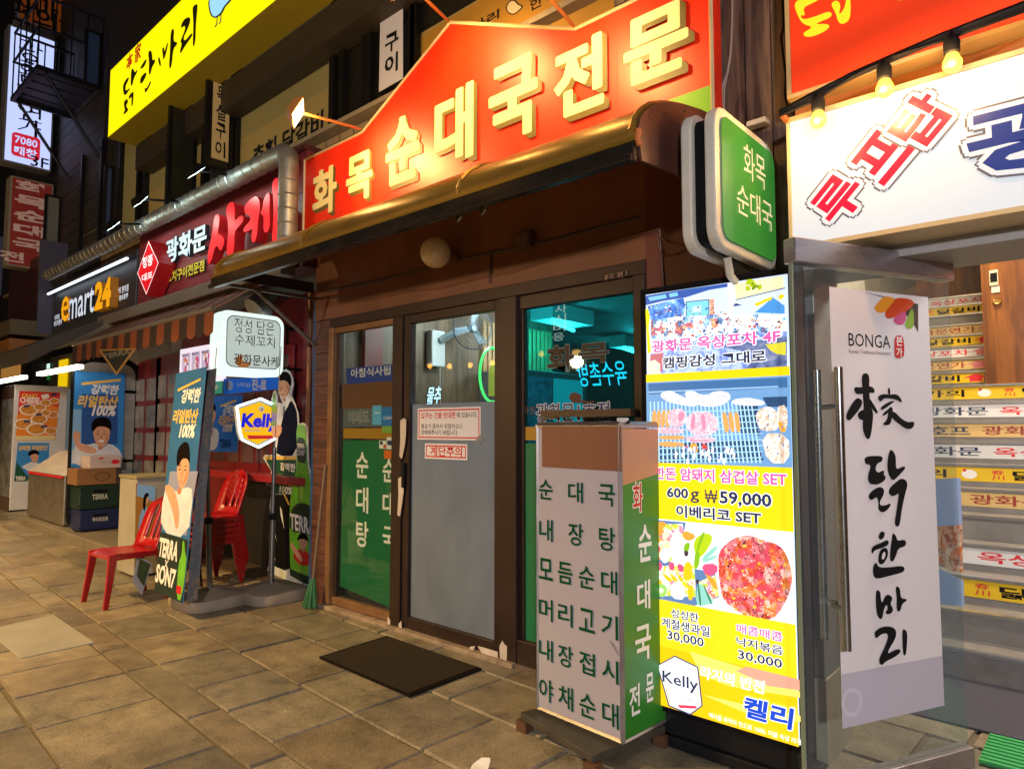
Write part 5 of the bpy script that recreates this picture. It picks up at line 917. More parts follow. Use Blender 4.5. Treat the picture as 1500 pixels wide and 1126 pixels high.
MB().box((aL.x - .3, -.28, zt_ + .30), (-5.2, -.135, zt_ + .43)).build('cassette', mat('awning_cassette', '6c625c', .5, var=.15), aw, bevel=.01)
pdn = thing('pennant', 'small dark triangular pennant with gold edge hanging below the striped awning', 'pennant', onY(168, 540, -.64)); p = wallpanel(-.645, pdn)
p.slab('cloth', mat('pennant_gold', '8a6a3a', .6), [p.uv(*c) for c in crop(3.753, 0, 360, [(540, 570), (750, 562), (640, 712)])], .002); p.poly('cloth_face', mat('pennant_dark', '171a1c', .6), crop(3.753, 0, 360, [(560, 578), (728, 571), (641, 695)])); p.text('lettering', mat('dim_letter', '6a6a66', .6), 'TERRA', *crop(3.753, 0, 360, [(570, 600), (715, 590), (620, 585), (620, 612)]), bold=.02); p.done()
# white rounded lightbox on the bar
wx = -6.0; wl = thing('round_corner_sign', 'white rounded square lit sign with handwritten grey words', 'sign', (wx, .2, 2.0)); p = sidepanel(wx, wl, step=.0009); WG = em('white_lit_rim', 'dff2ea', 1.05); WGF = em('white_lit_face', 'c2d0c8', .75)
C4 = lambda pts: crop(3.753, 180, 380, pts)
u0, u1 = p.uv(319, 505)[0], p.uv(416, 505)[0]; v1 = p.uv(366, 458)[1]; v0 = p.uv(366, 551)[1]
p.slab('rim', WG, rrect(u0, u1, v0, v1, .1), .07, bevel=.012); p.slab('rim', WG, rrect(u0, u1, v0, v1, .1), .07, bevel=.012, front=-.1); p.slab('band', mat('grey_band', '8f9a96', .5), rrect(u0 + .02, u1 - .02, v0 + .02, v1 - .02, .08), .05, front=-.06)
e = (u1 - u0) * .13; p.polyuv('outline', mat('grey_line', '6a726e', .5), rrect(u0 + e - .008, u1 - e * .55 + .008, v0 + e - .008, v1 - e * .6 + .008, .07)); p.polyuv('face', WGF, rrect(u0 + e, u1 - e * .55, v0 + e, v1 - e * .6, .065))
GI = mat('grey_handwriting', '3c4040', .6)
p.text('lettering', GI, '정성 담은', *C4([(612, 370), (832, 390), (700, 330), (700, 408)]), bold=-.004, jit=.002); p.text('lettering', GI, '수제꼬치', *C4([(615, 445), (835, 450), (700, 415), (700, 475)]), bold=-.004, jit=.002)
p.disc('emblem', mat('orange_wash', 'd08a4a', .6, emit=.2), C4([(662, 560)])[0], .075, .06); p.disc('emblem', WGF, C4([(680, 545)])[0], .04, .035); p.text('lettering', mat('brown_brush', '33261e', .6), '광화문사케', *C4([(608, 550), (855, 560), (700, 522), (700, 582)]), bold=.008); p.done()
MB().tube([(wx - .05, u1 - .02, v1 - .1), (wx - .05, BY, v1 - .1)], .015, 6).tube([(wx - .05, u1 - .02, v0 + .1), (wx - .05, BY, v0 + .1)], .015, 6).build('bracket', DARKMETAL, wl)
jb = thing('blue_banner', 'narrow blue strip banner with white words under the rounded white sign', 'banner', (wx, .2, 1.7)); p = sidepanel(wx + .02, jb, step=.0009)
q4 = C4([(555, 742), (856, 712), (860, 646), (555, 656)]); p.slab('cloth', mat('banner_blue', '1f62c4', .5, emit=.3), [p.uv(*c) for c in q4], .003); p.text('lettering', WHITE, '소주의 원조', *C4([(628, 688), (702, 688), (650, 676), (650, 700)]), bold=.01); p.text('lettering', WHITE, '진-로', *C4([(708, 690), (790, 680), (730, 656), (730, 718)]), bold=.04); p.disc('emblem', mat('pale_blue_print', '9fb8dc', .5), C4([(585, 692)])[0], .035, .045); p.done()  # the blue cloth is given a glow of its own to look lit
ml = thing('menu_lightbox', 'white glowing menu box of four pink food pictures over a green strip', 'menu sign', (-7.6, .38, 1.9)); p = wallpanel(.36, ml); a, b = p.uv(264, 512), p.uv(326, 557); g2 = p.uv(326, 576)[1]
WM = em('menu_glow', 'f4e8f2', .9); p.slab('panel', WM, [(a[0], b[1]), (b[0], b[1]), (b[0], a[1]), (a[0], a[1])], .06); p.polyuv('green_strip', em('green_glow', '2c8a72', .6), [(a[0], g2), (b[0], g2), (b[0], b[1] - .005), (a[0], b[1] - .005)]); p.text('lettering', WHITE, '메뉴', (307, 567), (320, 566), (312, 562), (312, 571), bold=.03)
for i in range(4):
    x = a[0] + (b[0] - a[0]) * (.06 + .235 * i); w4 = (b[0] - a[0]) * .2; p.polyuv('picture', em('menu_pic', 'd8c4dc', .7), [(x, b[1] + .14), (x + w4, b[1] + .14), (x + w4, a[1] - .06), (x, a[1] - .06)])
    for c, s in (('d8508c', .07), ('8a3a50', .04), ('e8a04a', .045), ('f6e6f0', .04)): 
        for _ in range(3): p.disc('picture', em('menu_' + c, c, .7), (x + w4 * rr.uniform(.25, .75), b[1] + .14 + (a[1] - b[1] - .2) * rr.uniform(.15, .8)), s * .8, s * rr.uniform(.4, .9), uv=True, n=8, rot=rr.random() * 3)
    p.textbox('lettering', INK, '메뉴판', x, x + w4 * .8, a[1] - .1, a[1] - .07, bold=.03)
p.done()
def face(p, fpts, hpts, eye, part='picture', s=1.0, skin=SKIN):
    f = [p.uv(*q) for q in fpts]; u0, u1 = min(a for a, _ in f), max(a for a, _ in f); v0, v1 = min(b for _, b in f), max(b for _, b in f); W, H = u1 - u0, v1 - v0; P = lambda a, b: (u0 + W * a, v0 + H * b)
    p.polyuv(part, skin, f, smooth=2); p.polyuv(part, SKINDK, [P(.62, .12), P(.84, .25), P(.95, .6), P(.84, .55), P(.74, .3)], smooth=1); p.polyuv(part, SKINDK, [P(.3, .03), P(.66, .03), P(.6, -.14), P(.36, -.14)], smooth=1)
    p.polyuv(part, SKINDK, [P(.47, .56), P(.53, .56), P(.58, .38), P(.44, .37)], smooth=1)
    for x in (.3, .68): p.polyuv(part, HAIR, [P(x - .1, .58), P(x, .61), P(x + .1, .58), P(x, .555)], smooth=1); p.polyuv(part, HAIR, [P(x - .13, .68), P(x, .715), P(x + .13, .68), P(x, .69)])
    p.polyuv(part, mat('printed_lips', '9c5c50', .6), [P(.33, .24), P(.5, .26), P(.66, .24), P(.5, .17)], smooth=1); p.polyuv(part, SHIRT, [P(.38, .235), P(.62, .235), P(.5, .205)])
    p.poly(part, HAIR, hpts, smooth=2)
SKYB = mat('poster_sky', '2a7cc0', .5, emit=.04); SKYD = mat('poster_deep_blue', '1d4f96', .5); PALEB = mat('poster_pale_blue', '7fb0dc', .5)
ZK = lambda pts: crop(6.253, 250, 480, pts)
tp_ = thing('beer_poster', 'dark blue hanging poster of a man in a white shirt beside the counter', 'poster', (-6.9, .2, 1.4)); p = sidepanel(-6.7, tp_, step=.0009)
p.slab('sheet', mat('poster_blue', '1d5fb0', .5, emit=.1), [p.uv(*c) for c in ((303, 580), (356, 578), (347, 662), (300, 661))], .002)  # sheet glows faintly so that it looks lit
p.poly('picture', SHIRT, ZK([(330, 930), (385, 905), (430, 930), (445, 980), (420, 1120), (325, 1120)]), smooth=1); face(p, ZK([(350, 760), (410, 755), (415, 820), (395, 870), (365, 880), (350, 830)]), ZK([(340, 760), (350, 700), (385, 680), (412, 710), (412, 770), (395, 745), (360, 750), (352, 790)]), [])
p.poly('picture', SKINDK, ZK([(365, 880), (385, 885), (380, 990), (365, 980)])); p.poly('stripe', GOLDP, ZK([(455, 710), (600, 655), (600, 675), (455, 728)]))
for m, s, pts in ((WHITE, '강력한', [(480, 770), (590, 735), (540, 705), (520, 805)]), (GOLDP, '리얼탄산', [(440, 860), (580, 830), (520, 800), (480, 895)]), (WHITE, '100%', [(480, 930), (565, 910), (520, 885), (520, 955)])): p.text('lettering', m, s, *ZK(pts), bold=.03, shear=.2)
p.text('lettering', INK, 'TERRA', *ZK([(448, 1060), (552, 1060), (500, 1020), (500, 1095)]), bold=.02); p.poly('bottle_picture', mat('bottle_green', '4c8a22', .4), [(350, 640), (356, 640), (354, 600), (352, 590), (350, 600)]); p.done()
ks = thing('neon_shield', 'yellow shield shaped beer sign with a glowing white outline', 'neon sign', (-6.4, .25, 1.4)); p = sidepanel(-6.38, ks, step=.001)
ko = [p.uv(*c) for c in ZK([(600, 720), (820, 648), (1010, 735), (985, 1000), (800, 1095), (650, 1025), (628, 950)])]; cx = sum(a for a, _ in ko) / 7; cz = sum(b for _, b in ko) / 7
p.slab('backing', mat('shield_back', 'c4ccd2', .4), ko, .06); nb = MB(); kk = [p.at(a, b, .014) for a, b in ko]; nb.tube(kk + [kk[0]], .011, 6).build('outline_tube', em('neon_white', 'e8fcff', 4), ks)
sc_ = lambda f: [(cx + (a - cx) * f, cz + (b - cz) * f) for a, b in ko]
p.polyuv('band', mat('shield_grey', '7f858c', .4, emit=.15), sc_(.93)); p.polyuv('face', em('shield_yellow', 'f4b80c', .85), sc_(.87)); p.disc('emblem', WHITE, ZK([(832, 742)])[0], .03)
p.disc('emblem', REDPRINT, ZK([(836, 748)])[0], .009); p.text('lettering', em('kelly_blue', '1420d8', .7), 'Kelly', *ZK([(650, 850), (985, 840), (700, 782), (700, 950)]), bold=.045, shear=.1); p.poly('ribbon', em('ribbon_red', 'd8202c', .6), ZK([(700, 985), (930, 985), (940, 1015), (715, 1018)])); p.text('lettering', WHITE, 'Brewed fresh', *ZK([(680, 938), (820, 935), (740, 925), (740, 950)]), bold=.03); p.done()
# man and bottle cut-out
cb0, cb1 = onY(392, 836, .32), onY(463, 867, .14); cb0.z = cb1.z = (cb0.z + cb1.z) / 2
co = thing('cutout_standee', 'cardboard cutout of a man in a dark suit beside a big green bottle', 'standee', (cb1.x, cb1.y, 0)); p = Panel(cb0, cb1 - cb0, co, step=.0008)
K6 = lambda pts: crop(3.313, 330, 530, pts)
outl = [(205, 1010), (212, 960), (250, 945), (247, 860), (225, 770), (215, 700), (225, 602), (195, 598), (205, 560), (225, 530), (183, 465), (192, 450), (240, 450), (245, 370), (220, 312), (205, 260), (215, 215), (232, 150), (240, 135), (248, 150), (252, 195), (280, 205), (268, 175), (260, 150), (256, 110), (254, 70), (268, 45), (290, 32), (312, 45), (327, 75), (331, 110), (320, 160), (337, 200), (354, 250), (357, 300), (375, 294), (396, 303), (401, 380), (405, 500), (421, 580), (442, 660), (449, 800), (447, 1000), (442, 1122), (380, 1092), (300, 1057), (230, 1037)]
p.slab('card', mat('card_white', 'cdcfcd', .6), [p.uv(*c) for c in K6(outl)], .006)
def kp(m, pts, sm=1, part='picture'): p.poly(part, m, K6(pts), smooth=sm)
SUIT = mat('printed_navy_suit', '12162a', .95, spec=.04)
kp(SUIT, [(285, 235), (318, 182), (338, 212), (351, 262), (353, 455), (247, 455), (252, 400), (262, 330), (276, 290)]); kp(SHIRT, [(276, 205), (300, 168), (318, 180), (300, 225), (284, 245)]); kp(mat('printed_tie', '5a5a5e', .6), [(281, 215), (290, 212), (288, 250), (279, 262)], 0)
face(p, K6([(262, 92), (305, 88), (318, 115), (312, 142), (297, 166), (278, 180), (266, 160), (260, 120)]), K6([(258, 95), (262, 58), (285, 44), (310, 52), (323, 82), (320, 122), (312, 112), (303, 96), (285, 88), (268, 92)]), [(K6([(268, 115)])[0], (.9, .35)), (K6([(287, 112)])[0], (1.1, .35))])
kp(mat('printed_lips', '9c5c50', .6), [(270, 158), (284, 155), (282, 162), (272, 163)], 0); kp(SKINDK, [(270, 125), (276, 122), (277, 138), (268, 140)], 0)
kp(mat('bottle_pale_green', '6f9a3a', .4), [(236, 150), (243, 150), (247, 200), (252, 240), (248, 310), (216, 310), (214, 250), (228, 205)]); kp(mat('bottle_violet_label', '8a7aa8', .5), [(216, 240), (250, 245), (248, 290), (215, 285)]); kp(SKIN, [(222, 318), (270, 300), (278, 330), (262, 365), (232, 368)])
kp(GREENP, [(190, 456), (345, 458), (345, 640), (228, 640), (228, 600), (212, 595), (214, 562), (230, 535)], 0); kp(GOLDP, [(192, 456), (345, 458), (345, 474), (202, 474)], 0); kp(BLACK, [(222, 642), (330, 642), (318, 1000), (290, 1010), (240, 990), (250, 860), (230, 770)], 0); kp(SHIRT, [(268, 700), (276, 720), (288, 810), (270, 740)], 0); kp(GOLDP, [(284, 640), (292, 640), (314, 690), (308, 695)], 0)
for m, s, pts in ((WHITE, '강력한', [(268, 510), (342, 510), (300, 490), (300, 530)]), (GOLDP, '리얼탄산', [(214, 575), (336, 565), (280, 545), (280, 596)]), (WHITE, '100%', [(266, 625), (328, 620), (300, 603), (300, 640)])): p.text('lettering', m, s, *K6(pts), bold=.03, shear=.1)
BG = mat('bottle_green_print', '68b42c', .4, var=.3, scale=8); DG = mat('label_dark_green', '12301f', .5)
kp(BG, [(346, 308), (372, 302), (391, 310), (396, 400), (400, 500), (416, 585), (437, 670), (442, 800), (440, 1060), (420, 1085), (380, 1072), (318, 1035), (314, 860), (314, 720), (322, 630), (345, 545), (351, 450)]); kp(DG, [(347, 372), (370, 362), (393, 380), (397, 492), (372, 490), (350, 478)]); kp(mat('bottle_lime', '9cd03c', .4), [(362, 600), (374, 560), (384, 620), (376, 690), (360, 660)])
kp(mat('bottle_lime', '7fb02c', .4), [(400, 690), (420, 690), (432, 760), (420, 800)]); kp(DG, [(316, 735), (340, 690), (380, 682), (425, 700), (440, 760), (438, 850), (380, 830), (316, 820)]); p.text('lettering', WHITE, 'TERRA', *K6([(316, 785), (436, 815), (350, 740), (350, 818)]), bold=.03, shear=-.1); p.text('lettering', WHITE, 'TERRA', *K6([(351, 408), (388, 408), (370, 396), (370, 420)]), bold=.02); p.text('lettering', WHITE, 'SON7', *K6([(352, 440), (388, 440), (370, 426), (370, 454)]), bold=.02)
kp(REDPRINT, [(328, 930), (355, 905), (395, 915), (425, 945), (425, 975), (395, 992), (350, 975)]); face(p, K6([(360, 850), (398, 850), (402, 890), (382, 915), (364, 900)]), K6([(350, 870), (360, 835), (385, 825), (405, 845), (410, 880), (398, 862), (368, 855)]), []); kp(SKIN, [(320, 870), (345, 900), (380, 950), (375, 975), (340, 930), (318, 890)]); kp(DG, [(316, 1000), (360, 1020), (438, 1050), (438, 1066), (418, 1082), (380, 1070), (318, 1034)], 0)
p.done()
single(MB().tube([cb0 + (cb1 - cb0) * .6 + Vector((0, .01, .9)), cb0 + (cb1 - cb0) * .6 + Vector((-.05, .22, 0))], .012, 6), 'prop_stick', mat('stick_grey', '6a6560', .5), 'thin prop stick behind the cardboard cutout of the suited man', 'prop')
# poles in parasol bases
STONEB = mat('weighted_base', '94836e', .7, var=.2, scale=6, bump=.3); POLE = mat('pole_grey', '8c8a88', .35, .8, var=.1)
def pole_base(px, py, top_px, top_py, label):
    c = onZ(px, py, .09); t = thing('pole_in_base', label, 'pole', (c.x, c.y, 0), 'weighted pole bases before the bar'); r = .31
    vs = []; mb = MB(); N = 20
    for rr_, z in ((r, 0), (r * 1.02, .05), (r * .96, .085), (r * .6, .105), (.05, .125), (.0, .125)): 
        for k in range(N):
            a = 2 * math.pi * k / N; sq = 1 / max(abs(math.cos(a)), abs(math.sin(a))) ** .75; vs.append((c.x + rr_ * math.cos(a) * sq * .9, c.y + rr_ * math.sin(a) * sq * .85, z + .006 * math.sin(a * 3) * (z > .04)))
    mb.add(vs, [(i * N + k, i * N + (k + 1) % N, (i + 1) * N + (k + 1) % N, (i + 1) * N + k) for i in range(5) for k in range(N)]).build('base', STONEB, t, smooth=True)
    e = onY(top_px, top_py, c.y); MB().tube([(c.x, c.y, .1), (c.x + (e.x - c.x) * .5, c.y, .1 + (e.z - .1) * .5)], .024, 10).tube([(c.x + (e.x - c.x) * .48, c.y, .1 + (e.z - .1) * .48), (e.x, c.y, e.z)], .017, 10).build('pole', POLE, t, smooth=True)
    m = Vector((c.x + (e.x - c.x) * .5, c.y, .1 + (e.z - .1) * .5)); MB().lathe(m, [(0, -.03), (.034, -.03), (.036, .02), (.0, .03)], 10).box(m + Vector((.02, -.06, -.01)), m + Vector((.035, -.02, .012))).build('collar', DARKMETAL, t)
    single(MB().tube([(e.x, c.y, e.z), (e.x - .1, c.y + .1, e.z + .9)], .004, 4), 'tie_rope', mat('rope_grey', '8f8a84', .7), 'thin rope running up from the ' + ('nearer' if px < 350 else 'farther') + ' weighted pole', 'rope')
pole_base(307, 867, 304, 660, 'grey weighted base with a pole beside the leaning blue banner'); pole_base(397, 859, 402, 655, 'grey weighted base with a pole before the man and bottle cutout')
# leaning banner stand
bY = -.97; b0, b1 = onY(227, 865, bY), onY(267, 883, bY); t0 = onY(258, 547, bY + .2); b1.z = b0.z = (b0.z + b1.z) / 2
xb = thing('banner_stand', 'blue banner stand of a man in a white shirt, leaning before the stacked red chairs', 'banner', (b0.x, b0.y, 0)); p = Panel.corners(b0, b1, t0, xb, step=.0008)
F5 = lambda pts: crop(4.022, 120, 640, pts)
wB, hB = (b1 - b0).length, (t0 - b0).length
p.slab('sheet', mat('banner_sky', '2a6398', .5, var=.1), [p.uv(*c) for c in ((227, 865), (268, 884), (303, 537), (258, 547))], .003)
p.poly('picture', mat('banner_haze', '8a8fae', .5), [(238, 775), (273, 784), (290, 690), (249, 690)]); p.poly('stripe', GOLDP, ZK([(65, 560), (275, 460), (275, 480), (65, 585)]))
for m, s, pts in ((WHITE, '강력한', [(100, 640), (278, 580), (190, 555), (170, 690)]), (GOLDP, '리얼탄산', [(22, 830), (255, 770), (140, 745), (130, 875)]), (WHITE, '100%', [(82, 970), (228, 925), (150, 880), (150, 1010)])): p.text('lettering', m, s, *ZK(pts), bold=.04, shear=.12)
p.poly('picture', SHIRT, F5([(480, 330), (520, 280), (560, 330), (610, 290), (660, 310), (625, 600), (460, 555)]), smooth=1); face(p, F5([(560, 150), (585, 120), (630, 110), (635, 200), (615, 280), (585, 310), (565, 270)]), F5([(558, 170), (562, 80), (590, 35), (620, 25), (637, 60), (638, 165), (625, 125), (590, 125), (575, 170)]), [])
p.poly('picture', SKIN, F5([(500, 275), (545, 300), (575, 420), (570, 530), (555, 545), (535, 430), (505, 350), (490, 300)]), smooth=1)
p.poly('panel', mat('banner_dark_green', '142a20', .5), F5([(462, 556), (626, 606), (592, 975), (430, 905)])); p.text('lettering', WHITE, 'TERRA', *F5([(456, 650), (566, 690), (500, 598), (500, 715)]), bold=.04, shear=-.05); p.text('lettering', WHITE, 'X', *F5([(488, 748), (510, 752), (500, 722), (500, 775)]), bold=.02); p.text('lettering', WHITE, 'SON7', *F5([(436, 815), (552, 850), (500, 760), (500, 880)]), bold=.04, shear=-.05)
p.poly('bottle_picture', BG, F5([(596, 610), (606, 610), (610, 680), (622, 720), (590, 965), (558, 950), (572, 740), (592, 690)]), smooth=1); p.poly('bottle_picture', REDPRINT, F5([(562, 870), (590, 880), (585, 930), (558, 915)])); p.done()
q_ = Panel(b1 + Vector((.012, .01, 0)), (t0 - b0).cross(Vector((1, 0, 0))), xb, up=t0 - b0) if False else None
s2b = [b1 + Vector((.0, .03, .0)), b1 + Vector((.03, .1, .0)), b1 + (t0 - b0) + Vector((.03, .1, .02)), b1 + (t0 - b0) + Vector((.0, .03, .0))]
MB().prism(s2b, (.003, -.002, 0)).build('rear_sheet', texmat('rear_sheet_print', ['14101e', '33243f', '5a4420', '1c1826', '243a2c', '403050'], 7), xb)
mid = b0.lerp(b1, .5); MB().tube([mid + Vector((-.12, .2, .95)), mid + Vector((-.34, .42, -mid.z))], .01, 6).build('stand_leg', DARKMETAL, xb)
# red plastic chairs
REDP = mat('red_plastic', '9c0e14', .3, spec=.5, var=.12, scale=9)
def make_chair():
    t = thing('plastic_chair', 'red plastic chair standing alone, its back behind the blue banner', 'chair', (0, 0, 0), 'red plastic chairs')
    mb = MB(); N = 8; vs = []; fs = []
    for j in range(N + 1):          # dished seat, front at -y
        for i in range(N + 1):
            x = -.21 + .42 * i / N; y = -.22 + .42 * j / N; d = (1 - (x / .21) ** 2) * .014 * (1 if j > 0 else .3); z = .43 - d - .012 * (j / N) + (-.02 if j == 0 else 0); vs.append((x * (1 - .08 * j / N), y, z))
    k = N + 1; fs = [(j * k + i, j * k + i + 1, (j + 1) * k + i + 1, (j + 1) * k + i) for j in range(N) for i in range(N)]; s_ = len(vs); vs += [(x, y, z - .022) for x, y, z in vs]; fs += [tuple(i + s_ for i in f[::-1]) for f in fs]
    bd = [i for i in range(k)] + [k * j + N for j in range(1, k)] + [k * N + i for i in range(N - 1, -1, -1)] + [k * j for j in range(N - 1, 0, -1)]; fs += [(bd[i], bd[(i + 1) % len(bd)], bd[(i + 1) % len(bd)] + s_, bd[i] + s_) for i in range(len(bd))]
    mb.add(vs, fs).build('seat', REDP, t, smooth=True)
    mb = MB(); vs = []; M, K = 12, 9
    for j in range(M + 1):          # backrest: arched sheet with rounded top, wrapped round the sitter
        s = j / M; zz_ = .41 + .43 * s
        hw = .205 if s < .55 else .205 * math.sqrt(max(0.0, 1 - ((s - .55) / .46) ** 2.2))
        for i in range(K + 1):
            q = -1 + 2 * i / K; x = q * max(hw, .02); y = .2 + .13 * s - .055 * abs(q) ** 2 * (1 - .3 * s); vs.append((x, y, zz_))
    k = K + 1; fs = [(j * k + i, j * k + i + 1, (j + 1) * k + i + 1, (j + 1) * k + i) for j in range(M) for i in range(K) if not (2 <= j <= 9 and i in (2, 4, 6))]
    bm = MB().add(vs, fs); o = bm.build('backrest', REDP, t, smooth=True); so = o.modifiers.new('thickness', 'SOLIDIFY'); so.thickness = .014
    for sx in (-1, 1):
        lg = MB(); leg = lambda y, dy: [((sx * .185, y, .425), .033), ((sx * .2, y + dy * .4, .22), .027), ((sx * .215, y + dy, .0), .02)]
        for y, dy in ((-.19, -.05), (.18, .07)):
            L_ = leg(y, dy); lg = MB(); vs = []
            for (c, h) in L_: vs += [(c[0] - h * .55, c[1] - h, c[2]), (c[0] + h * .55, c[1] - h, c[2]), (c[0] + h * .55, c[1] + h, c[2]), (c[0] - h * .55, c[1] + h, c[2])]
            lg.add(vs, [(a * 4 + i, a * 4 + (i + 1) % 4, a * 4 + 4 + (i + 1) % 4, a * 4 + 4 + i) for a in range(2) for i in range(4)] + [(3, 2, 1, 0), (8, 9, 10, 11)]); lg.build('leg', REDP, t, bevel=.006)
        MB().box((sx * .2 - .008, -.2, .375), (sx * .2 + .008, .2, .42)).build('side_rail', REDP, t, bevel=.004)
    return t
chair = make_chair()
f0 = onZ(147, 893); chair.location = (f0.x - .2, f0.y + .25, 0); chair.rotation_euler.z = math.radians(4)
stack_lb = ['lowest chair of the red stack behind the banner', 'second chair from the ground in the red stack', 'middle chair of the stacked red chairs', 'fourth chair from the ground in the red stack', 'topmost chair of the red stack behind the banner']
for i in range(5):
    c = copy_tree(chair); c.location = (-6.4, -.31 + i * .012, i * .052); c.rotation_euler.z = math.radians(6 + rr.uniform(-1, 1)); c['label'] = stack_lb[i]
# small white chest with poster, green board
wc = thing('small_cabinet', 'small white cabinet with a picture of a long haired woman on its side', 'cabinet', (-7.2, .1, 0)); cx_ = -7.15; y0, y1 = onX(199, 740, cx_).y, onX(236, 740, cx_).y; zt2 = onX(199, 702, cx_).z
MB().box((cx_ - .45, y0, .02), (cx_ - .002, min(y1 + .15, .3), zt2)).build('body', mat('cabinet_white', '9a9486', .5, var=.1), wc, bevel=.008); MB().box((cx_ - .46, y0 - .01, zt2 + .001), (cx_ + .01, min(y1 + .15, .3), zt2 + .03)).build('top', mat('cabinet_top', '8d8262', .6, var=.15), wc, bevel=.004)
p = sidepanel(cx_, wc); p.poly('picture', mat('field_ochre', 'a8752c', .6), F5([(318, 270), (436, 292), (428, 600), (312, 600)])); p.poly('picture', PALEB, F5([(326, 275), (434, 292), (430, 380), (322, 345)])); p.poly('picture', mat('pale_blue_dress', '8fb0d4', .6), F5([(345, 440), (375, 400), (400, 440), (395, 560), (330, 600), (335, 500)]), smooth=1); p.poly('picture', SKIN, F5([(372, 350), (392, 345), (392, 390), (375, 395)]), smooth=1); p.poly('picture', HAIR, F5([(358, 420), (362, 345), (385, 322), (398, 345), (385, 350), (376, 370), (372, 440)]), smooth=1); p.done()
gb = thing('folding_board', 'low tilted white board with a green picture under the red chair', 'board', onZ(208, 871)); gx = onZ(208, 871).x; p = Panel((gx, 0, 0), (-.2, 1, 0), gb, up=(-.12, 0, 1))
p.slab('board', mat('board_white', 'b5b2ae', .5), [p.uv(*c) for c in F5([(355, 928), (300, 850), (330, 700), (412, 740)])], .01); p.poly('picture', mat('picture_olive_green', '4c5c34', .5, var=.3, scale=8), F5([(365, 880), (322, 815), (340, 715), (405, 748)])); p.done()
# downpipe, blue edging, vent elbow, lantern bracket
q0, q1 = onY(455, 430, .2), onY(452, 870, .2); single(MB().tube([(q0.x, .2, 2.75), (q0.x, .2, .02)], .022, 8), 'downpipe', mat('copper_pipe', '7a5238', .45, .4, var=.2), 'thin copper coloured pipe down the corner between bar and restaurant', 'pipe', smooth=True)
single(MB().box((-5.16, .02, 0), (-5.105, .2, 2.55)), 'blue_board', mat('faded_blue_paint', '1f3f6e', .5, var=.35, scale=4), 'narrow faded blue board on the corner of the restaurant wall', 'board')
ve = thing('vent_elbow', 'shiny vent pipe elbow with a cap tucked below the left end of the canopy', 'vent', (-5.7, .3, 2.3)); e0, e1, e2 = onY(432, 420, .42), onY(405, 432, .25), onY(384, 447, .1)
MB().tube([e0, e0.lerp(e1, .8), e1, e1.lerp(e2, .4), e2], [.09, .09, .095, .115, .125], 16).build('pipe', STEEL, ve, smooth=True); MB().tube([e2, e2 + (e2 - e1).normalized() * .1], [.135, .13], 16).build('cap', GALV, ve, smooth=True)
la = thing('wall_lantern', 'black wrought iron bracket and small lamp on the red siding', 'lantern', onY(422, 510, BY - .02)); l0 = onY(421, 478, BY - .03); l1 = onY(421, 545, BY - .03)
MB().tube([l0, l0 + Vector((0, -.14, .02)), l0 + Vector((0, -.16, -.06))], .01, 6).tube([l1, l1 + Vector((.1, -.08, 0)), l1 + Vector((.12, -.05, .06))], .009, 6).tube([l0, l1], .012, 6).build('bracket', BLACK, la, smooth=True); MB().lathe(l0 + Vector((0, -.16, -.24)), [(.03, 0), (.055, .03), (.06, .13), (.02, .17), (0, .18)], 10).build('lamp_glass', mat('dark_lamp_glass', '2c2622', .2), la)

# ------------------------------------------------------------------ convenience store
em_ = thing('convenience_store', 'convenience store front with dark signboard, deep awning and bright doorway', 'shopfront', (-11, .5, 0))
EX0, EX1 = onY(75, 470, -.05).x, onY(199, 420, -.05).x; ez0 = onY(199, 455, -.05).z; ez1 = onY(193, 374, -.05).z
CHAR = mat('charcoal_signboard', '3a3a40', .45, var=.08)
p = wallpanel(-.05, em_, step=.001)
MB().box((EX0, -.05, ez0), (EX1, .7, ez1 + .06)).build('signboard', CHAR, em_, bevel=.01); MB().box((EX0, -.1, ez0 - .06), (EX1 + .1, .7, ez0 - .002)).build('sign_sill', mat('sill_grey', '55524e', .5), em_)
ly = onY(192, 377, -.14); MB().box((EX0 + .15, -.16, ly.z - .005), (EX1 - .05, -.13, ly.z + .018)).build('light_strip', em('led_strip', 'dff0ff', 2.2), em_); MB().box((EX0 + .1, -.16, ly.z + .021), (EX1, -.051, ly.z + .05)).build('light_cover', CHAR, em_)
M3 = lambda pts: crop(3.753, 0, 360, pts); OY = em('lit_amber_letter', 'f0a410', .9); PW = em('lit_white_letter', 'e4ecfa', .72)
letters3(em_, OY, 'e', *M3([(337, 345), (380, 330), (360, 278), (360, 415)]), -.11, .055, .008, side=mat('amber_letter_side', '9a5f10', .4, emit=.25)); letters3(em_, PW, 'mart', *M3([(378, 320), (518, 280), (508, 222), (385, 408)]), -.1, .045, .008, side=DS); letters3(em_, OY, '24', *M3([(520, 290), (610, 250), (600, 172), (540, 352)]), -.16, .1, .05, side=mat('amber_letter_side', '9a5f10'))
p.text('lettering', PW, '이마트', *M3([(300, 395), (328, 388), (312, 378), (312, 408)]), bold=.02); p.text('lettering', PW, '위드미편의', *M3([(297, 428), (340, 412), (312, 410), (312, 440)]), bold=.02); p.text('lettering', PW, '이마트 편의점', *M3([(632, 258), (706, 232), (690, 215), (640, 272)]), bold=.02); p.text('lettering', PW, '종로광주', *M3([(655, 290), (704, 275), (690, 262), (660, 302)]), bold=.02); p.done()
MB().box((EX0 - 6, .9, 0), (EX1, 1.0, ez0)).build('wall', mat('store_back_wall', '6e675c', .6, var=.3, scale=3), em_); MB().box((EX1 - .1, .45, 0), (EX1 + .2, 1.0, ez0)).build('pillar', mat('pale_pillar', '8f8c88', .5, var=.15), em_)
GLOW = em('doorway_glow', 'ffe2a8', .9); 
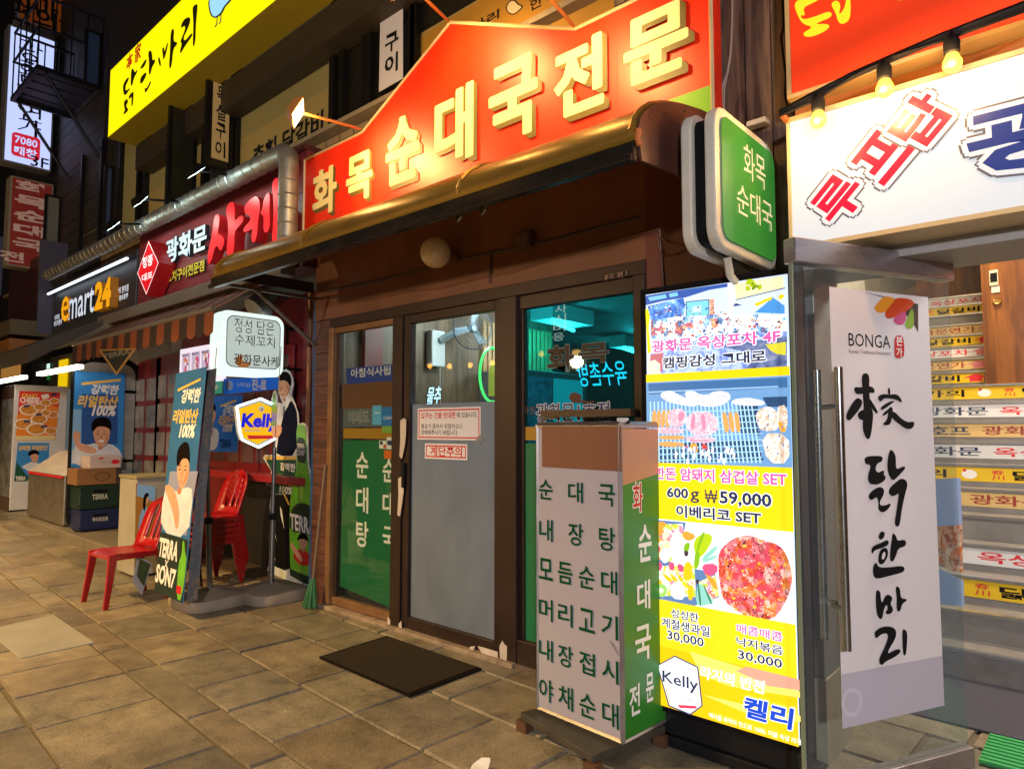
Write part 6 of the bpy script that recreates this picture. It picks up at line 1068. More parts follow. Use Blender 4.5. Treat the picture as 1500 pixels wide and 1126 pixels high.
def glowbox(tl, br, c, s, part, Y=.88): a, b = onY(*tl, Y), onY(*br, Y); MB().box((a.x, Y - .02, b.z), (b.x, Y, a.z)).build(part, em('glow_' + c, c, s), em_)
glowbox((88, 528), (98, 575), 'f2c80c', .85, 'yellow_column'); glowbox((30, 536), (58, 556), '1f5c2c', .5, 'lit_window'); glowbox((35, 533), (56, 541), 'd8f2e8', 1, 'lit_window', .87); glowbox((50, 540), (56, 555), '8fe02c', .9, 'lit_window', .86); glowbox((64, 534), (73, 556), '2a7a3a', .5, 'lit_window'); glowbox((66, 534), (73, 540), 'cdeee8', 1, 'lit_window', .87); glowbox((0, 545), (12, 600), 'c89420', .8, 'lit_window', .86); glowbox((62, 575), (104, 660), '7d8a86', .35, 'lit_window', .875)
aY = -1.05; a0, a1 = onY(0, 548, aY), onY(88, 511, aY); ez = (a0.z + a1.z) / 2
MB().add([(EX0 - 7, aY, ez), (EX1 - .4, aY, ez), (EX1 - .4, -.06, ez0 - .02), (EX0 - 7, -.06, ez0 - .02), (EX0 - 7, aY, ez + .2), (EX1 - .4, aY, ez + .2), (EX1 - .4, -.06, ez0 + .0), (EX0 - 7, -.06, ez0)], [(0, 1, 2, 3), (4, 7, 6, 5), (0, 4, 5, 1), (1, 5, 6, 2), (0, 3, 7, 4)]).build('awning_roof', mat('awning_dark_cloth', '3f3a34', .7, var=.1), em_)
for x0, x1 in ((EX1 - 2.4, EX1 - .6), (EX0 - 2, EX0 + .4)): MB().box((x0, -.5, ez - .02), (x1, -.42, ez + .03)).build('tube_light', em('shop_tube', 'fff2dc', 8), em_)
stp = thing('stone_step', 'long low stone step in front of the convenience store and bar door', 'step', (-9, -.3, 0)); s0, s1 = onZ(104, 796, .0), onZ(186, 832, .0); MB().box((-9.95, -.47, -.01), (-7.7, BY - .03, .13)).build('slab', mat('step_stone', '6d6352', .6, var=.2, scale=5, bump=.2), stp, bevel=.012); MB().box((-12.6, -.4, -.01), (-9.96, .88, .1)).build('slab', mat('step_stone', '6d6352'), stp, bevel=.012)
# fridge with posters
FX = -14.4; fg = thing('standing_fridge', 'tall white fridge beside the store, posters stuck on its side', 'fridge', (FX - .4, .3, 0)); fy0, fy1 = onX(18, 650, FX).y, onX(96, 650, FX).y; fz = onX(20, 563, FX).z
MB().box((FX - .75, fy0, .02), (FX, fy1, fz)).build('body', mat('fridge_white', 'c5c6cc', .4, var=.06), fg, bevel=.012); MB().box((FX - .73, fy0 - .03, .25), (FX - .03, fy0 - .002, fz - .25)).build('glass_door', mat('fridge_door', '6a6a68', .15, var=.6, scale=3), fg); MB().box((FX - .73, fy0 - .03, fz - .24), (FX - .03, fy0 - .002, fz - .02)).build('header', mat('fridge_header', '3a2420', .4), fg); MB().box((FX - .74, fy0 - .02, .0), (FX - .01, fy0 - .001, .24)).build('kick_grille', mat('fridge_kick', '4a3a30', .5), fg)
p = sidepanel(FX, fg, step=.0015); A5 = lambda pts: crop(8.042, 0, 520, pts)
p.done()
pp = thing('pizza_poster', 'red and orange poster of pizzas and dishes on the white fridge', 'poster', (FX + .01, .3, 1.5)); p = sidepanel(FX + .002, pp, step=.0015)
p.slab('sheet', mat('poster_red', 'd22a18', .5), [p.uv(*c) for c in A5([(190, 1000), (650, 1000), (710, 440), (228, 420)])], .002); p.poly('picture', mat('poster_orange', 'e0821c', .5), A5([(185, 990), (655, 995), (690, 620), (560, 560), (200, 700)])); p.text('lettering', WHITE, 'CHEESE', *A5([(235, 530), (465, 540), (300, 495), (300, 565)]), bold=.04); p.text('lettering', GOLDP, 'CRAZY', *A5([(258, 475), (450, 480), (350, 455), (350, 498)]), bold=.04)
for x, y, r in ((340, 640, 90), (470, 610, 60), (275, 810, 85), (430, 870, 95), (540, 560, 55), (640, 540, 50), (460, 750, 80), (620, 700, 55), (600, 890, 60), (540, 680, 50)):
    c = A5([(x, y)])[0]; p.disc('plate_picture', WHITE, c, r / 620, r / 900); p.disc('dish_picture', mat('dish_gold', 'c8842c', .5, var=.4, scale=20), c, r / 740, r / 1080)
p.polys('caption', NAVY, [A5([(x, y), (x + 70, y - 8), (x + 72, y + 18), (x + 2, y + 26)]) for x, y in ((275, 590), (420, 690), (280, 770), (480, 830), (600, 455))]); p.poly('caption', WHITE, A5([(480, 470), (570, 455), (580, 500), (500, 520)])); p.rect('caption', mat('poster_cream', 'd8c89a', .5), *A5([(190, 950), (650, 998)])); p.done()
pb_ = thing('beer_poster', 'small blue beer poster under the red pizza poster on the fridge', 'poster', (FX + .01, .2, .9)); p = sidepanel(FX + .002, pb_, step=.0015); B5 = lambda pts: crop(3.517, 0, 480, pts)
p.slab('sheet', SKYB, [p.uv(*c) for c in B5([(72, 790), (150, 780), (253, 700), (253, 592), (92, 592)])], .002); p.poly('picture', GREENP, B5([(72, 790), (85, 690), (148, 775), (140, 790)])); p.text('lettering', GOLDP, '강력한 리얼탄산', *B5([(95, 625), (245, 615), (170, 605), (170, 632)]), bold=.04); p.text('lettering', WHITE, 'TERRA', *B5([(80, 772), (132, 776), (100, 764), (100, 785)]), bold=.03); face(p, B5([(150, 650), (200, 650), (195, 690), (170, 695)]), B5([(140, 665), (150, 630), (195, 628), (205, 655), (180, 645)]), []); p.poly('picture', SHIRT, B5([(110, 715), (160, 690), (215, 700), (150, 740)])); p.done()
# freezer
fz_ = thing('chest_freezer', 'low stainless chest freezer with a slanted glass lid', 'freezer', (-11.6, -.1, 0)); c0 = onY(40, 735, -.3); c1 = onY(92, 760, -.3); zt3 = onY(45, 690, -.3).z
MB().box((c0.x, -.3, .12), (c1.x, .3, zt3)).build('body', mat('freezer_steel', '8c8378', .35, .7, var=.15), fz_, bevel=.015); MB().prism([(c0.x, -.31, zt3 + .002), (c0.x, .3, zt3 + .002), (c0.x, .3, zt3 + .32), (c0.x, .1, zt3 + .3)], (c1.x - c0.x, 0, 0)).build('lid', mat('freezer_lid', 'b7b2aa', .2, var=.1), fz_, bevel=.02); MB().box((c0.x + .03, -.318, zt3 - .03), (c1.x - .03, -.302, zt3 + .0)).build('trim', REDPRINT, fz_); MB().box((c0.x + .05, -.28, .0), (c1.x - .05, .28, .119)).build('plinth', mat('freezer_plinth', '3f3a36', .5), fz_)
# arch frame with vinyl sheet and poster
TX = -10.25; fr_ = thing('vinyl_screen', 'clear vinyl screen in a rounded black pipe frame between store and bar', 'screen', (TX, .0, 0)); p = sidepanel(TX, fr_)
fu0, fu1 = p.uv(103, 700)[0], p.uv(198, 700)[0]; fz0, fz1 = .1, onX(150, 527, TX).z
rp = rrect(fu0, fu1, fz0, fz1, .22, 6); MB().tube([(TX, a, b) for a, b in rp] + [(TX, rp[0][0], rp[0][1])], .04, 8).tube([(TX, fu0, onX(110, 571, TX).z), (TX, fu1, onX(110, 571, TX).z)], .025, 6).tube([(TX, fu0, 1.0), (TX, fu1, 1.0)], .02, 6).build('pipe_frame', BLACK, fr_, smooth=True)
p.slab('vinyl_sheet', mat('vinyl_white', '9c9890', .25, var=.2), [(fu0 + .03, .12), (fu1 - .03, .12), (fu1 - .03, fz1 - .04), (fu0 + .03, fz1 - .04)], .004)
ps = thing('man_poster', 'large sky blue poster of a smiling man with raised fist on the vinyl screen', 'poster', (TX + .05, .1, 1.3)); p = sidepanel(TX + .045, ps, step=.0012)
p.slab('sheet', SKYB, [p.uv(*c) for c in B5([(365, 718), (630, 722), (645, 235), (387, 222)])], .002); p.poly('picture', SKYD, B5([(420, 600), (605, 600), (608, 340), (424, 340)])); p.poly('picture', PALEB, B5([(368, 700), (415, 700), (420, 420), (378, 420)]))
p.poly('stripe', GOLDP, B5([(420, 282), (622, 262), (622, 275), (420, 296)]))
for m, s, pts in ((WHITE, '강력한', [(470, 320), (612, 315), (540, 292), (540, 345)]), (GOLDP, '리얼탄산', [(402, 385), (608, 365), (500, 348), (500, 410)]), (WHITE, '100%', [(478, 430), (598, 420), (540, 398), (540, 455)])): p.text('lettering', m, s, *B5(pts), bold=.04, shear=.2)
p.poly('picture', SHIRT, B5([(368, 720), (372, 610), (440, 605), (500, 590), (530, 620), (565, 590), (630, 640), (628, 720)]), smooth=1); p.poly('picture', SKIN, B5([(372, 535), (405, 530), (418, 560), (405, 590), (440, 600), (500, 625), (495, 650), (420, 640), (385, 605)]), smooth=1)
face(p, B5([(478, 500), (568, 500), (565, 570), (540, 612), (505, 612), (482, 570)]), B5([(470, 530), (472, 480), (510, 458), (555, 462), (574, 490), (572, 540), (558, 512), (500, 505), (482, 535)]), [(B5([(503, 545)])[0], (2, .6)), (B5([(545, 545)])[0], (2, .6))]); p.poly('picture', WHITE, B5([(505, 578), (540, 578), (532, 590), (512, 590)])); p.done()
# crates and boxes
CX = -9.85
def crate(yt, yb, m, label, txt, name='beer_crate', cat='crate', x0=116, x1=177):
    y0, y1 = onX(x0, (yt + yb) / 2, CX).y, onX(x1, (yt + yb) / 2, CX).y; z1, z0 = onX(x0, yt, CX).z, onX(x0, yb, CX).z
    t = thing(name, label, cat, (CX - .2, (y0 + y1) / 2, z0)); mb = MB(); mb.box((CX - .38, y0, z0), (CX, y1, z1)); mb.build('body', m, t, bevel=.012)
    if name == 'beer_crate':
        rbx = MB(); 
        for zz2 in (z0 + .03, z1 - .05): rbx.box((CX - .384, y0 - .006, zz2), (CX + .006, y1 + .003, zz2 + .025))
        rbx.build('rim', m, t); MB().box((CX + .001, (y0 + y1) / 2 - .08, z1 - .09), (CX + .004, (y0 + y1) / 2 + .08, z1 - .06)).build('hand_hole', BLACK, t)
    p = sidepanel(CX + .002, t, step=.0015); h = z1 - z0; W = y1 - y0
    if txt: p.textbox('lettering', mat('crate_letter', 'a9aca8', .6), txt, y0 + W * .3, y0 + W * .68, z0 + h * .4, z0 + h * .62, bold=.03)
    return t, p, y0, y1, z0, z1
c_, p, *_ = crate(748, 778, mat('crate_navy', '15204a', .4), 'dark blue plastic bottle crate at the bottom of the pile', '하이트진로'); p.done()
c_, p, *_ = crate(712, 747, mat('crate_green', '102a22', .4), 'dark green plastic beer crate standing on the blue crate', 'TERRA'); p.done()
c_, p, y0, y1, z0, z1 = crate(687, 711.5, mat('cardboard', '7c5632', .7, var=.1), 'brown cardboard box lying on the green crate', '', 'cardboard_box', 'box', 112, 171); p.disc('print', mat('cardboard_print', '5a3c22', .7), ((y0 + y1) / 2 + .06, (z0 + z1) / 2), .09, .06, uv=True); p.disc('print', mat('cardboard', '7c5632'), ((y0 + y1) / 2 + .06, (z0 + z1) / 2), .07, .045, uv=True); p.done()
c_, p, y0, y1, z0, z1 = crate(668, 686.5, mat('carton_white', 'b9a8a8', .6), 'white carton with small red prints on top of the cardboard box', '과일', 'white_carton', 'box', 131, 178); p.disc('print', REDPRINT, (y0 + (y1 - y0) * .8, (z0 + z1) / 2), .05, .03, uv=True); p.disc('print', REDPRINT, (y0 + (y1 - y0) * .35, (z0 + z1) / 2 + .05), .03, .012, uv=True); p.done()
# ------------------------------------------------------------------ upper floors
UY = .15
up_ = thing('upper_building', 'dark upper storeys with long frosted windows over the shop signs', 'building', (-7, UY, 3.9))
BRICK = mat('pale_brick', '9b8560', .7, var=.15, scale=8)
def brickmat():
    m = BRICK; nt = m.node_tree; N = nt.nodes; L = nt.links; b = N['Principled BSDF']; tc = N.new('ShaderNodeTexCoord'); mp = N.new('ShaderNodeMapping'); mp.inputs['Rotation'].default_value = (math.radians(90), 0, 0); L.new(tc.outputs['Object'], mp.inputs[0])
    br = N.new('ShaderNodeTexBrick'); br.inputs['Scale'].default_value = 1; br.inputs['Brick Width'].default_value = .21; br.inputs['Row Height'].default_value = .075; br.inputs['Mortar Size'].default_value = .008; br.inputs[1].default_value = lin('9b8560') + [1]; br.inputs[2].default_value = lin('86704e') + [1]; br.inputs[3].default_value = lin('453823') + [1]
    L.new(mp.outputs[0], br.inputs[0]); L.new(br.outputs[0], b.inputs['Base Color']); bp = N.new('ShaderNodeBump'); bp.inputs['Distance'].default_value = .01; bp.inputs['Strength'].default_value = .5; L.new(br.outputs[1], bp.inputs['Height']); bp.invert = True; L.new(bp.outputs[0], b.inputs['Normal'])
brickmat()
wz0 = onY(490, 187, UY - .05).z
MB().box((-16.5, UY, 3.16), (-1.42, UY + .3, wz0 - .04)).build('brick_band', BRICK, up_); MB().box((-16.5, UY - .12, wz0 - .039), (-1.42, UY + .2, wz0)).build('sill', mat('sill_stone', '8a7c62', .6, var=.15), up_)
WINBLACK = mat('window_black_frame', '15120f', .4, .3); FILM = mat('olive_frosted_film', '6f6238', .5, var=.12, scale=1, emit=.28); FILMLOW = mat('ochre_film', '8a7440', .5, var=.05, emit=.16); DGL = mat('dark_window', '1c1912', .08, var=.3, scale=2)
WT = 5.75; mbf = MB()
def winpane(px0, px1, film=True, lowfilm=True, m=None, y=300):
    a, b = onY(px0, y, UY - .02).x, onY(px1, y, UY - .02).x
    w_ = MB().box((a, UY - .02, wz0 + .03), (b, UY - .005, WT)).build('window', m or FILM, up_)
    if lowfilm: MB().box((a + .01, UY - .024, wz0 + .03), (b - .01, UY - .0205, wz0 + .42)).build('film_band', FILMLOW, w_)
    MB().box((a - .07, UY - .08, wz0 + .001), (a, UY, WT)).box((b, UY - .08, wz0 + .001), (b + .07, UY, WT)).box((a, UY - .08, wz0 + .001), (b, UY - .001, wz0 + .03)).build('frame', WINBLACK, w_)
    return w_
winpane(350, 487); winpane(508, 534, False, False, DGL); winpane(548, 607, False, False, DGL); winpane(613, 860, True, True, DGL); winpane(262, 300); winpane(218, 248, True, True); winpane(180, 205, True, False); winpane(124, 150, True, True)
FILLB = mat('dark_wall', '1f1a17', .7, var=.3); MB().box((-11.6, UY - .005, wz0), (-1.42, UY + .3, 8.5)).build('wall', FILLB, up_)
sd = MB(); z = 3.2; GREYSID = wood('grey_siding', '1f1d1c', '37322f', 3, .6, (.5, 6, 7))
while z < 7: sd.box((-16.5, UY - .03 + rnd.random() * .005, z), (onY(152, 270, UY).x, UY + .2, z + .17)); z += .178
sd.build('siding', GREYSID, up_); MB().box((-16.5, UY, 7), (-1.4, UY + .3, 11)).build('wall', FILLB, up_)
MB().box((-1.42, .3, 3.1), (2, .6, 8.5)).build('wall', FILLB, up_)
p = wallpanel(UY - .028, up_); p.text('lettering', INK, '춘천 닭갈비', (370, 235), (473, 190), (440, 178), (440, 212), bold=.03, jit=.004)
F2 = lambda pts: crop(3.947, 400, 0, pts)
p.poly('film_band', mat('orange_lit_film', '9a7024', .5, emit=.03), [(606, 140), (606, 60), (704, 0), (900, -110), (900, 40), (845, 60)]); p.text('lettering', INK, '마리', *F2([(1150, 140), (1308, 100), (1280, 65), (1200, 165)]), bold=.03, jit=.004)
p.poly('bird_print', INK, F2([(1345, 40), (1365, 5), (1400, -5), (1420, 25), (1450, 35), (1435, 55), (1415, 75), (1390, 90), (1360, 80), (1348, 60)]), smooth=2); p.poly('bird_print', mat('bird_cream', 'cdb58a', .5), F2([(1352, 42), (1368, 12), (1395, 4), (1412, 30), (1440, 40), (1428, 52), (1410, 70), (1388, 83), (1364, 74), (1354, 58)]), smooth=2)
p.text('lettering', INK, '한', (776, 8), (795, 2), (786, -6), (786, 13), bold=.02); p.done()
def vbanner(Y, tl, br, label, txt, t0, t1):
    t = thing('window_banner', label, 'banner', onY(*br, Y)); p = wallpanel(Y, t, step=.001); p.slab('cloth', mat('window_banner_white', 'bdb7b4', .6, emit=.06), [p.uv(tl[0], br[1]), p.uv(br[0], br[1] - 20), p.uv(br[0], tl[1]), p.uv(tl[0] + 4, tl[1])], .003)
    p.vtext('lettering', INK, txt, t0, t1, .17, bold=.03, jit=.004); p.done()
vbanner(UY - .09, (555, -75), (590, 135), 'pale vertical banner with black brush words in the window behind the gabled sign', '닭목살 구이', (576, -80), (573, 110))
a, b = onY(557, 115, UY - .088), onY(588, 112, UY - .088)
# casements standing open
def casement(pr, pl_, yt, yb, label, m, frame=.035):
    X = onY(pr, 200, UY - .05).x; y1 = UY - .1; y0 = onX(pl_, (yt + yb) / 2, X).y; z1, z0 = onX(pl_, yt, X).z, onX(pl_, yb, X).z
    t = thing('open_window', label, 'window', (X, y1, z0)); p = sidepanel(X, t, step=.001); fr = MB(); fr.box((X - .05, y0, z0), (X, y0 + frame, z1)).box((X - .05, y1 - frame, z0), (X, y1, z1)).box((X - .05, y0 + frame, z0), (X, y1 - frame, z0 + frame)).box((X - .05, y0 + frame, z1 - frame), (X, y1 - frame, z1)); fr.build('frame', WINBLACK, t)
    MB().box((X - .03, y0 + frame, z0 + frame), (X - .02, y1 - frame, z1 - frame)).build('pane', m, t); return t, p, X, y0, y1, z0, z1
t_, p, X, y0, y1, z0, z1 = casement(348, 303, 63, 243, 'open casement with a tan vertical banner of brush words', DGL, .03); p.polyuv('banner', mat('tan_banner', 'b3935a', .6, emit=.15), [(y0 + .06, z0 + .1), (y1 - .045, z0 + .1), (y1 - .045, z1 - .13), (y0 + .06, z1 - .13)]); p.vtext('lettering', INK, '닭목살구이', (327, 100), (322, 232), .11, bold=.02, jit=.003); p.done()
t_, p, *_ = casement(296, 247, 142, 292, 'open casement with plain dark glass, between the tan banner and the arm lamps', mat('casement_glass', '2e2a1c', .12, var=.2)); p.done()
t_, p, *_ = casement(176, 152, 240, 345, 'open casement with bluish reflecting glass over the convenience store sign', mat('casement_blue_reflection', '3a4462', .1, emit=.05)); p.done()  # bluish reflection put into the pane's colour and faint glow
t_, p, *_ = casement(100, 64, 283, 395, 'open casement with pale grey glass next to the red vertical sign', mat('casement_grey', '6c6a5e', .3, emit=.04)); p.done()
t_, p, *_ = casement(150, 124, 40, 122, 'open blue grey casement beside the yellow sign, over the fire balcony', mat('casement_slate', '2e3d58', .3, emit=.05)); p.done()
# big yellow sign
yY = -.42; ys = thing('lit_signboard', 'huge bright yellow lit signboard with black brush letters and a bird', 'sign', (-10, yY, 5.2)); p = wallpanel(yY, ys, step=.002)
a, b = p.uv(161, 104), p.uv(156, 204); YLIT = em('yellow_lit_face', 'fff000', .98); ye = -3.0
p.slab('box', mat('yellow_side', '8a7a12', .5), [(a[0] + .02, b[1]), (ye, b[1]), (ye, a[1]), (a[0] + .02, a[1])], .32); p.polyuv('face', YLIT, [(a[0] + .03, b[1] + .01), (ye, b[1] + .01), (ye, a[1] - .01), (a[0] + .03, a[1] - .01)])
MB().box((a[0], -.09, b[1] - .3), (ye, UY - .03, b[1] - .002)).build('under_frame', mat('under_frame_brown', '2c2418', .6, var=.2), ys)
Y3 = lambda pts: crop(5.36, 150, 0, pts)
for q in ([(160, 665), (205, 600), (210, 625), (180, 680), (185, 720), (215, 690), (215, 705), (180, 755), (165, 735)], [(228, 545), (245, 540), (255, 575), (275, 545), (275, 570), (250, 610), (235, 680), (222, 670), (225, 600)], [(170, 800), (195, 775), (205, 800), (185, 835), (200, 850), (205, 870), (175, 900), (163, 895), (180, 865), (170, 835)], [(205, 760), (248, 710), (245, 770), (240, 835), (228, 835), (232, 755), (212, 785)],
          [(300, 530), (345, 460), (350, 480), (330, 530), (300, 545)], [(300, 610), (345, 565), (350, 590), (320, 650), (298, 665)], [(360, 410), (385, 395), (395, 440), (395, 480), (415, 465), (418, 490), (392, 530), (380, 590), (365, 585), (370, 490)], [(335, 690), (350, 700), (382, 630), (385, 655), (350, 725), (335, 730)],
          [(440, 455), (452, 450), (465, 510), (458, 528), (445, 500)], [(470, 385), (490, 370), (488, 420), (515, 330), (520, 350), (500, 440), (480, 480), (478, 430)], [(540, 240), (570, 225), (560, 330), (592, 335), (590, 355), (560, 385), (548, 530), (525, 548), (535, 400)],
          [(620, 200), (650, 150), (690, 135), (697, 170), (670, 240), (640, 300), (650, 330), (710, 255), (712, 285), (650, 370), (620, 425), (610, 415), (630, 340), (612, 335), (655, 235), (650, 200), (625, 230)], [(712, 80), (715, 55), (750, 30), (752, 70), (740, 180), (735, 350), (712, 380), (720, 200)]):
    p.poly('calligraphy', mat('sign_brush_ink', '2a2708', .5), Y3(q), smooth=2)
RB = mat('red_brush', 'd83a14', .5, emit=.5)
p.text('lettering', RB, '本', *Y3([(192, 500), (245, 460), (225, 415), (205, 555)]), bold=.03); p.text('lettering', RB, '家', *Y3([(258, 430), (310, 390), (295, 335), (270, 500)]), bold=.03)
p.poly('bird_print', mat('bird_line', '2c4a6a', .5), Y3([(835, -10), (1035, -10), (1000, 30), (970, 60), (950, 110), (915, 140), (880, 150), (850, 120), (838, 60)]), smooth=2); p.poly('bird_print', em('bird_blue', '9fdcf6', .9), Y3([(845, -10), (1015, -10), (985, 25), (955, 60), (935, 105), (905, 130), (882, 138), (860, 112), (848, 60)]), smooth=2)
p.polys('bird_print', mat('bird_line', '2c4a6a'), [Y3([(905, 140), (912, 140), (908, 200), (890, 222), (886, 214), (900, 195)]), Y3([(935, 118), (942, 115), (938, 175), (922, 200), (918, 192), (930, 172)])]); p.done()
# fire balcony
bx = thing('fire_balcony', 'dark iron fire balcony with slatted floor and railing before the tall white sign', 'balcony', (-13, -.5, 5.6)); XF = onY(103, 172, UY - .05).x
q0, q1 = onX(18, 141, XF), onX(103, 172, XF); zf = (q0.z + q1.z) / 2; n_ = onZ(50, 93, zf); X1 = n_.x; y0 = (q0.y + n_.y) / 2; y1 = UY - .04; xw = X1 - XF; IRON = mat('balcony_iron', '12151f', .5, .5)
slt = MB()
for i in range(5): slt.box((XF + xw * (i + .06) / 5, y0 + .02, zf), (XF + xw * (i + .84) / 5, y1, zf + .03))
slt.build('slatted_floor', mat('balcony_slats', '2a3048', .5, .3), bx); rl = MB(); rl.box((X1 - .05, y0, zf - .06), (X1, y1, zf - .001)).box((X1 - xw, y0, zf - .06), (X1 - xw + .05, y1, zf - .001)).box((X1 - xw + .05, y0, zf - .06), (X1 - .05, y0 + .05, zf - .001)).build('floor_frame', IRON, bx)
rl = MB(); hr = 1.05; c4 = [Vector((X1 - .02, y1, zf)), Vector((X1 - .02, y0 + .02, zf)), Vector((X1 - xw + .02, y0 + .02, zf)), Vector((X1 - xw + .02, y1, zf))]
for hz_ in (hr, hr * .55): rl.tube([c + Vector((0, 0, hz_)) for c in c4], .022, 6)
for i in range(3):
    for k in range(5): q = c4[i].lerp(c4[i + 1], k / 4); rl.tube([q, q + Vector((0, 0, hr))], .011, 5)
rl.build('railing', IRON, bx); MB().tube([(X1 - .03, y0 + .1, zf - .05), (X1 - .03, UY - .03, zf - 1.1)], .025, 6).build('brace', IRON, bx); MB().tube([(X1 - xw + .03, y0 + .1, zf - .05), (X1 - xw + .03, UY - .03, zf - 1.1)], .025, 6).build('brace', IRON, bx)
# perpendicular signs at the far end
def perp(X, tl, tr, bl, name, label, face_m, side_m, thick=.3):
    t = thing(name, label, 'sign', onX(*bl, X)); p = sidepanel(X, t, step=.002); u0, u1 = (p.uv(*tl)[0] + p.uv(*bl)[0]) / 2, p.uv(*tr)[0]; v1, v0 = p.uv(*tl)[1], p.uv(*bl)[1]
    MB().box((X - thick, u0, v0), (X - .003, u1, v1)).build('box', side_m, t, bevel=.01); p.polyuv('face', face_m, [(u0 + .03, v0 + .03), (u1 - .03, v0 + .03), (u1 - .03, v1 - .03), (u0 + .03, v1 - .03)]); return t, p, u0, u1, v0, v1
WB = em('blue_white_lit', 'bccaff', 1.0); GREYS = mat('sign_side_grey', '6a6a72', .5)
t_, p, u0, u1, v0, v1 = perp(onY(85, 150, UY - .06).x, (14, 35), (84, 57), (2, 235), 'tall_sign', 'tall bluish white lit sign with brush letters and a red seal', WB, GREYS)
for ch, c, h in (('광', (45, 75), .42), ('화', (44, 103), .42), ('문', (43, 128), .42), ('연', (44, 165), .36), ('가', (43, 187), .36)):
    u, v = p.uv(*c); p.textbox('lettering', INK, ch, u - .17, u + .17, v - h / 2 * .85, v + h / 2 * .85, bold=.0, jit=.006)
SEAL = em('seal_red', 'd8283c', .7); u, v = p.uv(38, 215); p.polyuv('seal', SEAL, rrect(u - .2, u + .2, v - .2, v + .2, .06)); p.textbox('lettering', WB, '7080', u - .16, u + .16, v + .02, v + .15, bold=.02); p.textbox('lettering', WB, '때창', u - .16, u + .16, v - .17, v - .02, bold=.02); u, v = p.uv(58, 238); p.textbox('lettering', INK, '3F', u - .13, u + .13, v - .09, v + .09, bold=.01); p.done()
t_, p, u0, u1, v0, v1 = perp(onY(79, 278, UY - .06).x, (19, 257), (79, 278), (6, 388), 'tall_sign', 'dark red vertical sign with pale letters under the tall white sign', mat('dim_red_face', '8a2a20', .5, emit=.1), mat('pale_side', '8a8272', .5))
for i, ch in enumerate('화목순대국'): 
    cu = u0 + (u1 - u0) * .5; h = (v1 - v0) / 6.2; p.textbox('lettering', mat('pale_pink_letter', 'c9a79c', .5, emit=.12), ch, cu - .24, cu + .24, v1 - h * (i + .95), v1 - h * (i + .18), bold=.04)
h = (v1 - v0) / 6.2
for ch, du_ in (('전', -.24), ('문', .24)): cu = u0 + (u1 - u0) * .5 + du_; p.textbox('lettering', mat('pale_pink_letter', 'c9a79c'), ch, cu - .17, cu + .17, v1 - h * 5.9, v1 - h * 5.2, bold=.03)
p.done()
t_, p, u0, u1, v0, v1 = perp(onY(98, 20, UY - .06).x - .6, (27, -45), (98, -10), (26, 28), 'tall_sign', 'dim orange sign with dark letters at the top left, behind the balcony', mat('dim_orange_face', '9a4c14', .5, emit=.12), GREYS)
for s, c in (('이마트', (68, 13)), ('편의점', (66, 30))):
    u, v = p.uv(*c); p.textbox('lettering', INK, s, u - .55, u + .55, v - .2, v + .2, bold=.02)
p.done()
# neighbours down the street
nb_ = thing('far_building', 'dark building at the far end of the street with a lantern hung shop front', 'building', (-20, 1, 0)); MB().box((-60, .6, 0), (-16.6, 8, 14)).build('wall', mat('far_wall', '1d1a19', .7, var=.3), nb_)
for x0, x1, z0, z1, c, s in ((-19, -17.5, 2.6, 3.2, 'c88a40', .5), (-22, -20, .4, 2.3, 'c8943a', .5), (-26, -23, .4, 2.6, 'd8b060', .4), (-33, -28, .5, 3, 'a86a3a', .4), (-21, -19.6, 4.6, 6, '3a3a48', .3)): MB().box((x0, .55, z0), (x1, .6, z1)).build('lit_window', em('far_' + c, c, s), nb_)
fs_ = thing('red_signboard', 'dark red hanging signboard above the far shop, left of the convenience store sign', 'sign', (-14, 0, 3)); a, b = onY(14, 400, -.2), onY(60, 470, -.2); MB().box((a.x, -.2, b.z), (b.x, .5, a.z)).build('panel', mat('dark_red_sign', '3a1012', .5, var=.8, scale=6), fs_); MB().box((b.x + .01, -.25, b.z - .2), (EX0 - .02, .6, a.z + .2)).build('end_panel', mat('slate_panel', '4a4a5e', .5), fs_); MB().box((a.x, -.6, b.z - .25), (b.x, .5, b.z - .01)).build('eave', mat('eave_olive', '5a4f38', .6), fs_)
el = thing('eave_lamp', 'warm glowing lamp box under the far left eave', 'lamp', onY(10, 510, -.5)); q = onY(8, 513, -.6); MB().box((q.x - .8, -.7, q.z - .1), (q.x + .7, -.3, q.z + .12)).build('housing', mat('eave_lamp_wood', '8a5a22', .6), el); MB().box((q.x - .5, -.6, q.z - .14), (q.x + .4, -.4, q.z - .105)).build('lens', em('eave_glow', 'ffc878', 8), el)
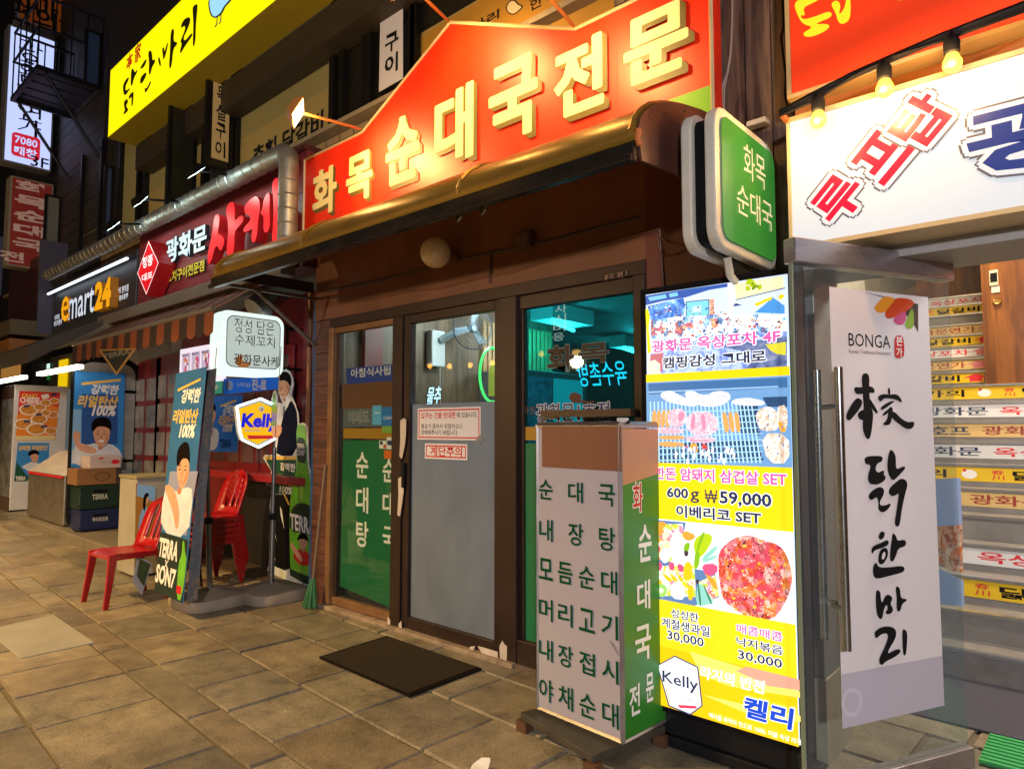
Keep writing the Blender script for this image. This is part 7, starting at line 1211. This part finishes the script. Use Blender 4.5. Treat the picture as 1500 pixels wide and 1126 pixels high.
# unseen street lamps added on the near side to light the street, and bulbs strung across the road (seen mirrored in the door)
def added_street_lamp(x, y, z, watts, label, col=(1, .66, .30)):
    t = thing('added_street_lamp', label, 'added street lamp', (x, y, 0)); MB().tube([(x, y - .8, 0), (x, y - .8, z + .1), (x, y - .4, z + .25), (x, y, z + .2)], .05, 8).build('post', DARKMETAL, t, smooth=True); MB().lathe((x, y, z), [(.0, .2), (.12, .16), (.2, .02), (.19, .0), (0, .03)], 14).build('shade', DARKMETAL, t, smooth=True); MB().lathe((x, y, z - .03), [(0, -.09), (.07, -.05), (.09, .0), (.06, .05), (0, .06)], 12).build('glass_globe', em('added_lamp_glow', 'ffb45a', 20), t, smooth=True)
    cut = z > 4; ld = bpy.data.lights.new('added_street_light', 'SPOT' if cut else 'POINT'); ld.energy = watts; ld.color = col; ld.shadow_soft_size = .12
    if cut: ld.spot_size = math.radians(132); ld.spot_blend = .45
    lo = bpy.data.objects.new('bulb_light', ld); COL.objects.link(lo); lo.parent = t; lo.location = (0, 0, z - .2)
added_street_lamp(-6.0, -4.7, 4.8, 1750, 'unseen warm street lamp added to light the paving, opposite the sliding door', (1, .66, .26)); added_street_lamp(2.6, -6.2, 3.0, 1250, 'unseen cool white street lamp added in place of lit signs opposite the stair entrance', (.95, .92, 1)); added_street_lamp(-12.5, -5.0, 4.6, 1800, 'unseen warm street lamp added farther down the near kerb for its light'); added_street_lamp(-7.5, -7.0, 2.9, 480, 'unseen short warm street lamp added to light the wall under the canopy')
gp0 = Vector(onY(600, 535, 8)); gp1 = Vector(onY(790, 518, 8)); gp0.y = gp1.y = -8
for i in range(7):
    q = gp0.lerp(gp1, i / 6) + Vector((0, 0, -.12 * math.sin(math.pi * i / 6))); t = thing('festoon_bulb', 'festoon bulb strung across the road, mirrored in the sliding door', 'bulb', q, 'festoon bulbs over the road'); MB().lathe(q, [(0, -.07), (.05, -.04), (.06, .0), (.03, .06), (0, .07)], 10).build('glass_globe', em('festoon_glow', 'ffa53c', 22), t, smooth=True); MB().tube([q + Vector((0, 0, .07)), q + Vector((0, 0, .14))], .025, 6).build('socket', BLACK, t)
